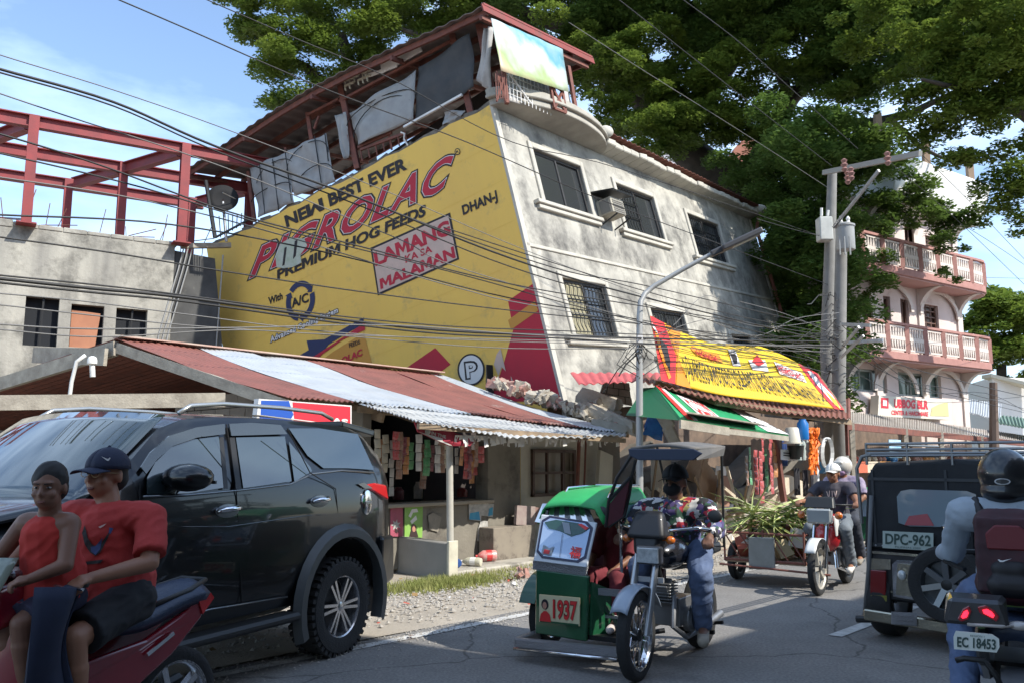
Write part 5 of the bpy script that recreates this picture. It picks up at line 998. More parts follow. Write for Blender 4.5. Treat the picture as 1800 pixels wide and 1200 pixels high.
# cables: on the line of poles, parallel to the road
def cable(pts, s, r=.009, sag=0., label='', group=None, m=cable_m, n=6):
    p = [PS(x, y, s if not isinstance(s, (list, tuple)) else s[0]+(s[1]-s[0])*i/(len(pts)-1)) for i, (x, y) in enumerate(pts)]; q = []
    for i in range(len(p)-1):
        a, b_, c, d = p[max(0, i-1)], p[i], p[i+1], p[min(len(p)-1, i+2)]
        for k in range(n): t = k/n; q.append(.5*((2*b_)+(c-a)*t+(2*a-5*b_+4*c-d)*t*t+(3*b_-a-3*c+d)*t**3))
    q.append(p[-1]); b = MB(); b.tube(q, r, 6); o = b.build('overhead_cable', m, smooth=True); tag(o, label, 'cable', group); return o
lightc = mat('pale_cable', (.16,.155,.15), .6)  # paler grey for the thinnest cables
cab = [
 ([(-40,80),(0,97),(210,162),(420,236),(700,345),(1000,470),(1455,640)], 7.3, .006, 'thin cable sloping over the sky from the left edge, topmost of the lines there'),
 ([(-40,108),(0,122),(200,180),(380,258),(640,352),(900,455),(1120,520),(1455,600)], 7.0, .014, 'thick cable sloping over the steel frame and the mural lettering'),
 ([(-40,115),(0,128),(200,187),(380,266),(640,365),(900,470),(1120,532),(1455,612)], 7.05, .009, 'cable running just under the thick one over the steel frame'),
 ([(-40,150),(0,165),(150,215),(300,262),(460,320),(700,420),(900,500),(1455,655)], 7.2, .007, 'cable crossing the steel frame below the thick pair'),
 ([(190,-8),(330,52),(480,118),(600,168),(820,250),(1040,345),(1240,420),(1455,500)], 7.8, .009, 'cable from the top edge crossing the rooftop shed and the upper windows'),
 ([(350,-6),(520,68),(690,140),(900,250),(1100,300),(1456,420)], 8.2, .008, 'higher cable from the top edge crossing the rooftop shed'),
 ([(-40,228),(0,236),(180,292),(400,372),(620,430),(900,500),(1140,540),(1455,590)], 6.9, .009, 'cable crossing the middle of the red columns'),
 ([(-40,262),(0,270),(250,330),(500,405),(800,480),(1100,560),(1460,640)], 6.95, .008, 'cable crossing the lower third of the red columns'),
 ([(-40,305),(0,312),(250,352),(500,415),(800,505),(1000,548),(1460,622)], 7.0, .007, 'cable just above the top of the grey building'),
 ([(-40,372),(0,378),(300,395),(600,450),(900,525),(1140,565),(1460,630)], 7.05, .01, 'cable skimming the top edge of the grey building'),
 ([(-40,412),(0,417),(200,445),(400,478),(650,515),(900,546),(1200,578),(1460,610)], 7.0, .008, 'cable crossing the grey building above its windows'),
 ([(-40,484),(0,490),(160,507),(330,524),(600,562),(800,582),(1000,590),(1200,596),(1466,600)], 6.9, .016, 'thickest cable of the bundle crossing the grey wall and mural'),
 ([(-40,490),(0,497),(160,514),(330,531),(600,568),(800,588),(1000,595),(1200,606),(1466,608)], 6.88, .011, 'cable lashed beneath the thickest one of the bundle'),
 ([(-40,478),(0,484),(160,500),(330,520),(600,556),(800,574),(1000,582),(1200,590),(1466,592)], 6.93, .008, 'cable riding above the thickest one of the bundle'),
 ([(-40,512),(0,516),(150,530),(330,553),(600,585),(900,600),(1200,606),(1466,606)], 6.85, .006, 'thin cable crossing the tops of the dark window openings'),
 ([(-40,532),(0,536),(150,553),(330,572),(600,590),(900,612),(1200,612),(1466,618)], 6.85, .006, 'thin cable crossing the middle of the dark window openings'),
 ([(-40,566),(0,570),(160,578),(420,576),(700,572),(1000,592),(1466,612)], 6.8, .007, 'cable level with the orange board'),
 ([(-40,576),(0,579),(180,592),(420,580),(640,590),(1120,602)], 6.8, .006, 'cable just below the orange board middle'),
 ([(640,352),(820,420),(1000,478),(1124,500),(1300,540),(1455,575)], 7.1, .009, 'cable passing behind the bend of the street lamp'),
 ([(780,400),(950,455),(1120,508),(1300,556),(1460,586)], 7.0, .008, 'cable between the mural slogan box and the banner top'),
 ([(1124,600),(1250,560),(1350,575),(1470,560)], 7.0, .006, 'service wire from the lamp post box to the shorter pole'),
 ([(1124,600),(1180,575),(1240,520),(1300,548)], 7.1, .006, 'service wire rising from the lamp post to the tilted front'),
 ([(1240,560),(1330,590),(1400,560),(1475,550)], 7.2, .007, 'slack wire drooping between the front and the poles'),
 ([(1280,620),(1350,598),(1420,588),(1475,580)], 7.4, .008, 'wire rising to the poles above the banner'),
 ([(1300,530),(1380,552),(1475,590)], 7.4, .007, 'short wire falling to the poles at the right of the tilted building'),
 ([(1330,645),(1400,600),(1475,545)], 8.6, .01, 'stay wire slanting up to the shorter pole'),
 ([(1078,-8),(1200,88),(1330,190),(1462,292)], 7.2, .009, 'line from the top edge down to the pole top, left one of the pair'),
 ([(1190,-8),(1300,75),(1400,165),(1508,262)], 6.9, .009, 'line from the top edge down to the crossarm, right one of the pair'),
 ([(1000,40),(1140,130),(1300,230),(1455,330)], 7.6, .007, 'thin line passing before the big tree to the taller pole'),
 ([(1330,385),(1400,405),(1456,418)], 7.8, .009, 'short line from the roof corner to the square box'),
 ([(1620,272),(1700,350),(1800,455),(1860,510)], 6.6, .009, 'line from the crossarm end down to the right edge'),
 ([(1560,282),(1680,385),(1800,500),(1860,560)], 6.8, .009, 'line from the crossarm middle down to the right edge'),
 ([(1700,400),(1760,438),(1850,500)], 6.0, .008, 'short line in the sky right of the pink building'),
 ([(1660,486),(1730,488),(1860,491)], 9.5, .01, 'nearly level line above the distant trees at the right'),
 ([(1480,600),(1580,640),(1700,672),(1860,710)], 6.9, .012, 'cable from the shorter pole passing the lower balcony'),
 ([(1480,606),(1580,665),(1700,690),(1860,735)], 6.8, .010, 'dark cable drooping before the ground floor of the pink building'),
 ([(1480,572),(1600,670),(1720,705),(1860,738)], 6.7, .009, 'steep drooping cable right of the shorter pole'),
 ([(1500,590),(1560,655),(1640,690),(1750,695),(1860,760)], 6.6, .009, 'slack looped cable before the shop sign'),
 ([(1478,640),(1600,700),(1700,705),(1860,690)], 6.9, .008, 'cable sagging across the top of the shop sign'),
]
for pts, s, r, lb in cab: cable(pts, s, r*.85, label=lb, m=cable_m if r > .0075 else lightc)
b = MB()      # knotted wires at the lamp post and poles
for k in range(9):
    x0, y0 = 1124, 600; a = rnd.uniform(0, 6.28); r_ = rnd.uniform(12, 45); pts = [PS(x0, y0, 6.95), PS(x0+r_*.6*math.cos(a), y0+r_*.7*abs(math.sin(a))+5, 6.9), PS(x0+r_*math.cos(a+.6), y0+r_*.8+rnd.uniform(0,20), 6.95), PS(x0+rnd.uniform(-3,3), y0+r_+20, 6.97)]
    b.tube(pts, .007, 5)
b.tube([PS(1124,610,6.95), PS(1085,650,7.2), PS(1060,690,7.4)], .008, 5); b.tube([PS(1124,618,6.95), PS(1100,640,7.0), PS(1088,660,7.0)], .012, 5)
tag(b.build('tangled_wires', cable_m, kind='stuff'), 'tangle of slack black wires knotted round the street lamp post', 'wires')
b = MB()
for k in range(26):
    x0 = rnd.uniform(1452, 1485); y0 = rnd.uniform(520, 660); pts = [PS(x0, y0, 7.5)]
    for j in range(4): x0 += rnd.uniform(-22, 26); y0 += rnd.uniform(-14, 26); pts.append(PS(x0, y0, 7.5+rnd.uniform(-.2,.2)))
    b.tube(pts, rnd.choice((.008,.012)), 5)
tag(b.build('tangled_wires', cable_m, kind='stuff'), 'tangle of black wires on the two concrete poles', 'wires')

# ================================================ TREES
leafm = mat('sunlit_tree_leaf', (.105,.17,.028), .6, col2=(.21,.27,.045), scale=.9, fac=.4, trans=.45, spec=.3)  # brighter leaf copy: sunlight on the clumps is put into the colour
leafd = mat('shaded_tree_leaf', (.085,.15,.032), .6, col2=(.14,.21,.045), scale=.8, fac=.3, trans=.5, spec=.3)  # darker leaf copy for the shaded parts of the crowns
bark = mat('tree_bark', (.075,.06,.048), .95, col2=(.045,.037,.03), scale=3, bump=.8, bscale=12)
nr = np.random.default_rng(11)
def crown(name, lobes, m, par, clump=1.0, per=700, leaf=.11, dens=1.0, flat=.5):
    Vs = []; 
    for (c, r) in lobes:
        nc = max(3, int(dens*2.6*(r/clump)**2.1))
        for _ in range(nc):
            d = nr.normal(size=3); d /= np.linalg.norm(d); rr = r*nr.uniform(.35, 1)**.6; cc = np.array(c)+d*rr*np.array((1,1,.75))
            cr_ = clump*nr.uniform(.5, 1.15); n = int(per*cr_*cr_*nr.uniform(.7,1.1))
            p = nr.normal(size=(n,3)); p /= np.linalg.norm(p,axis=1)[:,None]; p *= (nr.uniform(0,1,size=(n,1))**.45)*cr_; p *= np.array((1,1,flat)); p[:,2] -= .18*(p[:,0]**2+p[:,1]**2)/cr_
            ang = nr.uniform(0,6.28,n); til = nr.normal(0,.5,n); sz = leaf*nr.uniform(.6,1.3,n)
            u = np.stack([np.cos(ang), np.sin(ang), til*.6],1); v = np.stack([-np.sin(ang), np.cos(ang), nr.normal(0,.45,n)],1)
            p = p+cc; q = np.stack([p-u*sz[:,None], p-v*sz[:,None]*.42, p+u*sz[:,None], p+v*sz[:,None]*.42],1); Vs.append(q.reshape(-1,3))
    V = np.concatenate(Vs).astype(np.float32); nq = len(V)//4
    inv = np.array(wmx(par).inverted()); V = V @ inv[:3,:3].T.astype(np.float32)+inv[:3,3].astype(np.float32)
    me = bpy.data.meshes.new(name); me.vertices.add(len(V)); me.vertices.foreach_set('co', V.ravel()); me.loops.add(len(V)); me.loops.foreach_set('vertex_index', np.arange(len(V), dtype=np.int32)); me.polygons.add(nq); me.polygons.foreach_set('loop_start', np.arange(0, len(V), 4, dtype=np.int32)); me.update(calc_edges=True); me.materials.append(m)
    return link(me, name, par)
def limb(par, pts, r, name='limb', m=bark):
    q = []; rr = []; P_ = [P(*p) if len(p) == 3 and not isinstance(p, Vector) else p for p in pts]
    for i in range(len(P_)-1):
        for k in range(4): t = k/4; q.append(P_[i].lerp(P_[i+1], t)+Vector((rnd.uniform(-1,1), rnd.uniform(-1,1), rnd.uniform(-1,1)))*r[i]*.18); rr.append(r[i]*(1-t)+r[i+1]*t)
    q.append(P_[-1]); rr.append(r[-1]); b = MB(); b.tube(q, rr, 9); return b.build(name, m, par, smooth=True)
def lob_(l): return [((P(x, y, D)), r) for x, y, D, r in l]
base = P(1270, 800, 34); base.z = 0
t1 = thing('rain_tree', 'huge old spreading tree whose crown covers the sky behind the tilted building', 'tree', base)
limb(t1, [base, P(1278,520,34), P(1290,380,34), P(1310,300,34)], [1.1,.9,.75,.6], 'trunk')
limb(t1, [(1295,360,34),(1325,290,34),(1355,240,33.5),(1385,180,33),(1440,125,32),(1500,60,31)], [.6,.5,.42,.34,.26,.12])
limb(t1, [(1330,280,34),(1400,235,33),(1450,212,32),(1520,218,31),(1600,200,29),(1700,150,27)], [.4,.32,.27,.2,.14,.06])
limb(t1, [(1520,216,31),(1570,215,30.5),(1620,260,30),(1680,290,29)], [.16,.12,.08,.04])
limb(t1, [(1300,330,34),(1240,300,34),(1180,240,34),(1100,130,34),(1000,50,33.5),(900,10,33)], [.8,.75,.7,.55,.4,.2])
limb(t1, [(1190,250,34),(1260,140,33),(1300,60,33),(1330,-40,33)], [.6,.5,.4,.25])
limb(t1, [(1270,130,33),(1230,60,33),(1170,0,33)], [.3,.2,.1]); limb(t1, [(1385,180,33),(1370,120,32),(1330,60,31)], [.25,.18,.1])
limb(t1, [(1100,130,34),(960,120,34),(820,90,33.5),(700,50,33)], [.4,.3,.2,.08])
crown('crown', lob_([(950,0,33,2.6),(1060,-10,33,2.8),(1060,90,33.5,1.9),(1150,60,33,2.2),(1180,-30,32,3),(1300,-10,31,3),(1290,80,32,2),(1420,-30,30,3.2),(1440,60,30.5,2.4),(1560,0,29,3.2),(1540,100,29.5,2.2),(1640,60,28,2.6),(1390,-90,30,3),(1700,-20,27,3.2),(850,-60,33,2.6)]), leafd, t1, 1.0, 1150, .095, 1.15)
crown('crown', lob_([(1110,165,31,2.0),(1180,190,30.8,2.0),(1260,180,30.8,1.9),(1060,110,31.5,1.6),(1320,200,31,1.4),(1150,100,31,1.8),(1240,110,31,1.8),(1330,130,30.5,1.5),(1000,60,32,1.6),(1400,90,30,1.4),(1480,130,29.5,1.2),(1120,235,31,1.2),(1200,225,30.8,1.3),(1080,220,32.5,1.1),(1300,215,32,1.1),(1130,130,32.3,1.3),(1210,240,31.8,1.0),(1050,150,33,1.0),(1340,230,32.5,.8),(1220,150,31.8,1.2)]), leafm, t1, .75, 1300, .085, 1.0, .42)
crown('crown', lob_([(1330,440,36,2.6),(1400,380,34,2.4),(1390,480,34,2.4),(1420,560,34,2.2),(1350,330,36,1.6),(1440,300,33,1.6),(1360,570,35,2),(1500,330,31,1.5),(1560,330,29.5,1.2),(1470,420,31,1.6),(1230,330,37,1.6),(1490,260,31,1.2),(1430,650,33,2),(1425,250,27,1.2),(1450,330,26,1.2),(1428,400,27,1.1),(1440,450,26,1.2),(1480,280,26,1.1),(1438,520,26,1.1),(1440,600,27,1.1),(1440,560,26,1.1),(1500,400,25.5,.8),(1370,260,32,1.5),(1340,320,32,1.3),(1520,300,26,.9),(1560,265,26.5,.8),(1460,620,26,1.1),(1425,330,26,1.2),(1430,400,25,1.2),(1430,445,27,1.1),(1420,480,25,1.2),(1400,500,31,1.6),(1450,250,25,1.2),(1500,230,26,1.2),(1410,200,27,1.3),(1350,200,31,1.4),(1430,620,25,1.3),(1440,680,26,1.1),(1545,250,26.5,.9),(1300,290,31,1.2),(1395,300,29,1.3),(1385,380,30,1.3),(1405,440,28.5,1.2),(1398,560,29,1.4),(1400,640,29,1.4),(1450,480,27,1.1),(1465,380,26.5,1.0)]), leafd, t1, .95, 1000, .095)
crown('crown', lob_([(1610,380,28.5,1.1),(1650,400,28,1.0),(1670,440,28,.7),(1580,400,28.5,.9),(1540,470,28,.8),(1520,420,28.5,1.0),(1700,370,27.5,.8),(1620,330,28.5,.9),(1555,360,28.5,1.0),(1510,500,27.5,.7),(1500,560,27.5,.7),(1660,490,28,.45),(1520,380,29,1.0)]), leafd, t1, .5, 1300, .085, .75)
b_ = P(820, 800, 33); b_.z = 0
b_ = P(640, 800, 36); b_.z = 0
t2 = thing('rain_tree', 'leafy tree at the upper left rising behind the rooftop shed', 'tree', b_)
limb(t2, [b_, P(650,420,36), P(640,200,35.5), P(600,60,35)], [.6,.5,.4,.2], 'trunk'); limb(t2, [(640,240,35.5),(540,120,35),(450,70,34)], [.3,.2,.08]); limb(t2, [(645,260,35.5),(720,120,35),(780,20,34)], [.3,.2,.08])
crown('crown', lob_([(500,30,34,1.9),(445,60,34,1.0),(460,115,34,1.1),(530,110,34,1.7),(600,60,34.5,2.1),(500,170,34,.9),(640,140,35,1.7),(590,-30,34,2.6),(480,-30,34,1.8),(710,60,34.5,2.2),(780,0,34,2.4),(700,-50,34,2.6),(430,20,33.8,.9),(415,-10,33.8,.9),(560,170,34.5,1.1),(790,70,35,1.6),(850,40,34.5,1.8)]), leafm, t2, .8, 1100, .09)
b_ = P(1900, 800, 27); b_.z = 0
t3 = thing('rain_tree', 'nearer tree whose drooping branches enter from the right edge', 'tree', b_)
limb(t3, [b_, P(1880,500,27), P(1900,250,26), P(1850,120,24)], [.5,.45,.35,.2], 'trunk'); limb(t3, [(1895,280,26),(1800,200,24),(1700,160,23),(1620,140,22)], [.25,.18,.1,.04]); limb(t3, [(1890,400,26),(1820,340,25),(1770,330,24)], [.15,.08,.03])
crown('crown', lob_([(1660,130,23,1.1),(1720,150,23,1.4),(1790,120,23,1.6),(1620,180,23.5,.8),(1700,200,23,.8),(1770,250,23.5,.9),(1800,190,23,1.5),(1640,235,24,.5),(1690,270,23.5,.4),(1800,300,23,1.0),(1780,350,23,.6),(1830,350,23,.8),(1830,60,22,2),(1740,40,22,2),(1640,20,22.5,1.7),(1850,400,23,.5),(1530,40,24,1.3),(1580,120,24,.8),(1730,320,23,.5),(1800,395,23,.35)]), leafm, t3, .55, 1300, .08)
b_ = P(1760, 800, 75); b_.z = 0
t4 = thing('distant_tree', 'rounded green tree in the distance beyond the pink building', 'tree', b_)
limb(t4, [b_, P(1760,640,75)], [.5,.4], 'trunk')
crown('crown', lob_([(1745,560,74,3),(1780,570,74,3.5),(1800,540,76,3),(1740,620,74,3),(1790,630,74,3.5),(1830,580,74,4),(1765,520,75,1.5),(1710,610,74,2)]), leafm, t4, 1.6, 260, .26)
b_ = P(1340, 800, 48); b_.z = 0
t5 = thing('distant_tree', 'dark trees closing the view behind the poles', 'tree', b_)
limb(t5, [b_, P(1400,640,48)], [.5,.4], 'trunk')
crown('crown', lob_([(1380,640,46,4),(1440,600,46,4),(1480,700,44,3.5),(1400,740,40,3),(1500,620,45,3)]), leafd, t5, 1.6, 260, .24)
# grey wall of a farther building glimpsed through the tree
b = MB(); p = P(1165, 290, 44); b.hexa([Vector((p.x-2.5,44,0)),Vector((p.x+2,44,0)),Vector((p.x+2,48,0)),Vector((p.x-2.5,48,0)),Vector((p.x-2.5,44,p.z+.5)),Vector((p.x+2,44,p.z+1.8)),Vector((p.x+2,48,p.z+1.8)),Vector((p.x-2.5,48,p.z+.5))]); tag(b.build('far_building', mat('pale_grey_wall', (.5,.49,.52), .8)), 'pale grey wall of a farther building glimpsed through the tree', 'building')
b = MB(); p = P(1320, 260, 46); b.prism([P(1290,262,46), P(1325,225,46), P(1352,268,46), P(1352,300,46), P(1290,300,46)], (0,5,0)); tag(b.build('far_house', mat('far_red_house', (.35,.14,.09), .8)), 'small reddish gable of a farther house between the tree limbs', 'house')
# unseen blocks behind the camera, added and sized to shade the near road
nb = thing('near_side_shade_block', 'plain unseen blocks added on the camera side to shade the road', 'building', T(-3, -8, 0), facing(RE))
b = MB(); b.hexa([T(-16,-5,0),T(7.0,-5,0),T(7.0,-12,0),T(-16,-12,0),T(-16,-5,11.6),T(7.0,-5,11.6),T(7.0,-12,11.6),T(-16,-12,11.6)]); b.build('wall', mat('dark_near_wall', (.12,.11,.10), .9), nb)  # wall kept dark so the black car mirrors less brightness
b = MB(); b.hexa([T(7.01,-5,0),T(22,-5,0),T(22,-12,0),T(7.01,-12,0),T(7.01,-5,8.6),T(22,-5,8.6),T(22,-12,8.6),T(7.01,-12,8.6)]); b.build('lower_wall', mat('dark_near_wall', ()), nb)
# ================================================ VEHICLES
def wheel(par, c, r, w, rim_m, kind='spoke', name='wheel', rr=None, tread=False, cam_side=1, steer=0.):
    """a wheel of par at local c, axle along local y"""
    rr = rr or r*.62
    M_ = Matrix.Translation(Vector(c)) @ Matrix.Rotation(steer, 4, 'Z') @ Matrix.Rotation(R(-90), 4, 'X')      # lathe z -> local y
    h = w/2
    b = MB(); b.lathe([(r*.14,-h*.5),(r*.14,h*.62),(r*.06,h*.75)], 12, M_); root = b.build(name, darkmetal if kind != 'alloy' else chrome, par, local=True, smooth=40)
    b = MB(); b.lathe([(rr,-h*.86),(rr+(r-rr)*.35,-h),(r*.93,-h*.97),(r*.985,-h*.72),(r,-h*.35),(r,h*.35),(r*.985,h*.72),(r*.93,h*.97),(rr+(r-rr)*.35,h),(rr,h*.86)], 48, M_, cap=False); b.build('tyre', rubber, root, local=True, smooth=35)
    if tread:
        b = MB()
        for k in range(40):
            for sd in (-1, 1):
                a = 2*math.pi*(k+.5*(sd > 0))/40; q = Matrix.Rotation(a, 4, 'Z'); b.box(M_ @ q @ Vector((r*.985, 0, sd*h*.72)), (.035, r*.085, h*.42), M_.to_3x3() @ q.to_3x3())
        b.build('tread', rubber, root, local=True, kind='stuff')
    b = MB(); b.lathe([(rr*1.02,-h*.9),(rr,-h*.6),(rr*.94,-h*.3),(rr*.94,h*.5),(rr*.99,h*.84),(rr*1.03,h*.9),(rr*1.03,h*.84)], 40, M_, cap=False)
    if kind == 'alloy':
        for k in range(6):
            for d in (-.11, .11):
                a = 2*math.pi*k/6; p0 = M_ @ Vector((rr*.16*math.cos(a+d*3), rr*.16*math.sin(a+d*3), h*.66)); p1 = M_ @ Vector((rr*.97*math.cos(a+d*1.2), rr*.97*math.sin(a+d*1.2), h*.72)); b.beam(p0, p1, rr*.10, .03, M_.to_3x3() @ Vector((0,0,1)))
        b.lathe([(rr*.24,h*.4),(rr*.24,h*.7),(rr*.12,h*.8)], 16, M_)
    elif kind == 'cast':
        for k in range(5):
            a = 2*math.pi*k/5; p0 = M_ @ Vector((r*.1*math.cos(a), r*.1*math.sin(a), 0)); p1 = M_ @ Vector((rr*.96*math.cos(a), rr*.96*math.sin(a), 0)); b.beam(p0, p1, rr*.16, .04, M_.to_3x3() @ Vector((0,0,1)))
    else:
        for k in range(18):
            a = 2*math.pi*k/18; s_ = 1 if k % 2 else -1; b.tube([M_ @ Vector((r*.12*math.cos(a+.4*s_), r*.12*math.sin(a+.4*s_), s_*h*.5)), M_ @ Vector((rr*.97*math.cos(a), rr*.97*math.sin(a), 0))], .005, 4)
    b.build('rim', rim_m, root, local=True, smooth=35)
    if kind == 'alloy': b = MB(); b.lathe([(.01,-h*.2),(rr*.93,-h*.2),(rr*.93,-h*.25),(.01,-h*.25)], 24, M_); b.build('brake_disc', darkmetal, root, local=True)
    return root
# ---- black SUV (x forward, y to its left, origin under the rear axle)
eS = Vector((.41962, .9077, 0)); sL = Vector((eS.y, -eS.x, 0)); sO = Vector((-1.349, 6.796, 0))-sL*.92+eS*.06
suv = thing('parked_suv', 'large black SUV at the roadside with chrome handles and grey wheel arches', 'suv', sO, facing(-eS))
blackpaint = mat('black_car_paint', (.003,.0035,.0045), .3, coat=.75, spec=.3, bump=.015, bscale=3)
tint = mat('tinted_glass', (.02,.03,.032), .03, coat=1., spec=1.)
archm = mat('grey_wheel_arch', (.055,.06,.06), .45, col2=(.075,.08,.08), scale=4)
alloy = mat('machined_alloy', (.55,.55,.56), .25, .9)
def ys(z): return .90 if z < 1.2 else (.90-(z-1.2)*.12 if z < 1.36 else .88-(z-1.36)*.36)
WI = wmx(suv).inverted()
gp0 = wmx(suv) @ Vector((0,.88,1.36)); gpn = (wmx(suv).to_3x3() @ Vector((0,1,.36))).normalized()
def SG(px, py, off=0): return WI @ onplane(px, py, gp0, gpn, off)         # on the leaning side glass
def SB(px, py, off=0): return WI @ onplane(px, py, wmx(suv) @ Vector((0,.9,0)), sL, off)
ST = [  # x, sill, belt, roof, width factor
 (-.84,.52,1.10,1.12,.80),(-.80,.46,1.36,1.40,.90),(-.66,.42,1.41,1.62,.96),(-.5,.40,1.42,1.75,.985),(-.3,.40,1.425,1.80,1.0),(0,.40,1.42,1.82,1.0),(.4,.40,1.40,1.83,1.0),(.8,.40,1.38,1.83,1.0),(1.2,.40,1.36,1.82,1.0),(1.5,.40,1.345,1.79,1.0),(1.72,.40,1.335,1.72,1.0),(1.95,.40,1.32,1.54,1.0),(2.15,.40,1.26,1.38,1.0),(2.32,.40,1.20,1.24,1.0),(2.6,.40,1.14,1.20,.99),(2.95,.42,1.06,1.13,.96),(3.2,.44,.98,1.04,.90),(3.3,.5,.85,.9,.82)]
def sect(x, sill, belt, roof, wf):
    rt = max(roof-.09, belt+.01); yr = ys(rt) if roof > 1.45 else .80
    pts = [(.74,sill),(.86,sill+.06),(.895,.62),(.905,.85),(.905,1.05),(ys(belt-.12)+.0,belt-.10),(ys(belt) if roof > 1.45 else .84,belt),(yr,rt),(yr-.06,roof-.03),(yr*.55,roof+.0),(0,roof+.012)]
    pts = [(y*wf, z) for y, z in pts]; return [Vector((x, y, z)) for y, z in pts]+[Vector((x, -y, z)) for y, z in pts[-2::-1]]
secs = []
for i in range(len(ST)-1):
    for k in range(3):
        t = k/3; secs.append(sect(*[ST[i][q]*(1-t)+ST[i+1][q]*t for q in range(5)]))
secs.append(sect(*ST[-1])); ns = len(secs[0]); vs = [v for s_ in secs for v in s_]; fs = [(i*ns+j, (i+1)*ns+j, (i+1)*ns+j+1, i*ns+j+1) for i in range(len(secs)-1) for j in range(ns-1)]
fs += [tuple(range(ns)), tuple((len(secs)-1)*ns+ns-1-j for j in range(ns))]+[(i*ns+ns-1, (i+1)*ns+ns-1, (i+1)*ns, i*ns) for i in range(len(secs)-1)]
b = MB(); b.add(vs, fs); body = b.build('body', [blackpaint, mat('wheel_well', (.01,.01,.01), .95)], suv, local=True)
cut = MB()
for xx in (0, 2.5): cut.lathe([(.5,-1.2),(.5,1.2)], 40, Matrix.Translation((xx,0,.40)) @ Matrix.Rotation(R(-90), 4, 'X'))
co = cut.build('cutter', mat('wheel_well', ()), None); co.matrix_basis = wmx(suv)
bm = bmesh.new(); bm.from_mesh(body.data); bmesh.ops.recalc_face_normals(bm, faces=bm.faces); bm.to_mesh(body.data); bm.free()
bm = bmesh.new(); bm.from_mesh(co.data); bmesh.ops.recalc_face_normals(bm, faces=bm.faces); bm.to_mesh(co.data); bm.free()
bo = body.modifiers.new('b', 'BOOLEAN'); bo.object = co; bo.operation = 'DIFFERENCE'; bo.solver = 'EXACT'
bpy.context.view_layer.update(); me = mesh_of(body); body.modifiers.clear(); body.data = me; bpy.data.objects.remove(co)
me.polygons.foreach_set('use_smooth', [True]*len(me.polygons)); me.set_sharp_from_angle(angle=R(32))
for sgn_ in (1, -1):
    wheel(suv, (-.02,.80*sgn_,.367), .367, .25, alloy, 'alloy', tread=True, rr=.225) if sgn_ > 0 else wheel(suv, (0,-.79,.385), .385, .25, alloy, 'cast', rr=.225)
    wheel(suv, (2.5,.79*sgn_,.37), .37, .26, alloy, 'alloy' if sgn_ > 0 else 'cast', rr=.225)
    for xx in (-.03, 2.5):
        b = MB(); n_ = 20
        for k in range(n_):
            a0, a1 = R(-22+224*k/n_), R(-22+224*(k+1)/n_); pr_ = lambda a: [(xx+  .49*math.cos(a), .86*sgn_, .40+.49*math.sin(a)), (xx+.50*math.cos(a), .955*sgn_, .40+.50*math.sin(a)), (xx+.56*math.cos(a), .955*sgn_, .40+.56*math.sin(a)), (xx+.60*math.cos(a), .905*sgn_, .40+.60*math.sin(a))]
            q0, q1 = pr_(a0), pr_(a1); k0 = len(b.v); b.add(q0+q1, [(0,1,5,4),(1,2,6,5),(2,3,7,6)])
        bm = bmesh.new(); me = bpy.data.meshes.new('x'); me.from_pydata([tuple(v) for v in b.v], [], b.f); bm.from_mesh(me); bmesh.ops.remove_doubles(bm, verts=bm.verts, dist=.0005); bmesh.ops.recalc_face_normals(bm, faces=bm.faces); bm.to_mesh(me); bm.free(); me.materials.append(archm); link(me, 'wheel_arch', suv, 40)
def sgl(name, px, m, off, th=.004, fn=SG, par=suv, smooth=False): b = MB(); q = [fn(x, y, off) for x, y in px]; d = Vector((0, th, 0)); b.prism(q, d); return b.build(name, m, par, local=True)
w1 = sgl('window', [(258,838),(272,812),(300,785),(345,768),(383,765),(392,800),(393,856),(330,866),(258,868)], tint, .010)
w2 = sgl('window', [(414,768),(500,766),(512,845),(470,851),(427,857)], tint, .010)
sgl('window', [(517,846),(507,775),(545,820),(548,827)], tint, .010); sgl('window', [(507,752),(560,752),(628,762),(657,825),(610,822),(568,822),(540,800)], tint, .010)
sgl('window_visor', [(246,820),(262,795),(296,765),(345,750),(393,744),(394,762),(345,768),(302,783),(275,806),(255,832)], mat('smoked_visor', (.03,.035,.035), .12, coat=1), .022, .01); sgl('window_visor', [(401,744),(440,742),(492,746),(503,762),(470,763),(405,765)], mat('smoked_visor', ()), .022, .01)
sgl('pillar_trim', [(385,768),(392,767),(400,858),(393,858)], blackplastic, .012)
sgl('pillar_trim', [(403,768),(412,768),(424,858),(414,859)], blackplastic, .012)
def line(name, pts, w, m, fn, off, n=6): b = MB(); b.tube([fn(x, y, off) for x, y in pts], w, n); return b.build(name, m, suv, local=True, smooth=True)
seam = mat('panel_gap', (.0015,.0015,.0015), .9)
line('chrome_strip', [(252,872),(330,869),(420,861),(510,850),(548,832),(600,826),(657,830)], .007, mat('dull_chrome', (.25,.26,.27), .3, .9), SG, .006)
line('door_gap', [(398,745),(415,860),(420,950),(424,1060)], .004, seam, SB, .0); line('door_gap', [(505,752),(545,830),(590,858),(594,905),(552,945)], .004, seam, SB, .0); line('door_gap', [(246,850),(244,960),(262,1090)], .004, seam, SB, .0)
line('body_crease', [(260,925),(400,925),(540,905),(575,903)], .004, mat('paint_edge', (.02,.022,.024), .15, coat=1), SB, .004)
line('door_strip', [(300,1090),(370,1070),(505,1048)], .006, mat('dull_chrome', ()), SB, .006)
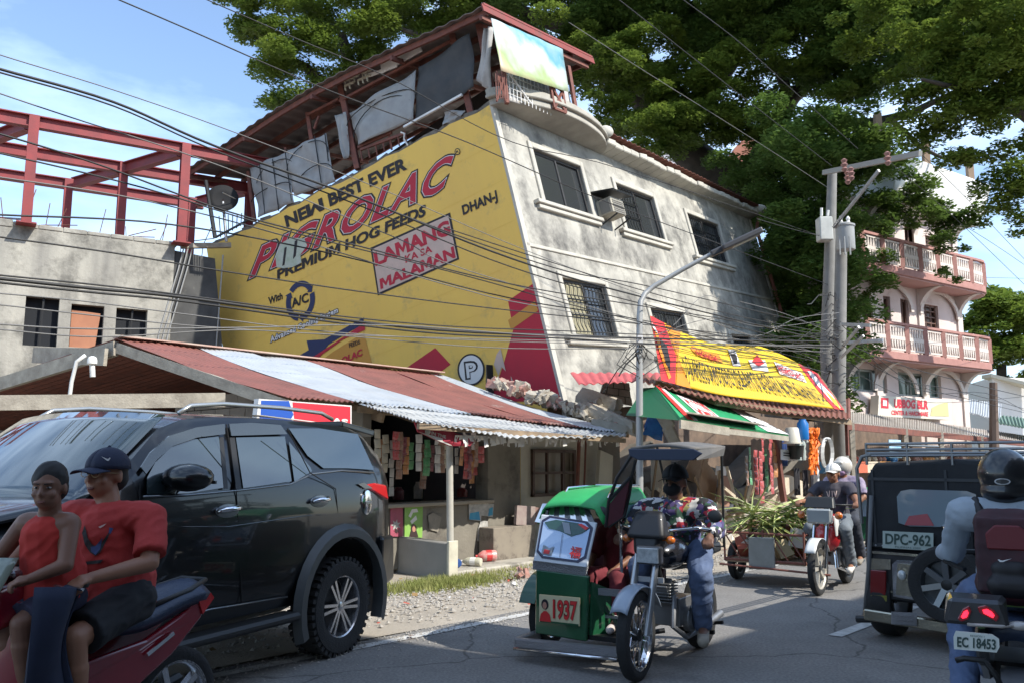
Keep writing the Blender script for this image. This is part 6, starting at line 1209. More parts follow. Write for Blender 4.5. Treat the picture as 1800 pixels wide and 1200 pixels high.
for (x, y) in ((400,897),(562,880)):
    c = SB(x, y, .0); b = MB(); b.lathe([(.11,-.002),(.105,.004),(.06,.006)], 20, Matrix.Translation(c) @ Matrix.Rotation(R(-90), 4, 'X') @ Matrix.Diagonal((1,.42,1,1))); b.build('handle_bowl', mat('dull_chrome', ()), suv, local=True, smooth=40)
    b = MB(); b.tube([c+Vector((-.10,.02,.012)), c+Vector((-.05,.045,.018)), c+Vector((.06,.045,.012)), c+Vector((.11,.02,.0))], [.014,.02,.02,.013], 8); b.build('door_handle', chrome, suv, local=True, smooth=True)
c = SB(644, 882, .0); b = MB(); b.lathe([(.11,-.004),(.105,.010),(.07,.016),(.02,.016)], 24, Matrix.Translation(c) @ Matrix.Rotation(R(-90), 4, 'X') @ Matrix.Diagonal((.62,.95,1,1))); b.build('fuel_cap', chrome, suv, local=True, smooth=40)
b = MB(); b.box(c+Vector((0,.018,0)), (.09,.02,.02)); b.build('fuel_cap_bar', mat('dull_chrome', ()), suv, local=True)
# mirror
c = SG(300, 838, .02); b = MB(); b.ell(c+Vector((.0,.14,.0)), (.13,.17,.085)); b.beam(c+Vector((.02,-.1,-.06)), c+Vector((0,.05,-.05)), .06, .05); b.build('mirror', blackpaint, suv, local=True, smooth=True)
b = MB(); b.beam(c+Vector((-.125,.02,-.03)), c+Vector((-.11,.26,-.03)), .012, .02); b.build('mirror_strip', mat('dull_chrome', ()), suv, local=True)
# lights, spoiler, rails, bumper, step, windshield, hood crease
b = MB(); q = [SB(x, y, .004) for x, y in ((636,852),(660,848),(680,852),(684,878),(676,874),(660,864))]; b.prism(q, (0,-.12,0)); b.build('tail_lamp', mat('red_lamp', (.45,.01,.012), .15, coat=1), suv, local=True, bevel=.01)
b = MB(); b.prism([SB(x, y, .006) for x, y in ((630,850),(640,847),(655,857),(642,858))], (0,-.08,0)); b.build('lamp_clear', mat('dull_chrome', ()), suv, local=True)
b = MB(); b.hexa([Vector(p) for p in ((-.3,-.66,1.77),(-.3,.66,1.77),(-.72,.7,1.70),(-.72,-.7,1.70),(-.3,-.66,1.825),(-.3,.66,1.825),(-.74,.70,1.76),(-.74,-.70,1.76))]); b.build('spoiler', blackpaint, suv, local=True, bevel=.015, seg=2)
b = MB(); b.tube([Vector((x, .67, z)) for x, z in ((-.15,1.83),(.0,1.875),(.5,1.89),(1.1,1.885),(1.4,1.855),(1.5,1.80))], .016, 8); b.build('roof_rail', mat('pale_rail', (.5,.5,.48), .3, .8), suv, local=True, smooth=True)
b = MB(); b.tube([Vector((x, -.67, z)) for x, z in ((-.15,1.83),(.0,1.875),(.5,1.89),(1.1,1.885),(1.4,1.855),(1.5,1.80))], .016, 8); b.build('roof_rail', mat('pale_rail', ()), suv, local=True, smooth=True)
b = MB(); b.hexa([Vector(p) for p in ((-.94,-.80,.46),(-.55,-.92,.42),(-.55,.92,.42),(-.94,.80,.46),(-.92,-.80,.84),(-.55,-.93,.86),(-.55,.93,.86),(-.92,.80,.84))]); b.build('rear_bumper', mat('bumper_black', (.012,.013,.014), .3), suv, local=True, bevel=.03, seg=2)
b = MB(); b.bx(.55, 2.0, .80, .98, .36, .42); b.build('side_step', blackplastic, suv, local=True, bevel=.02)
b = MB(); b.beam((-.55,.84,.25), (-.55,.84,.6), .24, .015); b.build('mud_flap', blackplastic, suv, local=True)
def wsp(a, c):      # windscreen surface: a across, c down
    x = 1.60+.66*c; i = 0; z = 1.76-.53*c**1.05; y = (.68+.10*c)*(2*a-1); return Vector((x+.16*(1-(2*a-1)**2)*.5, y, z+.03*(1-(2*a-1)**2)))
b = MB(); b.sheet(lambda a, c: wsp(a, c)+Vector((.02,0,.02)), 16, 8, .006); b.build('windscreen', tint, suv, local=True, smooth=True)
b = MB(); b.sheet(lambda a, c: Vector((2.28+1.0*c, (.78-.1*c)*(2*a-1), 1.245-.17*c+.035*(1-(2*a-1)**4)-.12*max(0,c-.85)*6*.3)), 14, 10, .02); b.build('bonnet', blackpaint, suv, local=True, smooth=True)
for s_ in (1, -1):
    b = MB(); b.prism([Vector(p) for p in ((2.75,.895*s_,.98),(3.12,.84*s_,.96),(3.24,.7*s_,.93),(3.24,.7*s_,.86),(3.1,.85*s_,.85))], (0,-.05*s_,0)); b.build('headlamp', chrome, suv, local=True)
    b = MB(); b.tube([Vector((2.45,.90*s_,1.08)), Vector((2.9,.88*s_,1.0)), Vector((3.2,.8*s_,.97))], .012, 6); b.build('chrome_strip', chrome, suv, local=True)
b = MB(); [b.bx(3.27, 3.31, -.55, .55, .66+.08*k, .70+.08*k) for k in range(4)]; b.build('grille', chrome, suv, local=True)
b = MB(); b.box((3.0,-.45,.36),(.01,.4,.1)); 

# ---- tricycle with the green sidecar (x forward, y left; origin under the front wheel)
eT = Vector((.53715, .84349, 0)); tL = Vector((eT.y, -eT.x, 0)); tO = Vector((.86, 6.12, 0))
tri = thing('tricycle', 'passenger tricycle numbered 1937 with a green and chrome sidecar', 'tricycle', tO, facing(-eT))
TI = wmx(tri).inverted()
def TX(px, py, x): return TI @ onplane(px, py, wmx(tri) @ Vector((x,0,0)), -eT)     # on the cross plane at local x
def TY(px, py, y): return TI @ onplane(px, py, wmx(tri) @ Vector((0,y,0)), tL)
dgreen = mat('dark_green_enamel', (.012,.085,.035), .3, coat=.7, col2=(.010,.07,.03), scale=3); bgreen = mat('bright_green_canvas', (.03,.36,.10), .45, col2=(.02,.30,.08), scale=5)
dbody = mat('bike_black', (.010,.010,.012), .5, coat=.1); nblue = mat('canopy_navy', (.02,.03,.06), .6)
dplate = mat('chequer_plate', (.35,.35,.36), .3, .9, bump=1, bscale=120)
wheel(tri, (0,0,.30), .30, .085, chrome, 'spoke', rr=.225, steer=R(4)); wheel(tri, (-1.24,0,.29), .29, .10, chrome, 'spoke', rr=.21); wheel(tri, (-.62,-1.06,.25), .25, .10, chrome, 'spoke', rr=.17)
b = MB()
for s_ in (-.075, .075): b.tube([(0,s_,.30), (-.13,s_,.62), (-.20,s_,.80), (-.27,s_,.97)], [.024,.026,.022,.02], 10)
b.build('fork', mat('fork_silver', (.40,.41,.42), .3, .8), tri, local=True, smooth=40)
b = MB(); b.sheet(lambda a, c: Vector((.0-.345*math.cos(R(150-115*a))*-1, (c-.5)*.13, .30+.345*math.sin(R(150-115*a))-.02*(2*c-1)**2)), 16, 6, .006); b.build('mudguard', mat('pale_blue_guard', (.28,.33,.40), .3, coat=.5), tri, local=True, smooth=True)
b = MB(); b.hexa([Vector(p) for p in ((-.16,-.09,.83),(-.16,.09,.83),(-.30,.10,.80),(-.30,-.10,.80),(-.2,-.11,1.02),(-.2,.11,1.02),(-.34,.12,1.06),(-.34,-.12,1.06))]); b.build('cowl', dbody, tri, local=True, bevel=.03, seg=3, smooth=50)
b = MB(); b.hexa([Vector(p) for p in ((-.15,-.15,.94),(-.15,.15,.94),(-.32,.16,.92),(-.32,-.16,.92),(-.24,-.11,1.13),(-.24,.11,1.13),(-.32,.10,1.13),(-.32,-.10,1.13))]); b.build('fly_screen', dbody, tri, local=True, bevel=.035, seg=3, smooth=50)
hp = TX(1140, 975, -.145); b = MB(); b.box((-.165,hp.y,hp.z), (.07,.19,.13)); b.build('headlight', mat('lamp_rim', (.05,.05,.055), .3, coat=.5), tri, local=True, bevel=.02, seg=3); b = MB(); b.box((-.128,hp.y,hp.z), (.012,.165,.105)); b.build('headlight_lens', mat('lens_glass', (.62,.64,.64), .1, .2, coat=1, col2=(.35,.37,.37), scale=30), tri, local=True, bevel=.015, seg=2)
b = MB(); b.box((-.17,hp.y,hp.z-.17),(.02,.2,.035)); b.build('number_bar', mat('grey_bar', (.3,.3,.3), .5), tri, local=True)
b = MB(); b.tube([(-.50,-.36,.99),(-.42,-.3,1.01),(-.33,-.12,.99),(-.33,.12,.99),(-.42,.3,1.01),(-.50,.38,.99)], .012, 8); b.build('handlebar', chrome, tri, local=True, smooth=True)
for s_ in (-1, 1):
    b = MB(); b.tube([(-.50,.37*s_,.99),(-.44,.29*s_,1.01)], .019, 8); b.build('grip', blackplastic, tri, local=True)
    b = MB(); b.tube([(-.40,.28*s_,1.02),(-.38,.32*s_,1.08),(-.39,.42*s_,1.1)], .006, 5); b.ell((-.39,.45*s_,1.1), (.015,.055,.045)); b.build('mirror', blackplastic, tri, local=True, smooth=True)
    b = MB(); b.ell((-.24,.17*s_,.93), (.03,.035,.03)); b.tube([(-.25,.1*s_,.93),(-.24,.16*s_,.93)], .008, 5); b.build('indicator', mat('amber_lens', (.5,.12,.01), .2, coat=1), tri, local=True, smooth=True)
b = MB(); b.ell((-.62,0,.80), (.26,.13,.12)); b.build('fuel_tank', mat('tank_black', (.015,.015,.018), .2, coat=1), tri, local=True, smooth=True)
b = MB(); b.hexa([Vector(p) for p in ((-.82,-.12,.70),(-.82,.12,.70),(-1.5,.12,.74),(-1.5,-.12,.74),(-.82,-.11,.78),(-.82,.11,.78),(-1.5,.11,.83),(-1.5,-.11,.83))]); b.build('seat', blackplastic, tri, local=True, bevel=.03, seg=2)
b = MB(); b.tube([(-.27,0,.93),(-.55,0,.45),(-.62,0,.28),(-.95,0,.26),(-1.24,.06,.29)], .022, 8); b.tube([(-.3,0,.88),(-.7,0,.68),(-1.1,0,.66),(-1.45,0,.72)], .018, 8); b.tube([(-.95,.09,.3),(-1.1,.1,.68)], .015, 6); b.build('frame', darkmetal, tri, local=True, smooth=40)
b = MB(); b.box((-.68,0,.38), (.30,.22,.20)); b.lathe([(.09,.1),(.1,.15),(.07,.17)], 16, Matrix.Translation((-.68,0,.32)) @ Matrix.Rotation(R(-90), 4, 'X')); b.beam((-.55,0,.45), (-.48,0,.6), .11, .12); [b.box((-.515+.0,0,.46+.022*k), (.16,.16,.008)) for k in range(7)]; b.build('engine', mat('engine_alloy', (.25,.25,.25), .4, .7), tri, local=True, bevel=.01, kind='stuff')
b = MB(); b.tube([(-.5,.08,.5),(-.42,.1,.3),(-.6,.13,.2),(-1.0,.14,.22)], .02, 8); b.tube([(-.95,.14,.22),(-1.3,.15,.27)], .03, 10); b.build('exhaust', steel, tri, local=True, smooth=40)
b = MB(); b.beam((-.78,.0,.22), (-.78,.28,.22), .03, .03); b.beam((-1.1,.0,.2),(-1.1,.24,.24), .025, .025); b.build('foot_peg', darkmetal, tri, local=True)
b = MB(); b.prism([Vector(p) for p in ((.0,-.05,.06),(.0,.05,.06),(-.35,.1,.03),(-.35,-.1,.03))], (0,0,.01)); 
# sidecar body
fy0, fy1 = -.93, -.47
b = MB(); fr_ = [TX(x, y, -.12) for x, y in ((940,1112),(1030,1127),(1030,1013),(937,1001))]
q = [fr_[0], fr_[1], fr_[2]+Vector((-.04,0,0)), fr_[3]+Vector((-.04,0,0))]; b.prism(q, (-.04,0,0)); b.build('front_panel', dgreen, tri, local=True, bevel=.008)
ya, yb = q[0].y, q[1].y; za = min(q[0].z, q[1].z)
b = MB(); b.prism([Vector((-.16,ya,.2)), Vector((-1.15,ya-.02,.2)), Vector((-1.15,ya-.02,.95)), Vector((-.9,ya-.02,.62)), Vector((-.2,ya,.64))], (0,.03,0)); b.prism([Vector((-.17,yb,.2)), Vector((-.42,yb+.12,.2)), Vector((-.42,yb+.12,.5)), Vector((-.2,yb,.6))], (0,.02,0)); b.build('side_panel', dgreen, tri, local=True)
b = MB(); b.bx(-1.15,-.17,ya,-.24,.19,.225); b.build('floor', darkmetal, tri, local=True)
b = MB(); b.bx(-1.15,-.8,ya,-.24,.42,.52); b.bx(-1.15,-1.05,ya,-.24,.52,1.0); b.build('bench', mat('maroon_vinyl', (.10,.012,.018), .5), tri, local=True, bevel=.03)
b = MB(); p0, p1 = TX(1032,1037,-.25), TX(1110,1043,-.25); b.beam(p0, p1, .02, .05); p0, p1 = TX(1040,1080,-.3), TX(1100,1085,-.3); b.beam(p0, p1, .03, .02); b.build('chequer_rail', dplate, tri, local=True)
b = MB(); b.beam(TX(1030,1020,-.30), TX(1105,1120,-.3), .03, .03); b.prism([TX(x,y,-.34) for x, y in ((1032,1060),(1095,1065),(1095,1125),(1032,1122))], (-.02,0,0)); b.build('kick_panel', mat('dark_green_inner', (.008,.03,.015), .5), tri, local=True)
b = MB(); b.prism([TX(x,y,-.165) for x, y in ((936,1000),(1030,1012),(1031,992),(936,984))], (-.03,0,0)); b.build('chequer_band', dplate, tri, local=True, bevel=.004)
scr = [TX(x,y,z) for x,y,z in ((937,985,-.155),(1031,997,-.155),(1049,918,-.30),(951,903,-.30))]
b = MB(); b.prism(scr, (-.02,0,0)); b.build('windshield_panel', mat('white_enamel', (.55,.57,.6), .3, coat=.5), tri, local=True, bevel=.006)
def sf(k):
    def f(a, c): return scr[0].lerp(scr[1], a).lerp(scr[3].lerp(scr[2], a), c)+Vector((.004*k,0,.001*k))
    return f
def rr_(x0, x1, y0, y1, r): return [(x0+r,y0),(x1-r,y0),(x1,y0+r),(x1,y1-r),(x1-r,y1),(x0+r,y1),(x0,y1-r),(x0,y0+r)]
b = MB(); poly(b, rr_(.04,.96,.08,1.0,.12), sf(1), 0); poly(b, rr_(.08,.92,.13,.95,.11), sf(2), 1); poly(b, [(.1,.84),(.3,.93),(.7,.93),(.92,.86),(.8,.72),(.62,.62),(.4,.7),(.2,.72)], sf(3), 2); poly(b, [(.42,.9),(.55,.9),(.62,.66),(.5,.68)], sf(4), 3)
text(b, '福', [(.66,.16),(.86,.16),(.86,.42),(.66,.42)], sf(4), .02, mi=4); poly(b, [(.15,.16),(.33,.15),(.36,.36),(.28,.3),(.22,.34),(.16,.36)], sf(4), 3); poly(b, [(.19,.18),(.3,.18),(.31,.26),(.2,.27)], sf(5), 4); poly(b, [(.495,.14),(.502,.14),(.47,.66),(.462,.66)], sf(4), 0); poly(b, [(.7,.9),(.86,.8),(.9,.86),(.76,.93)], sf(4), 4)
b.build('windshield', [mat('navy_rim', (.02,.02,.06), .3), mat('sky_blue_mirror', (.42,.52,.68), .12, .35, coat=1), mat('dark_green_print', (.02,.07,.05), .2, coat=1), mat('grey_print', (.25,.28,.32), .3), bred], tri, local=True)
b = MB(); k_ = [(940+i*10.6, 912-14*math.sin(i/10*2.8+.25)) for i in range(11)]
vis = []
for i in range(10):
    q = [TX(k_[i][0], 916, -.31), TX(k_[i+1][0], 918, -.31), TX(960+(k_[i+1][0]-960)*.72+8, 884, -.42), TX(960+(k_[i][0]-960)*.72+8, 884, -.42)]
    b.prism(q, (-.01,0,0), i % 2)
b.build('striped_visor', [chrome, mat('visor_dark', (.04,.04,.045), .15, coat=1)], tri, local=True)
top_ = [TX(942,892,-.33), TX(1062,898,-.33), TX(1072,862,-.95), TX(990,859,-.95)]
f0, f1 = TX(940,893,-.34), TX(1052,890,-.34)
b = MB(); cs = [TX(940,895,-.33), TX(985,862,-.6), TX(1070,862,-.6), TX(1075,885,-.33)]
cz_ = lambda a, c: 1.115+.11*min(1, c*3.2)**.7+.035*math.sin(a*math.pi)+.02*c
cyl = TX(945,890,-.34).y
b.sheet(lambda a, c: Vector((-.33-.85*c, cyl*(1-a)+(-.40)*a, cz_(a, c)-(.10*max(0,a-.88)/.12)-(.12*max(0,.1-a)/.1))), 24, 14, .015); b.build('canopy', bgreen, tri, local=True, smooth=True)
b = MB(); b.prism([Vector((-.34,-.40,1.03)), Vector((-1.15,-.40,1.06)), Vector((-1.15,-.40,1.15)), Vector((-.6,-.40,1.13)), Vector((-.36,-.40,1.05))], (0,.006,0)); b.build('canopy_valance', mat('pale_teal_cloth', (.22,.42,.42), .6), tri, local=True)
b = MB(); b.tube([(-.36,-.92,1.1),(-.3,-.94,.66)], .013, 6); b.tube([(-.4,-.3,1.16),(-.42,-.3,.25)], .012, 6); b.tube([(-1.15,-.95,.6),(-1.15,-.95,1.2)], .013, 6); b.tube([(-1.15,-.26,.3),(-1.15,-.26,1.2)], .013, 6); b.tube([(-.5,-.86,1.18),(-.6,-.86,1.27),(-1.1,-.86,1.28),(-1.1,-.45,1.28),(-.6,-.45,1.28),(-.5,-.45,1.20)], .010, 6); b.build('canopy_frame', chrome, tri, local=True, smooth=40)
b = MB(); b.sheet(lambda a, c: Vector((-.62-.34*math.cos(R(8+150*a)), -1.0-.14*(c), .25+.34*math.sin(R(8+150*a)))), 16, 3, .01); b.prism([Vector((-.62-.34*math.cos(R(8+150*i/12)), -1.14, .25+.34*math.sin(R(8+150*i/12)))) for i in range(13)], (0,-.01,0)); b.build('fender', dgreen, tri, local=True, smooth=40)
bl_, br_ = TX(908,1128,-.08), TX(1088,1146,-.02)
b = MB(); b.beam(bl_, br_, .06, .07); b.beam(bl_, bl_+Vector((-.5,-.02,0)), .05, .07); b.build('bumper', dplate, tri, local=True, bevel=.01); b = MB(); b.tube([bl_+Vector((.04,0,-.04)), br_+Vector((.04,0,-.04))], .012, 6); b.build('bumper_bar', chrome, tri, local=True, smooth=True)
b = MB(); b.tube([(-.3,-.3,.2),(-.5,0,.25)], .02, 6); b.tube([(-1.1,-.3,.25),(-1.1,0,.3)], .02, 6); b.tube([(-.9,-.3,.9),(-.9,-.05,.72)], .015, 6); b.build('coupling', darkmetal, tri, local=True, smooth=40)
# number plaque
pl = [TX(x,y,-.105) for x,y in ((947,1092),(1018,1100),(1018,1050),(947,1044))]
for p in pl: p.x = -.112+.0
def pfn(k): return lambda a, c: pl[0].lerp(pl[1], a).lerp(pl[3].lerp(pl[2], a), c)+Vector((.004*k,0,0))
b = MB(); b.prism([p for p in pl], (-.01,0,0)); b.build('plaque', mat('plaque_cream', (.62,.55,.34), .5), tri, local=True)
b = MB(); poly(b, ringpts((.15,.66), .09, .19, 16), pfn(1), 0); poly(b, ringpts((.15,.62), .055, .13, 14), pfn(2), 1); poly(b, [(.02,.04),(.05,.3),(.13,.42),(.2,.42),(.28,.3),(.31,.04)], pfn(2), 2); text(b, '1937', [(.35,.16),(.95,.16),(.95,.88),(.35,.88)], pfn(1), .05, mi=3); text(b, '1937', [(.355,.17),(.945,.17),(.945,.87),(.355,.87)], pfn(2), .02, mi=2); poly(b, [(.02,.0),(.98,.0),(.98,.07),(.02,.07)], pfn(1), 4)
b.build('plaque_print', [mblack, skinprint, bred, mat('dark_red_outline', (.15,.01,.01), .6), dgreen], tri, local=True)
# driver canopy with clear side curtain
cf = [TX(1108,812,-.15), TX(1215,812,-.15)]
c0_, c1_, c2_, c3_ = TX(1108,786,-.2), TX(1222,786,-.2), TX(1275,783,-1.15), TX(1150,781,-1.15)
b = MB(); b.sheet(lambda a, c: c0_.lerp(c1_, a).lerp(c3_.lerp(c2_, a), c)+Vector((0,0,.03*math.sin(a*math.pi))), 10, 6, .025); b.build('driver_canopy', mat('canopy_top_grey', (.16,.15,.14), .8, col2=(.10,.10,.10), scale=4), tri, local=True, smooth=True)
b = MB(); q = [TX(1106,788,-.19), TX(1220,788,-.19), TX(1236,796,-.19), TX(1220,808,-.19), TX(1125,808,-.19), TX(1108,800,-.19)]; b.prism(q, (.02,0,0)); b.build('canopy_valance', nblue, tri, local=True, bevel=.004)
b = MB(); q = [TX(1222,790,-.22), TX(1275,786,-1.1), TX(1272,800,-1.1), TX(1225,808,-.22)]; b.prism(q, (0,-.01,0)); b.build('side_valance', mat('canopy_top_grey', ()), tri, local=True)
b = MB()
for pts in ([(1110,800,-.2),(1085,838,-.22),(1070,880,-.25),(1065,925,-.3)], [(1118,806,-.2),(1112,830,-.24),(1106,870,-.3),(1098,905,-.32),(1070,925,-.32)], [(1108,838,-.22),(1070,880,-.25)]): b.tube([TX(*p) for p in pts], .013, 6)
b.tube([TX(1268,790,-1.1), Vector((-1.3,.2,.8)), Vector((-1.3,-.2,.8)), TX(1155,785,-1.1)], .011, 6); b.build('canopy_stay', blackplastic, tri, local=True, smooth=40, kind='stuff')
b = MB(); b.prism([TX(*p) for p in ((1106,842,-.22),(1072,884,-.25),(1067,925,-.3),(1094,908,-.31),(1104,868,-.28))], (-.01,0,0)); b.build('maroon_curtain', mat('maroon_curtain', (.10,.02,.03), .4, coat=.5), tri, local=True)

# ---- cargo sidecar motorcycle with palm leaves
gC = G(1440, 1045); eC = Vector((.58, .815, 0)).normalized(); car = thing('cargo_tricycle', 'red and white motorcycle with an open cargo sidecar', 'cargo tricycle', gC, facing(-eC))
CI = wmx(car).inverted(); cL = Vector((eC.y, -eC.x, 0))
def CX(px, py, x): return CI @ onplane(px, py, wmx(car) @ Vector((x,0,0)), -eC)
wheel(car, (0,0,.29), .29, .08, mat('dusty_rim', (.45,.42,.36), .5, .3), 'cast', rr=.22); wheel(car, (-1.18,0,.28), .28, .09, darkmetal, 'spoke', rr=.2); sw_ = CX(1297, 1024, -.75); wheel(car, (-.75,sw_.y,.24), .24, .09, darkmetal, 'spoke', rr=.16)
mred2 = mat('moto_red', (.42,.02,.025), .25, coat=.8)
b = MB(); [b.tube([(0,s_,.29), (-.14,s_,.65), (-.26,s_,.96)], .022, 8) for s_ in (-.07,.07)]; b.build('fork', chrome, car, local=True, smooth=40)
b = MB(); b.sheet(lambda a, c: Vector((.335*math.cos(R(150-115*a)), (c-.5)*.12, .29+.335*math.sin(R(150-115*a)))), 14, 4, .006); b.build('mudguard', mat('white_guard', (.6,.6,.58), .3), car, local=True, smooth=True)
b = MB(); b.box((-.16,0,.86), (.1,.28,.17)); b.build('headlight', mat('greyish_lamp', (.28,.30,.30), .15, coat=1), car, local=True, bevel=.02); b = MB(); b.hexa([Vector(p) for p in ((-.13,-.17,.95),(-.13,.17,.95),(-.24,.17,.95),(-.24,-.17,.95),(-.19,-.15,1.07),(-.19,.15,1.07),(-.24,.15,1.08),(-.24,-.15,1.08))]); b.build('fly_screen', blackplastic, car, local=True, bevel=.01)
for s_ in (-1, 1):
    b = MB(); b.ell((-.17,.21*s_,.87), (.04,.045,.045)); b.build('indicator', mat('amber_lens', ()), car, local=True, smooth=True)
b = MB(); b.tube([(-.48,-.34,.98),(-.33,-.12,.98),(-.33,.12,.98),(-.48,.34,.98)], .012, 6); b.build('handlebar', darkmetal, car, local=True, smooth=True)
b = MB(); b.ell((-.58,0,.76), (.24,.12,.11)); b.ell((-.40,0,.60), (.07,.16,.16)); b.build('fuel_tank', mred2, car, local=True, smooth=True); b = MB(); b.prism([Vector((-.33,.12,.62)), Vector((-.32,.1,.86)), Vector((-.5,.13,.84)), Vector((-.52,.13,.66))], (0,.02,0)); b.build('side_cowl', mat('white_guard', ()), car, local=True, bevel=.01)
b = MB(); b.bx(-1.4,-.75,-.12,.12,.70,.79); b.build('seat', blackplastic, car, local=True, bevel=.03); b = MB(); b.tube([(-.3,0,.9),(-.55,0,.3),(-1.18,0,.28)], .02, 8); b.tube([(-.35,0,.8),(-.8,0,.66),(-1.4,0,.7)], .018, 8); b.build('frame', darkmetal, car, local=True)
b = MB(); b.box((-.64,0,.38), (.28,.24,.2)); b.beam((-.5,0,.45), (-.44,0,.58), .1, .11); b.lathe([(.08,.1),(.09,.14),(.05,.16)], 14, Matrix.Translation((-.66,0,.33)) @ Matrix.Rotation(R(-90), 4, 'X')); b.build('engine', mat('engine_alloy', ()), car, local=True, bevel=.01, kind='stuff'); b = MB(); b.tube([(-.45,.08,.45),(-.4,.1,.28),(-.7,.14,.2),(-1.4,.15,.26)], .025, 8); b.build('exhaust', chrome, car, local=True, smooth=40)
yc0, yc1 = sw_.y+.04, -.22
b = MB()
for z in (.30, .62):
    b.tube([(-.25,yc0,z),(-.25,yc1,z),(-1.35,yc1,z),(-1.35,yc0,z),(-.25,yc0,z)], .016, 6)
for x, y in ((-.25,yc0),(-.25,yc1),(-1.35,yc0),(-1.35,yc1),(-.25,(yc0+yc1)/2),(-.8,yc0),(-.8,yc1)): b.tube([(x,y,.28),(x,y,.66)], .013, 6)
for k in range(5): b.tube([(-.25,yc0+(yc1-yc0)*k/5,.62),(-.25,yc0+(yc1-yc0)*(k+1)/5,.32)], .009, 5)
b.tube([(-.5,yc1,.3),(-.5,0,.3)], .02, 6); b.tube([(-1.1,yc1,.3),(-1.1,0,.3)], .02, 6); b.tube([(-.2,yc0-.05,.24),(-.2,yc1+.3,.2)], .014, 6); b.build('sidecar_frame', rust, car, local=True, smooth=40)
b = MB(); b.bx(-1.35,-.25,yc0,yc1,.27,.30); b.build('sidecar_floor', wood, car, local=True); q = [CX(x,y,-.22) for x, y in ((1316,1000),(1363,1000),(1361,944),(1315,943))]; b = MB(); b.prism(q, (-.015,0,0)); b.build('front_sheet', mat('scuffed_sheet', (.27,.28,.27), .5, .4, col2=(.2,.21,.2), scale=6), car, local=True, bevel=.01)
# load: each palm frond is a thing, its blades are parts
lm = [mat('palm_green', (.16,.23,.06), .5, col2=(.28,.32,.10), scale=7), mat('palm_yellow', (.42,.45,.16), .5, col2=(.30,.34,.10), scale=7)]
bl = []
for m in lm:
    b = MB(); b.add([(0,-.004,0),(.12,-.017,.0),(.4,-.011,-.04),(.62,0,-.12),(.4,.011,-.04),(.12,.017,0),(0,.004,0),(.12,0,-.01),(.4,0,-.05)], [(0,1,7),(1,2,8,7),(2,3,8),(3,4,8),(4,5,7,8),(5,6,7)]); me = bpy.data.meshes.new('leaf'); me.from_pydata(b.v, [], b.f); me.materials.append(m); bl.append(me)
for k in range(9):
    c = [(1322,905),(1335,925),(1350,915),(1365,900),(1380,915),(1395,905),(1410,900),(1345,900),(1390,925)][k]
    p = onplane(c[0], c[1], wmx(car) @ Vector((-.45-.09*k*.8,0,0)), -eC)
    t = thing('palm_frond', 'green palm frond fanned out over the cargo sidecar load', 'palm leaf', p, 0, 'palm fronds loaded on the cargo sidecar')
    if k == 0: t['label'] = 'yellowish star shaped palm frond at the front of the sidecar load'
    elif k in (1, 8): t['label'] = 'palm frond hanging lowest over the %s of the sidecar load' % ('grey front sheet' if k == 1 else 'motorcycle side')
    b = MB(); b.tube([(0,.1,-.2),(0,0,0)], .016, 6); b.build('stalk', lm[1], t, local=True)
    for j in range(18 if k else 22):
        o = bpy.data.objects.new('leaf', bl[1 if (k == 0 or rnd.random() < .3) else 0]); COL.objects.link(o); o.parent = t
        el = rnd.uniform(-22, 32) if k else rnd.uniform(-35, 65); o.rotation_euler = (rnd.uniform(-.5,.5), -R(el), rnd.uniform(0, 6.28) if k == 0 else rnd.uniform(2.6, 6.9)); s_ = rnd.uniform(.6, 1.25)*(.8 if k == 0 else 1); o.scale = (s_, s_*1.15, s_)
ag = [mat('load_red', (.42,.10,.06), .6), mat('load_tan', (.42,.34,.2), .8), mat('load_dark', (.05,.04,.035), .8), mat('load_white', (.55,.5,.45), .7)]
for k in range(10):
    p = wmx(car) @ Vector((-.35-.1*(k % 5)-rnd.uniform(0,.3), yc0+.1+(yc1-yc0-.2)*((k*37) % 10)/10, .42+.14*(k // 5))); rock('loaded_sack', p, (.22,.18,.15), ag[k % 4], k+500, label='%s sack of goods packed under the palm leaves in the cargo sidecar' % ['reddish','tan','dark','whitish'][k % 4], cat='sack', group='%s sacks in the cargo sidecar' % ['reddish','tan','dark','whitish'][k % 4], jag=.12)
# green tricycle behind it
gt = thing('tricycle', 'distant tricycle with a green canopy behind the motorcycle passenger', 'tricycle', P(1530,960,13.5)*1); GT = wmx(gt)
zq = P(1530,960,13.5); gt.location.z = 0
WM[gt.name] = Matrix.Translation((zq.x, zq.y, 0)); gt.matrix_basis = WM[gt.name]
c = P(1522,868,13.5); b = MB(); b.sheet(lambda a, d: c+Vector((-.4+.8*a, -.5+1.1*d, .16*math.sin(a*math.pi*.9+.2)-.05)), 10, 5, .03); b.build('canopy', bgreen, gt, smooth=True)
b = MB(); b.box(P(1530,915,13.5), (.6,.2,.6)); b.build('body', dgreen, gt, bevel=.04); b = MB(); b.box(P(1528,892,13.35), (.4,.03,.25)); b.build('windshield', mat('sky_blue_mirror', ()), gt)
b = MB(); b.tube([P(1505,870,13.5), P(1505,960,13.5)], .02, 6); b.build('stay', chrome, gt); wheel(gt, (-.2,0,.26), .26, .09, chrome); wheel(gt, (.5,.2,.25), .25, .09, chrome)

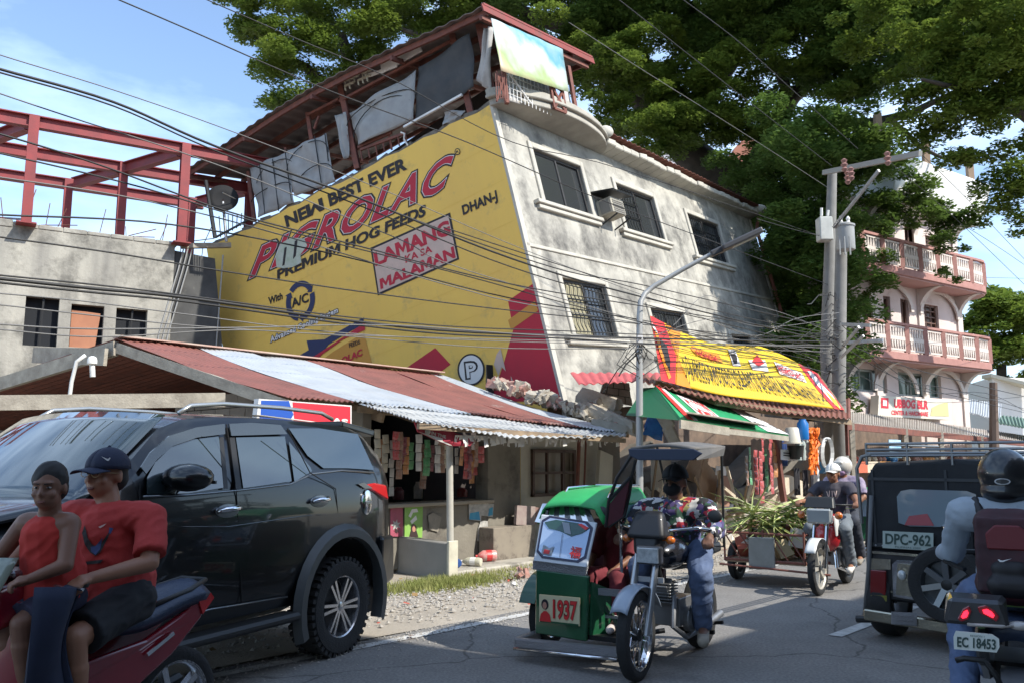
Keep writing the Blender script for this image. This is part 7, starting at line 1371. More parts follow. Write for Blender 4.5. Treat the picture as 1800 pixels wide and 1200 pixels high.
# ---- jeep seen from behind (x = road direction away, y left)
jO = G(1525, 1128)+RE*0; jO = Vector((3.26, 7.35, 0)); jeep = thing('jeep', 'black canvas topped jeep seen from behind with a spare wheel, plate DPC-962', 'jeep', jO, facing(RE))
JI = wmx(jeep).inverted()
def JX(px, py, x=0.): return JI @ onplane(px, py, wmx(jeep) @ Vector((x,0,0)), RE)
canv = mat('black_canvas', (.009,.010,.012), .8, col2=(.018,.02,.023), scale=3, bump=.25, bscale=5); jb = mat('jeep_dark_paint', (.02,.02,.022), .35, coat=.4)
tl, tr_ = JX(1545,812), JX(1800,812); ytop, ybot, W = tl.y, JX(1522,1075).y, 1.42
yl = ybot-.02; yr = yl-W; zt2 = tl.z
b = MB(); n_ = 6
pro = lambda x, z0, sh: [Vector((x,yl+.01,z0)), Vector((x,yr-.01,z0)), Vector((x,yr+.03,zt2-.12)), Vector((x,yr+.12,zt2)), Vector((x,(yl+yr)/2,zt2+.03)), Vector((x,yl-.12,zt2)), Vector((x,yl-.05,zt2-.12))]
a_, c_ = pro(-.0,.74,0), pro(2.0,.74,0); b.add(a_+c_, [tuple(range(7)), tuple(range(13,6,-1))]+[(i,i+7,(i+1)%7+7,(i+1)%7) for i in range(7)]); b.build('canvas_top', canv, jeep, local=True, bevel=.035, seg=3, smooth=50)
b = MB(); b.bx(0,3.0,yr,yl,.32,.74); b.build('body', jb, jeep, local=True, bevel=.02); b = MB(); b.bx(2.0,3.0,yr+.1,yl-.1,.74,.9); b.build('bonnet', jb, jeep, local=True, bevel=.03)
def jq(name, px, m, x=-.012, th=.008, bev=0.): b = MB(); b.prism([JX(a, c, x) for a, c in px], (-th,0,0)); return b.build(name, m, jeep, local=True, bevel=bev)
jq('rear_window', [(1577,872),(1584,862),(1600,859),(1700,862),(1716,868),(1718,915),(1712,926),(1600,924),(1580,918)], mat('sky_tinted_rear_window', (.19,.24,.27), .08, coat=1.))  # sky reflection is put into the pane's blue-grey colour
jq('seat_seen_inside', [(1590,922),(1598,906),(1630,902),(1642,923)], mat('pinkish_seat', (.35,.08,.09), .7), -.022, .003)
chq = mat('worn_chrome', (.45,.42,.33), .2, .9, bump=.4, bscale=7)
jq('chrome_corner', [(1528,1000),(1566,1000),(1566,982),(1528,980)], chq, -.012); jq('chrome_panel', [(1570,1048),(1622,1056),(1622,985),(1576,983),(1568,990)], chrome, -.012, .01, .004); jq('chrome_recess', [(1575,1044),(1616,1050),(1616,992),(1578,989)], chq, -.024, .006)
jq('tail_lamp', [(1531,1062),(1559,1064),(1559,1002),(1532,1000)], mat('dull_red_lens', (.16,.012,.012), .25, coat=.6), -.02, .03, .006); jq('reflector_strip', [(1531,1054),(1559,1056),(1559,1046),(1531,1045)], mat('olive_lens', (.18,.17,.03), .3), -.052, .003)
b = MB(); b.ell(JX(1585,1010,-.045), (.015,.035,.04)); b.build('side_lamp', mat('lens_glass', ()), jeep, local=True, smooth=True)
pq = [(1552,962),(1641,967),(1641,936),(1552,932)]; jq('number_plate', pq, mat('greenish_plate', (.36,.42,.38), .5), -.03, .006)
pc_ = [JX(a, c, -.038) for a, c in pq]
b = MB(); fn = lambda a, c: pc_[0].lerp(pc_[1], a).lerp(pc_[3].lerp(pc_[2], a), c)-Vector((.002,0,0)); text(b, 'DPC-962', [(.05,.22),(.95,.22),(.95,.88),(.05,.88)], fn, .025, mi=0); text(b, 'PILIPINAS 2003', [(.25,.05),(.75,.05),(.75,.15),(.25,.15)], fn, .0, mi=0); b.build('plate_text', mat('plate_dark', (.03,.06,.05), .6), jeep, local=True)
b = MB(); b.beam(JX(1520,1078,-.12), JX(1720,1110,-.12), .07, .09); b.build('bumper', chq, jeep, local=True, bevel=.01); b = MB(); q = [JX(a,c,-.17) for a, c in ((1567,1096),(1612,1100),(1612,1076),(1567,1074))]; b.prism(q, (-.004,0,0)); [b.beam(JX(1568,1080+k*7,-.178), JX(1611,1083+k*7,-.178), .004, .006) for k in range(3)]; b.build('bumper_plate', dplate, jeep, local=True)
b = MB(); b.tube([JX(1506,1087,-.1), JX(1530,1087,-.1)], .03, 8); b.build('bumper_end', blackplastic, jeep, local=True)
b = MB(); b.tube([JX(1532,870,-.02), JX(1527,1000,-.02), JX(1520,1085,-.02)], .02, 8); b.build('corner_post', mat('grey_post', (.12,.12,.12), .5), jeep, local=True, smooth=True)
wheel(jeep, (.25, yl-.10, .31), .31, .2, steel, 'cast', rr=.19); wheel(jeep, (.25, yr+.10, .31), .31, .2, steel, 'cast', rr=.19); wheel(jeep, (2.4, yl-.1, .31), .31, .2, steel, 'cast', rr=.19); wheel(jeep, (2.4, yr+.1, .31), .31, .2, steel, 'cast', rr=.19)
b = MB()
for y in (yl-.1, (yl+yr)/2+.02, yr+.12): b.beam((-.006,y,.76), (-.006,y,zt2-.06), .02, .006, (1,0,0))
b.beam((-.006,yl-.06,zt2-.14), (-.006,yr+.06,zt2-.14), .006, .025); b.beam((-.006,yl-.03,.78), (-.006,yr+.03,.78), .006, .03); b.build('canvas_seam', mat('seam_tape', (.03,.032,.035), .6), jeep, local=True, kind='stuff')
b = MB(); [b.ell((-.008,yl-.04-k*.058,.775), (.006,.009,.009), nu=6, nv=4) for k in range(24)]; [b.ell((-.004,yl-.015,.36+k*.05), (.006,.008,.008), nu=6, nv=4) for k in range(8)]; b.build('snap_button', steel, jeep, local=True, kind='stuff')
b = MB(); b.beam((-.008,yl-.02,.715), (-.008,yr+.02,.715), .01, .02); b.beam((-.008,yl-.02,.40), (-.008,yr+.02,.40), .01, .015); b.beam((-.01,yl-.62,.42), (-.01,yl-.62,.71), .008, .012); b.build('tailgate_edge', chq, jeep, local=True)
# spare wheel on the back: axle along x
cs_ = JX(1668, 1026, -.16); sp = MB(); M_ = Matrix.Translation(cs_) @ Matrix.Rotation(R(-90), 4, 'Y')
r_, w_, q_ = .30, .19, .19
sp.lathe([(.05,-.02),(.05,.06),(.02,.07)], 12, M_); spo = sp.build('spare_wheel', darkmetal, jeep, local=True, smooth=40); h = w_/2
b = MB(); b.lathe([(q_,-h*.86),(q_+.04,-h),(r_*.93,-h*.97),(r_,-h*.4),(r_,h*.4),(r_*.93,h*.97),(q_+.04,h),(q_,h*.86)], 44, M_, cap=False); b.build('tyre', rubber, spo, local=True, smooth=35)
b = MB(); b.lathe([(q_*1.02,-h*.8),(q_*.95,0),(q_,h*.8),(q_*1.03,h*.85)], 36, M_, cap=False); b.lathe([(.02,.0),(q_*.95,.0)], 30, M_)
for k in range(7): a = 2*math.pi*k/7; b.beam(M_ @ Vector((.04*math.cos(a), .04*math.sin(a), h*.5)), M_ @ Vector((q_*.98*math.cos(a), q_*.98*math.sin(a), h*.75)), .045, .03, M_.to_3x3() @ Vector((0,0,1)))
b.build('rim', mat('grey_alloy', (.20,.21,.22), .3, .8), spo, local=True, smooth=35)
b = MB()      # roof rack
for d in (0, .35, .8, 1.3, 1.9):
    b.tube([(d,yl-.06,zt2+.08),(d,yr+.06,zt2+.08)], .012, 6)
for z in (.06, .11, .16):
    b.tube([(0,yl-.06,zt2+z),(2,yl-.06,zt2+z)], .012, 6); b.tube([(0,yr+.06,zt2+z),(2,yr+.06,zt2+z)], .012, 6); b.tube([(0,yl-.06,zt2+z),(0,yr+.06,zt2+z)], .012, 6)
for y in (yl-.06,yl-.4,yl-.75,yr+.06): b.tube([(0,y,zt2-.02),(0,y,zt2+.17)], .012, 6)
b.tube([(0.02,yl+.02,.95),(0,yl+.03,zt2-.05),(0,yl-.02,zt2+.05),(0,yl-.1,zt2+.07)], .016, 8); b.build('roof_rack', mat('rack_steel', (.22,.22,.22), .4, .6), jeep, local=True, smooth=40)
b = MB(); b.lathe([(.03,0),(.05,.1),(.02,.12)], 10, Matrix.Translation(JX(1668,946,-.05))); b.build('rear_lamp', chrome, jeep, local=True)
# ================================================ PEOPLE
def remesh(b, vox, name, m, parent, smooth_it=3, wr=0., wseed=0, label=None):
    me = bpy.data.meshes.new(name); me.from_pydata([tuple(v) for v in b.v], [], b.f); o = bpy.data.objects.new('tmp', me); COL.objects.link(o)
    r = o.modifiers.new('r', 'REMESH'); r.mode = 'VOXEL'; r.voxel_size = vox
    if smooth_it: s = o.modifiers.new('s', 'SMOOTH'); s.factor = .5; s.iterations = smooth_it
    me2 = mesh_of(o); bpy.data.objects.remove(o)
    if wr:
        n = len(me2.vertices); nn_ = [v.normal.copy() for v in me2.vertices]
        for v, q in zip(me2.vertices, nn_):
            a = noise.noise(Vector((v.co.x*8+wseed, v.co.y*8+v.co.z*6, v.co.z*13+wseed)))*.8; w2 = noise.noise(Vector((v.co.x*14+v.co.z*9, v.co.y*14+wseed, v.co.z*18-v.co.y*12))); a += .9*(.35-abs(w2)); v.co += q*a*wr
    me2.materials.clear(); me2.materials.append(m); me2.name = name
    return link(me2, name, parent, True, label=label)
def hand(b, w, d, side, grip=.8, k=1.):
    """w wrist, d forearm direction, side: +1 thumb towards `side` vector; fingers close round a bar"""
    w, d = Vector(w), Vector(d).normalized(); sd = Vector(side); sd = (sd-d*sd.dot(d)).normalized(); dn = d.cross(sd).normalized()     # dn: palm side
    if dn.z > 0: dn = -dn
    b.capsule(w, w+d*.035*k, .026*k, .03*k, 8, 3)
    for i, ln in enumerate((.92, 1., .95, .78)):
        o = w+d*.055*k+sd*(.030-.020*i)*k; b.capsule(w+d*.02*k+sd*(.02-.013*i)*k, o, .016*k, .0125*k, 7, 2)
        p1 = o+(d*.030+dn*.012*grip)*ln*k; p2 = p1+(d*.012*(1.3-grip)+dn*.026)*ln*k; p3 = p2+(-d*.014*grip+dn*.014)*ln*k
        b.capsule(o, p1, .0105*k, .0098*k, 7, 2); b.capsule(p1, p2, .0098*k, .009*k, 7, 2); b.capsule(p2, p3, .009*k, .008*k, 7, 2)
    t0 = w+d*.018*k+sd*.024*k; t1 = t0+(d*.022+sd*.018+dn*.012)*k; t2 = t1+(d*.02+dn*.022-sd*.002)*k; b.capsule(t0, t1, .014*k, .0115*k, 7, 2); b.capsule(t1, t2, .0115*k, .009*k, 7, 2)
def person(name, label, loc, rot, J, skin, vox=.009, k=1., face=0., pitch=0., group=None, shirt=None, sleeve=.5, pants=None, short=False, shoe=None, hair=None, cap=None, helmet=None, fat=1., tank=False, bare=(), wseed=0, hands=True, grip_side=(0,1,0)):
    t = thing(name, label, 'person', loc, rot, group); J = {a: Vector(c) for a, c in J.items()}
    hm = Matrix.Translation(J['head']) @ Matrix.Rotation(face, 4, 'Z') @ Matrix.Rotation(pitch, 4, 'Y'); hs_ = lambda x, y, z: hm @ Vector((x*k, y*k, z*k)); hr = hm.to_3x3()
    b = MB(); f_ = fat
    mid = J['pelvis'].lerp(J['chest'], .5)
    b.capsule(J['pelvis'], mid, .135*k*f_, .125*k*f_); b.capsule(mid, J['chest'], .125*k*f_, .125*k*f_); b.capsule(J['shL'].lerp(J['chest'], .15), J['shR'].lerp(J['chest'], .15), .068*k, .068*k)
    b.capsule(J['chest']+Vector((0,0,.06*k)), J['head']+Vector((-.01,0,-.06*k)), .06*k*f_**.5, .052*k*f_**.5)
    b.ell(hs_(-.012,0,.025), (.095*k,.077*k,.098*k), hr, 18, 12); b.ell(hs_(.022,0,-.045), (.068*k,.060*k*f_**.4,.070*k), hr, 16, 10); b.ell(hs_(.035,0,-.085), (.034*k,.034*k,.026*k), hr)
    b.capsule(hs_(.078,0,.015), hs_(.098,0,-.022), .010*k, .014*k, 8, 3); b.ell(hs_(.088,0,-.030), (.014*k,.020*k,.009*k), hr, 8, 6)
    b.ell(hs_(.082,0,-.056), (.012*k,.026*k,.007*k), hr, 10, 6); b.ell(hs_(.079,0,-.067), (.013*k,.022*k,.008*k), hr, 10, 6); b.ell(hs_(.072,0,.032), (.016*k,.055*k,.010*k), hr, 12, 6)
    for s in (-1, 1): b.ell(hs_(-.012,.078*s,-.012), (.020*k,.010*k,.032*k), hr, 8, 6); b.ell(hs_(.058,.04*s,-.028), (.024*k,.022*k,.022*k), hr, 8, 6)
    for S_ in 'LR':
        sh, el, wr = J['sh'+S_], J['el'+S_], J['wr'+S_]; b.capsule(sh, el, .050*k*f_**.7, .040*k*f_**.5); b.capsule(el, wr, .041*k*f_**.5, .026*k)
        if hands: hand(b, wr, J.get('hd'+S_, wr-el), Vector(grip_side)*(1 if S_ == 'R' else -1), .8, k)
        hp, kn, an, to = J['hip'+S_], J['kn'+S_], J['an'+S_], J['to'+S_]; b.capsule(hp, kn, .085*k*f_**.6, .056*k); b.capsule(kn, an, .057*k, .036*k); cf = kn.lerp(an, .3); b.capsule(cf, kn.lerp(an, .5), .056*k, .048*k); b.capsule(an, to, .036*k, .03*k)
    remesh(b, vox, 'body', skin, t, 2)
    for s in (-1, 1):
        b = MB(); b.ell(hs_(.071,.030*s,.008), (.009*k,.013*k,.006*k), hr, 10, 6); e = b.build('eye', mat('eye_white', (.30,.27,.25), .3), t, local=True, smooth=True)
        b = MB(); b.ell(hs_(.0785,.030*s,.008), (.0040*k,.0066*k,.0062*k), hr, 8, 6); b.build('iris', mat('dark_iris', (.012,.008,.006), .2), e, local=True, smooth=True)
        b = MB(); b.capsule(hs_(.086,.014*s,.027), hs_(.076,.046*s,.030), .003*k, .002*k, 6, 2); b.build('eyebrow', mat('black_hair', (.012,.010,.009), .7), t, local=True, smooth=True)
    b = MB(); b.capsule(hs_(.090,-.018,-.0605), hs_(.090,.018,-.0605), .0035*k, .0035*k, 6, 2); b.ell(hs_(.086,0,-.066), (.010*k,.020*k,.0065*k), hr, 8, 5); b.build('lips', mat('lip_brown', (.17,.06,.045), .5), t, local=True, smooth=True)
    if hair:
        b = MB(); b.ell(hs_(-.016 if not cap else -.024,0,.043 if not cap else .028), ((.095 if not cap else .090)*k,(.082 if not cap else .080)*k,(.094 if not cap else .082)*k), hr, 18, 12); b.ell(hs_(-.050,0,-.015), (.062*k,.074*k,.07*k), hr); remesh(b, vox, 'hair', hair, t, 1, .009*k, 3)
    if cap:
        b = MB(); n_ = 20; b.sheet(lambda a, c: hs_(-.016+.114*math.sin(c*1.6)*math.cos(a*6.2832), .096*math.sin(c*1.6)*math.sin(a*6.2832), .030+.104*math.cos(c*1.6)), 24, 8, -.004); cp = b.build('cap', cap, t, local=True, smooth=True)
        b = MB(); b.sheet(lambda a, c: hs_(.082+.095*c-.035*(2*a-1)**2*(1-c*.2), (.078-.012*c)*(2*a-1), .034-.014*c-.018*(2*a-1)**2), 14, 6, .004); b.build('visor', cap, cp, local=True, smooth=True)
        b = MB(); b.ell(hs_(-.016,0,.135), (.008*k,)*3); b.build('button', cap, cp, local=True)
    if helmet:
        hm_, full = helmet; b = MB()
        b.ell(hs_(-.015,0,.035), (.135*k,.118*k,.128*k), hr, 28, 18)
        if full: b.ell(hs_(.03,0,-.055), (.115*k,.105*k,.075*k), hr, 24, 12); b.ell(hs_(-.03,0,-.05), (.115*k,.110*k,.08*k), hr, 24, 12)
        else: b.capsule(hs_(.10,-.05,.075), hs_(.10,.05,.075), .02*k, .02*k)
        h_ = remesh(b, .008, 'helmet', hm_, t, 2)
        if full: b = MB(); b.sheet(lambda a, c: hs_(.0+.150*math.cos((a-.5)*2.0)*(1-.0*c), .128*math.sin((a-.5)*2.0), .055-.085*c), 16, 4, .004); b.build('visor', tint, h_, local=True, smooth=True)
    if shirt:
        b = MB(); e = .016*k
        b.capsule(J['pelvis']+Vector((0,0,.05*k)), mid, .142*k*f_+e, .130*k*f_+e); b.capsule(mid, J['chest'], .130*k*f_+e, .118*k*f_+e); b.tube([J['pelvis']+Vector((.0,0,-.05*k)), J['pelvis']+Vector((0,0,.1*k))], [(.135*f_+.03)*k, (.13*f_+.02)*k], 20)
        if tank: b.capsule(J['shL'].lerp(J['chest'], .45), J['shR'].lerp(J['chest'], .45), .058*k+e, .058*k+e)
        else:
            b.capsule(J['shL'].lerp(J['chest'], .12), J['shR'].lerp(J['chest'], .12), .068*k+e, .068*k+e); b.capsule(J['chest'], J['chest']+Vector((0,0,.07*k)), .10*k, .06*k)
            for S_ in 'LR':
                sh, el, wr = J['sh'+S_], J['el'+S_], J['wr'+S_]
                if sleeve <= 1: q = sh.lerp(el, sleeve); b.capsule(sh, sh.lerp(el, .1), .054*k+e, .054*k+e); b.tube([sh, q], [.054*k+e, (.056)*k*f_**.35+e], 16)
                else: b.capsule(sh, el, .050*k+e, .042*k+e); b.tube([el, el.lerp(wr, sleeve-1)], [.042*k+e, .030*k+e], 16)
        remesh(b, vox, 'shirt', shirt, t, 2, .010*k, wseed)
    if pants:
        b = MB(); e = .014*k; b.capsule(J['pelvis'], J['pelvis']+Vector((0,0,.03)), .142*k*f_**.8, .138*k*f_**.8)
        for S_ in 'LR':
            hp, kn, an = J['hip'+S_], J['kn'+S_], J['an'+S_]
            if short: b.capsule(hp, hp.lerp(kn, .2), .092*k*f_**.5+e, .09*k+e); b.tube([hp, hp.lerp(kn, .86)], [.090*k*f_**.5+e, .080*k+e], 16)
            else: b.capsule(hp, kn, .088*k+e, .064*k+e); b.tube([kn, an+Vector((0,0,.0))], [.064*k+e, .050*k+e], 16)
        remesh(b, vox, 'trousers' if not short else 'shorts', pants, t, 2, .013*k, wseed+5)
    if shoe:
        for S_ in 'LR':
            an, to = J['an'+S_], J['to'+S_]; b = MB(); d = (to-an); d.z *= .4; b.capsule(an+Vector((0,0,-.015)), an+Vector((0,0,.015)), .046*k, .046*k); b.capsule(an-d.normalized()*.03*k-Vector((0,0,.03*k)), to+d.normalized()*.03*k-Vector((0,0,.01*k)), .042*k, .040*k); remesh(b, vox, 'shoe', shoe, t, 2)
    return t, hs_
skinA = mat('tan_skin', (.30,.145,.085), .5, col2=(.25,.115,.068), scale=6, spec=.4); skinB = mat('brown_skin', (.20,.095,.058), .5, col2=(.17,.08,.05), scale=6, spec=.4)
hairm = mat('black_hair', (.012,.010,.009), .7); denim = mat('blue_denim', (.06,.09,.17), .85, col2=(.11,.15,.25), scale=5, bump=.2, bscale=80)
redsh = mat('red_cotton', (.42,.035,.028), .85, col2=(.35,.03,.025), scale=3, bump=.15, bscale=90); redtk = mat('red_vest_cotton', (.46,.03,.02), .85, col2=(.38,.025,.02), scale=3)
# ---- red scooter with the man and the child (x forward, y left; origin under the seat)
hS_ = Vector((-.42,-.9075,0)); lS = Vector((.9075,-.42,0)); oS = Vector((-1.90,4.12,0))
sc = thing('motor_scooter', 'dark red underbone motorcycle in the left foreground carrying a man and a child', 'motorcycle', oS, facing(hS_))
SI = wmx(sc).inverted(); W_ = wmx(sc)
def SX(px, py, x): return SI @ onplane(px, py, W_ @ Vector((x,0,0)), -hS_)
def SYp(px, py, y): return SI @ onplane(px, py, W_ @ Vector((0,y,0)), lS)
cherry = mat('cherry_red_paint', (.22,.008,.018), .2, coat=1, col2=(.17,.006,.015), scale=3); seatb = mat('blue_black_seat', (.022,.035,.07), .4, bump=.2, bscale=50)
wheel(sc, (-.42,0,.28), .28, .09, alloy, 'cast', rr=.21); wheel(sc, (.74,0,.28), .28, .08, alloy, 'cast', rr=.21)
b = MB(); b.sheet(lambda a, c: Vector((.30-.80*a, (c-.5)*(.24*math.sin(min(1,a*1.15+.35)*math.pi*.62)+.02), .745+.07*a**2*(1)+.035*math.sin(a*9)*.4-.05*(2*c-1)**2)), 24, 8, .07); b.build('seat', seatb, sc, local=True, smooth=True)
for s in (1, -1):
    b = MB(); pts = [(.42,.60),(.15,.63),(-.13,.66),(-.37,.75),(-.51,.83),(-.55,.81),(-.48,.70),(-.30,.56),(-.1,.46),(.2,.42),(.42,.48)]
    b.prism([Vector((x, (.105-.03*max(0,-x))*s, z)) for x, z in pts], (0,.035*s,0)); b.build('side_fairing', cherry, sc, local=True, bevel=.012, seg=2)
    b = MB(); b.prism([Vector((x, (.15-.03*max(0,-x))*s, z)) for x, z in ((-.12,.60),(-.28,.67),(-.29,.655),(-.13,.585))], (0,.006*s,0)); b.build('decal', chrome, sc, local=True)
    b = MB(); b.prism([Vector((x, (.135)*s-.02*s, z)) for x, z in ((-.45,.79),(-.53,.82),(-.555,.79),(-.48,.72))], (0,.02*s,0)); b.build('tail_lamp', mat('red_lamp', ()), sc, local=True)
b = MB(); b.tube([(-.15,.11,.8),(-.40,.12,.85),(-.54,.08,.88),(-.54,-.08,.88),(-.40,-.12,.85),(-.15,-.11,.8)], .014, 8); b.build('grab_rail', blackplastic, sc, local=True, smooth=True)
b = MB(); b.tube([(.42,0,.9),(.60,0,.55),(.74,.07,.28)], .03, 8); b.tube([(.5,0,.6),(.2,0,.36),(-.1,0,.3),(-.52,.07,.28)], .03, 8); b.box((.12,0,.3),(.3,.22,.18)); b.tube([(-.1,-.12,.25),(-.62,-.15,.34)], .04, 8); b.build('frame', darkmetal, sc, local=True, smooth=40)
b = MB(); b.sheet(lambda a, c: Vector((.50+.06*c-.12*(2*a-1)**2, (.34-.10*c)*(a-.5)*1.5, .92-.52*c)), 12, 10, .03); b.build('leg_shield', cherry, sc, local=True, smooth=True)
b = MB(); b.sheet(lambda a, c: Vector((.44+.05*c, (.40-.06*c)*(a-.5), .92-.5*c)), 8, 8, .04); b.build('inner_shield', blackplastic, sc, local=True, smooth=True)
b = MB(); b.hexa([Vector(p) for p in ((.36,-.12,.88),(.36,.12,.88),(.62,.10,.80),(.62,-.10,.80),(.40,-.10,1.03),(.40,.10,1.03),(.60,.07,.98),(.60,-.07,.98))]); b.build('handlebar_cowl', cherry, sc, local=True, bevel=.03, seg=3, smooth=50)
b = MB(); b.sheet(lambda a, c: Vector((.58+.09*c-.05*(2*a-1)**2, .22*(a-.5), 1.10-.16*c)), 8, 5, .006); b.build('wind_deflector', mat('grey_green_screen', (.22,.25,.2), .2, coat=.6), sc, local=True, smooth=True)
b = MB(); b.tube([(.30,-.33,.99),(.42,-.12,.98),(.42,.12,.98),(.36,.31,.985)], .014, 8); b.build('handlebar', blackplastic, sc, local=True, smooth=True)
b = MB(); b.tube([(.44,.18,.985),(.42,.36,.975)], .007, 6); b.build('brake_lever', chrome, sc, local=True)
b = MB(); b.box((.47,.0,1.03),(.12,.16,.03)); b.build('meter', mat('meter_chrome', (.4,.4,.42), .2, .8), sc, local=True, bevel=.01)
o = MB(); o.sheet(lambda a, c: Vector((.56-.20*a, .27+.03*math.sin(a*6), .99-.68*c))+Vector((.03*math.sin(c*5), .02*math.sin(c*7+a*3), 0)), 10, 14, .05); bp_ = MB(); bp_.v = [wmx(sc) @ Vector(v) for v in o.v]; bp_.f = o.f; bp_.mi = o.mi
bp_.build('hanging_bag', mat('navy_bag', (.008,.012,.03), .85, col2=(.014,.02,.045), scale=5), smooth=True, label='dark blue cloth bag hanging from the red motorcycle handlebar', cat='bag')
J = dict(pelvis=(-.02,0,.88), chest=(.03,-.03,1.17), head=(.04,-.06,1.43), shL=(-.04,.165,1.235), shR=(.09,-.19,1.245), elL=(.05,.27,1.04), wrL=(.33,.22,1.0), hdL=(.12,.03,-.01), elR=(.28,-.30,1.07), wrR=(.36,-.30,1.02), hipL=(-.02,.10,.86), hipR=(.0,-.10,.86), knL=(.36,.20,.76), knR=(.38,-.2,.78), anL=(.30,.19,.36), anR=(.3,-.19,.36), toL=(.44,.19,.31), toR=(.44,-.19,.31))
man, hh = person('person', 'man in a red printed shirt, navy cap and glasses riding with a child before him', oS+lS*.05, facing(hS_), J, skinA, .0075, .97, R(6), R(0), shirt=redsh, sleeve=.82, pants=mat('black_shorts', (.012,.012,.014), .85), short=True, shoe=mat('dark_sandal', (.03,.025,.02), .8), hair=hairm, cap=mat('navy_cap', (.008,.012,.035), .75, bump=.2, bscale=80), fat=1.1, wseed=2)
b = MB()
for s in (-1, 1): b.tube([hh(.094,.032*s+.024*math.cos(a*.7), .006+.017*math.sin(a*.7)) for a in range(10)], .0016, 5); b.tube([hh(.092,.056*s,.01), hh(.0,.082*s,.008)], .0016, 5)
b.tube([hh(.094,-.009,.008), hh(.094,.009,.008)], .0016, 5); b.build('spectacles', mat('gold_rim', (.45,.33,.18), .3, .8), man, local=True, smooth=True)
def decal(parent, pts, ctr, nrm, up, m, name, off=.0):      # flat print laid on the chest
    n_ = Vector(nrm).normalized(); u_ = Vector(up).normalized(); r_ = u_.cross(n_).normalized(); b = MB(); b.add([Vector(ctr)+r_*x+u_*y+n_*off for x, y in pts], [tuple(range(len(pts)))]); return b
def project_print(target, shapes, name, mats, fwd, parent, lift=.004):
    """print flat shapes onto a garment: each shape is (points in 3D, material index); points slide along fwd onto the cloth"""
    from mathutils.bvhtree import BVHTree
    me = target.data; bt = BVHTree.FromPolygons([v.co[:] for v in me.vertices], [p.vertices[:] for p in me.polygons]); b = MB()
    for pts, mi in shapes:
        bm = bmesh.new(); bm.faces.new([bm.verts.new(p) for p in pts]); bmesh.ops.triangulate(bm, faces=bm.faces[:])
        for _ in range(3): bmesh.ops.subdivide_edges(bm, edges=[e for e in bm.edges if e.calc_length() > .018], cuts=1)
        bmesh.ops.triangulate(bm, faces=bm.faces[:]); bm.verts.index_update(); vs = []
        for v in bm.verts:
            h = bt.ray_cast(v.co-fwd*.5, fwd, 1.); vs.append((h[0]-fwd*(lift+.001*mi)) if h[0] else v.co)
        b.add(vs, [tuple(v.index for v in f.verts) for f in bm.faces], mi); bm.free()
    return b.build(name, mats, parent, local=True)
shirt_o = [c for c in man.children if c.name.startswith('shirt')][0]
vd = (man.matrix_basis.to_3x3().inverted() @ Vector((-.42,.9,0))).normalized()
def onman(px, py, D=3.95): return wmx(man).inverted() @ P(px, py, D)
zz1 = lambda l: [(x/2.5, 720+y/2.5) for x, y in l]
shp = [([onman(*p) for p in zz1(l)], m) for l, m in (([(372,505),(360,540),(372,590),(395,625),(420,640),(440,625),(475,560),(490,520),(462,560),(440,590),(425,600),(405,590),(385,560)],0), ([(352,668),(400,662),(455,655),(440,672),(400,676),(360,680)],0), ([(398,600),(430,595),(450,560),(440,610),(420,635),(400,620)],1), ([(432,512),(450,505),(468,498),(455,510),(440,518)],2), ([(480,515),(498,520),(486,545),(478,540)],1))]
project_print(shirt_o, shp, 'shirt_print', [mat('print_black', (.03,.03,.03), .8), mat('print_blue', (.05,.08,.2), .8), mat('print_pale', (.6,.45,.4), .8)], vd, man)
capo = [c for c in man.children if c.name.startswith('cap')][0]
b = MB(); sw = [(-.024,.004),(-.016,-.006),(-.006,-.006),(.028,.010),(-.006,.001),(-.014,.002),(-.018,.006)]; b.add([hh(-.016+.108*math.cos(R(42)-x*8), .092*math.sin(R(42)-x*8), .075+y*1.3) for x, y in sw], [tuple(range(len(sw)))]); b.build('swoosh_mark', mwhite, capo, local=True)
# child in a red vest, standing before him
oC = oS
K = .72
cJ = dict(pelvis=(.36,.09,.96), chest=(.41,.10,1.18), head=(.45,.13,1.385), shL=(.385,.195,1.235), shR=(.45,.0,1.235), elL=(.44,.25,1.07), wrL=(.54,.17,1.02), elR=(.53,-.06,1.08), wrR=(.62,-.02,1.03), hdL=(.1,-.06,-.02), hipL=(.34,.14,.93), hipR=(.38,.03,.93), knL=(.52,.12,.84), knR=(.52,.03,.84), anL=(.48,.12,.56), anR=(.48,.02,.56), toL=(.56,.12,.53), toR=(.56,.02,.53))
kid, kh = person('person', 'small boy in a red vest standing in front of the man on the motorcycle', oS+lS*.02, facing(hS_), cJ, skinB, .006, K*1.12, R(30), R(6), shirt=redtk, tank=True, pants=mat('child_shorts', (.03,.03,.06), .85), short=True, wseed=9, hair=hairm)
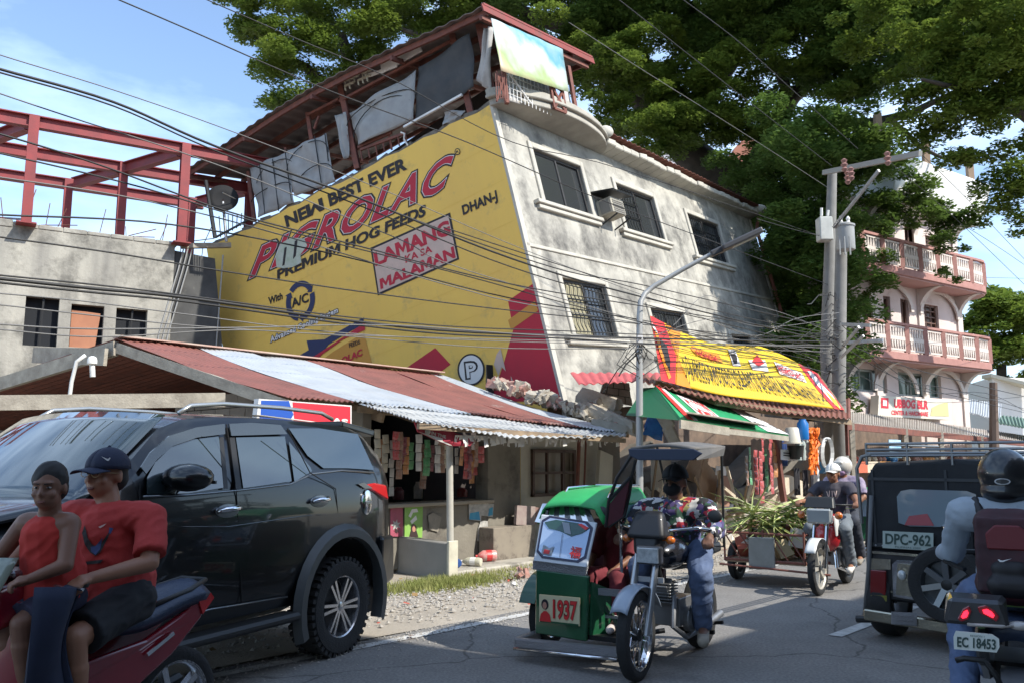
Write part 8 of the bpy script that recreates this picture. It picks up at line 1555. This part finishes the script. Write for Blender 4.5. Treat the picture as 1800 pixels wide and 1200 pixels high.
# ---- tricycle driver
def jt(fn, d): return {a: (fn(*c) if len(c) == 3 and c[0] > 5 else Vector(c)) for a, c in d.items()}
printm = mat('bold_printed_cloth', (.03,.03,.035), .8); n = printm.node_tree.nodes; l = printm.node_tree.links.new
v1 = n.new('ShaderNodeTexVoronoi'); v1.inputs['Scale'].default_value = 22; v1.inputs['Randomness'].default_value = 1; r_ = n.new('ShaderNodeValToRGB'); r_.color_ramp.interpolation = 'CONSTANT'; t_ = n.new('ShaderNodeTexCoord'); sp_ = n.new('ShaderNodeSeparateColor'); nz_ = n.new('ShaderNodeTexNoise'); nz_.inputs['Scale'].default_value = 14; am = n.new('ShaderNodeMixRGB'); am.inputs['Fac'].default_value = .12
l(t_.outputs['Object'], am.inputs['Color1']); l(t_.outputs['Object'], nz_.inputs[0]); l(nz_.outputs['Color'], am.inputs['Color2']); l(am.outputs[0], v1.inputs['Vector']); l(v1.outputs['Color'], sp_.inputs[0]); l(sp_.outputs[0], r_.inputs[0]); l(r_.outputs[0], n['Principled BSDF'].inputs['Base Color'])
cr = r_.color_ramp; cr.elements[0].color = (.02,.02,.025,1); cr.elements[1].position = .30; cr.elements[1].color = (.03,.08,.05,1)
for p_, c_ in ((.42,(.06,.04,.13,1)), (.54,(.40,.03,.05,1)), (.64,(.62,.60,.56,1)), (.76,(.10,.10,.22,1)), (.84,(.50,.42,.16,1)), (.90,(.65,.62,.62,1))): e = cr.elements.new(p_); e.color = c_
dJ = jt(TX, dict(pelvis=(-1.0,.0,.84), chest=(1188,902,-.92), head=(1186,846,-.86), shL=(1244,892,-.92), shR=(1130,892,-.90), elL=(1262,930,-.72), wrL=(1247,944,-.56), elR=(1104,925,-.72), wrR=(1094,938,-.56), hdL=(.12,.02,-.04), hdR=(.12,.0,-.04), hipL=(-.98,.10,.80), hipR=(-.98,-.10,.80), knL=(1232,1008,-.52), knR=(-.50,-.2,.70), anL=(1236,1100,-.72), anR=(-.72,-.2,.30), toL=(1236,1122,-.56), toR=(-.58,-.2,.25)))
print('driver', {a: tuple(round(x,2) for x in v) for a, v in dJ.items()})
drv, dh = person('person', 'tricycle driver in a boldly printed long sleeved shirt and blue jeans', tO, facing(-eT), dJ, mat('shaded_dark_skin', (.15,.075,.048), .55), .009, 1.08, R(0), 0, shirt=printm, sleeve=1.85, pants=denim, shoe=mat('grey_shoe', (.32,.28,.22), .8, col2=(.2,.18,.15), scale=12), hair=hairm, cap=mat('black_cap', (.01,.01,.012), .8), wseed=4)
b = MB(); b.ell(dh(.06,0,-.05), (.055,.072,.055), None, 14, 8); b.build('mask_or_face_shade', mat('face_shade_black', (.012,.012,.013), .85), drv, local=True, smooth=True)  # no mask here: black blob and darker skin stand for the shaded face
mar = mat('maroon_cloth', (.16,.02,.03), .85, col2=(.12,.015,.02), scale=4)
pJ = dict(pelvis=(-.82,-.52,.58), chest=(-.84,-.52,.88), head=(-.80,-.52,1.06), shL=(-.84,-.38,.92), shR=(-.84,-.66,.92), elL=(-.68,-.36,.72), wrL=(-.50,-.40,.66), elR=(-.68,-.68,.72), wrR=(-.5,-.62,.66), hipL=(-.8,-.44,.56), hipR=(-.8,-.60,.56), knL=(-.42,-.34,.62), knR=(-.42,-.58,.62), anL=(-.38,-.33,.31), anR=(-.40,-.56,.31), toL=(-.28,-.33,.27), toR=(-.3,-.56,.27))
person('person', 'passenger in maroon clothes sitting inside the green sidecar', tO, facing(-eT), pJ, skinB, .011, .82, 0, 0, shirt=mar, sleeve=.9, pants=mar, shoe=mat('pale_shoe', (.5,.42,.38), .7), hair=hairm, wseed=6)
# ---- cargo motorcycle rider and passenger
cJ_ = dict(pelvis=(-.88,.0,.82), chest=(-.84,.0,1.12), head=(-.80,.0,1.335), shL=(-.84,.18,1.17), shR=(-.84,-.18,1.17), elL=(-.66,.30,1.0), wrL=(-.52,.33,1.0), elR=(-.66,-.30,1.0), wrR=(-.52,-.33,1.0), hdL=(.12,0,-.02), hdR=(.12,0,-.02), hipL=(-.86,.10,.78), hipR=(-.86,-.10,.78), knL=(-.44,.20,.70), knR=(-.44,-.20,.70), anL=(-.66,.20,.29), anR=(-.66,-.20,.29), toL=(-.52,.21,.24), toR=(-.52,-.21,.24))
rid, rh = person('person', 'rider in a dark grey shirt and white cap on the cargo motorcycle', gC, facing(-eC), cJ_, skinA, .011, .95, R(-5), 0, shirt=mat('charcoal_shirt', (.06,.055,.07), .85, col2=(.045,.04,.05), scale=5), sleeve=.6, pants=mat('grey_jeans', (.11,.13,.15), .85, col2=(.16,.18,.2), scale=5), shoe=mat('white_shoe', (.6,.57,.52), .7), hair=hairm, wseed=8, cap=mat('white_cap', (.62,.60,.56), .7))
so = [c for c in rid.children if c.name.startswith('shirt')][0]
project_print(so, [([Vector((-.5,y,z)) for y, z in q], 0) for q in ([(.06,1.13),(.045,1.06),(.035,1.06),(.05,1.13)],[(.045,1.06),(.03,1.13),(.02,1.13),(.035,1.06)],[(.01,1.06),(.01,1.13),(-.0,1.13),(-.0,1.06)],[(-.02,1.13),(-.03,1.06),(-.04,1.06),(-.03,1.13)],[(-.04,1.06),(-.06,1.12),(-.07,1.12),(-.05,1.06)])], 'shirt_print', [mat('print_pale', ())], Vector((-1,0,0)), rid, .006)
pJ_ = {a: Vector(v)+Vector((-.36,.02,.06)) for a, v in cJ_.items()}; pJ_.update(elL=Vector((-1.1,.27,1.05)), wrL=Vector((-.98,.2,.95)), elR=Vector((-1.1,-.27,1.05)), wrR=Vector((-.98,-.2,.95)))
pas, ph = person('person', 'helmeted passenger in a pink face mask behind the white capped rider', gC, facing(-eC), pJ_, skinA, .012, .92, R(-20), 0, shirt=mat('lilac_print_shirt', (.40,.33,.42), .85, col2=(.14,.12,.2), scale=16), sleeve=.9, pants=mat('dark_jeans', (.04,.045,.06), .85), shoe=mat('grey_shoe', (.32,.28,.22), .8), helmet=(mat('cream_helmet', (.58,.54,.48), .3, coat=.6), False), wseed=1)
b = MB(); b.ell(ph(.055,0,-.045), (.05,.068,.052), None, 14, 8); b.build('mask_or_face_shade', mat('pink_mask', (.52,.33,.52), .8), pas, local=True, smooth=True)
# ---- motorcycle and rider at the right edge, seen from behind
hR = Vector((.50,.866,0)).normalized(); oR = Vector((2.40,4.22,0)); mr2 = thing('motor_scooter', 'dark motorcycle at the right edge seen from behind, plate EC 18453, red lights on', 'motorcycle', oR, facing(hR))
RI = wmx(mr2).inverted()
def RX(px, py, x): return RI @ onplane(px, py, wmx(mr2) @ Vector((x,0,0)), hR)
wheel(mr2, (-.35,0,.28), .28, .10, alloy, 'cast', rr=.2); wheel(mr2, (.9,0,.28), .28, .09, alloy, 'cast', rr=.2)
b = MB(); b.sheet(lambda a, c: Vector((-.42+.95*a, (c-.5)*.25, .80-.03*a-.04*(2*c-1)**2)), 12, 8, .08); b.build('seat', seatb, mr2, local=True, smooth=True)
for s in (1, -1):
    b = MB(); b.prism([Vector((x, .10*s, z)) for x, z in ((.5,.6),(.1,.72),(-.3,.78),(-.56,.76),(-.5,.62),(-.2,.50),(.4,.42))], (0,.05*s,0)); b.build('side_fairing', mat('grey_black_fairing', (.03,.03,.032), .3, coat=.6), mr2, local=True, bevel=.012)
tp = RX(1715, 1078, -.55)
b = MB(); b.hexa([tp+Vector(p) for p in ((0,-.13,-.05),(0,.13,-.05),(.14,.12,-.06),(.14,-.12,-.06),(0,-.10,.06),(0,.10,.06),(.14,.12,.07),(.14,-.12,.07))]); b.build('tail_cowl', mat('grey_black_fairing', ()), mr2, local=True, bevel=.015)
redlit = mat('lit_red_lamp', (.6,.01,.02), .3, emit=(1.,.02,.05,1.6)); redlens = mat('red_lens_dark', (.30,.01,.015), .2, coat=1)
for q in ([(1683,1087),(1692,1070),(1703,1064),(1708,1074),(1702,1088),(1690,1092)], [(1718,1066),(1732,1063),(1748,1072),(1757,1084),(1752,1092),(1736,1084),(1722,1077)]):
    b = MB(); b.prism([RX(x, y, -.565) for x, y in q], (.02,0,0)); tl_ = b.build('tail_lamp', redlens, mr2, local=True, bevel=.003); cx_, cy_ = sum(p[0] for p in q)/len(q), sum(p[1] for p in q)/len(q); b = MB(); b.add([RX(cx_+(x-cx_)*.55, cy_+(y-cy_)*.55, -.568) for x, y in q], [tuple(range(len(q)))]); b.build('bulb_glow', redlit, tl_, local=True)
pq = [(1677,1140),(1752,1146),(1757,1136),(1756,1122),(1744,1114),(1680,1108),(1676,1118)]; b = MB(); b.prism([RX(x, y, -.62) for x, y in pq], (.006,0,0)); b.build('number_plate', mat('plate_white', (.60,.62,.56), .5), mr2, local=True)
g4 = [RX(x, y, -.624) for x, y in ((1681,1140),(1752,1146),(1752,1118),(1681,1113))]; fn = lambda a, c: g4[0].lerp(g4[1], a).lerp(g4[3].lerp(g4[2], a), c)
b = MB(); text(b, 'EC 18453', [(.02,.15),(.98,.15),(.98,.82),(.02,.82)], fn, .03, mi=0); text(b, 'REGION 1', [(.35,.88),(.7,.88),(.7,1.0),(.35,1.0)], fn, .0, mi=0); b.build('plate_text', mat('plate_dark', ()), mr2, local=True)
b = MB(); b.tube([RX(1680,1160,-.6), RX(1695,1156,-.6), RX(1730,1160,-.6), RX(1750,1185,-.6), RX(1765,1215,-.6)], .012, 8); b.build('plate_frame', darkmetal, mr2, local=True, smooth=True); b = MB(); b.sheet(lambda a, c: Vector((-.35-.31*math.cos(R(10+120*a)), (c-.5)*.13, .28+.31*math.sin(R(10+120*a)))), 12, 4, .006); b.build('mudguard', mat('grey_guard', (.16,.16,.17), .35), mr2, local=True, smooth=True)
b = MB(); p0 = RX(1708,1090,-.56); b.tube([RX(1700,1096,-.55), RX(1760,1100,-.55), RX(1795,1098,-.5)], .008, 6); b.ell(RX(1792,1099,-.5), (.03,.045,.02)); b.build('indicator', mat('clear_lens', (.4,.36,.33), .2, coat=1), mr2, local=True, smooth=True)
b = MB(); b.tube([RX(1696,1000,.1)*1, RX(1660,985,.2)], .012, 6); b.tube([(.5,-.34,1.0),(.62,0,1.0),(.5,.34,1.0)], .014, 6); b.tube([(.6,0,1.0),(.9,.06,.28)], .03, 6); b.box((.3,0,.4),(.4,.2,.25)); b.tube([(-.5,-.14,.35),(.2,-.14,.28)], .045, 10); b.build('frame', darkmetal, mr2, local=True, smooth=40)
jac = mat('pale_blue_jacket', (.32,.36,.40), .8, col2=(.25,.29,.33), scale=4, bump=.15, bscale=50)
rJ = dict(pelvis=(.02,0,.90), chest=(.08,0,1.18), head=(.12,-.005,1.395), shL=(.06,.20,1.235), shR=(.06,-.20,1.235), elL=(.22,.26,1.02), wrL=(.45,.31,1.0), elR=(.22,-.26,1.02), wrR=(.45,-.33,1.0), hdL=(.12,0,0), hdR=(.12,0,0), hipL=(.0,.11,.86), hipR=(.0,-.11,.86), knL=(.36,.24,.72), knR=(.36,-.24,.72), anL=(.02,.23,.33), anR=(.02,-.23,.33), toL=(.16,.23,.28), toR=(.16,-.23,.28))
r2, r2h = person('person', 'rider with a black helmet and backpack at the right edge, seen from behind', oR, facing(hR), rJ, skinA, .009, 1., R(-4), 0, shirt=jac, sleeve=1.9, pants=denim, shoe=blackplastic, helmet=(mat('glossy_black_helmet', (.010,.011,.013), .3, coat=.5), True), fat=.92, wseed=12)
b = MB(); b.add([r2h(-.150+.006*abs(math.cos(a*.45)), .035*math.cos(a*.45), .0+.016*math.sin(a*.45)) for a in range(14)], [tuple(range(14))], 0); b.add([r2h(-.1515+.006*abs(math.cos(a*.45)), .029*math.cos(a*.45), .0+.011*math.sin(a*.45)) for a in range(14)], [tuple(range(14))], 1)
b.build('helmet_mark', [mat('mark_grey', (.4,.4,.4), .5), mat('mark_dark', (.03,.03,.03), .5)], r2, local=True)
bpk = thing('backpack', 'black and dark red backpack worn by the helmeted rider at the right edge', 'backpack', oR, facing(hR))
b = MB(); b.box((-.15,0,1.05), (.20,.27,.34), Matrix.Rotation(R(8), 3, 'Y')); b.capsule((-.13,.07,1.2), (-.13,-.07,1.2), .07, .07, 16); b.capsule((-.17,.05,.93), (-.17,-.05,.93), .10, .10); remesh(b, .01, 'bag', mat('black_red_nylon', (.022,.008,.011), .7, col2=(.06,.008,.013), scale=5), bpk, 4, .006)
b = MB(); b.capsule((-.245,.05,.93), (-.245,-.05,.93), .055, .055); b.capsule((-.235,.04,1.0), (-.235,-.04,1.0), .045, .045); remesh(b, .009, 'pocket', mat('black_nylon', (.012,.010,.011), .6), bpk, 3, .004)
b = MB(); b.prism([Vector((-.253+.10*(z-1.1), y, z)) for y, z in ((.09,1.16),(.05,1.2),(-.05,1.2),(-.09,1.16),(-.085,1.09),(.085,1.09))], (.02,0,0)); b.build('red_panel', mat('dark_red_nylon', (.13,.012,.015), .6), bpk, local=True, bevel=.006)
b = MB(); sw2 = [(-.024,.004),(-.016,-.006),(-.006,-.006),(.028,.012),(-.006,.001),(-.014,.002),(-.018,.006)]; b.add([Vector((-.293,-x*1.1+.02,1.045+y)) for x, y in sw2], [tuple(range(7))]); b.build('swoosh_mark', mwhite, bpk, local=True)
for s in (-1, 1): b = MB(); b.tube([(-.08,.09*s,1.2),(.04,.13*s,1.30),(.16,.14*s,1.22),(.2,.14*s,1.05)], .02, 8); b.build('strap', mat('black_nylon', ()), bpk, local=True, smooth=True)
b = MB(); b.sheet(lambda a, c: Vector((-.05-.15*math.cos((a-.5)*2.4), .21*math.sin((a-.5)*2.4)*1.15, .865-.035*c)), 16, 3, .01); b.build('reflective_band', mat('lime_band', (.22,.36,.10), .6), r2, local=True, smooth=True)
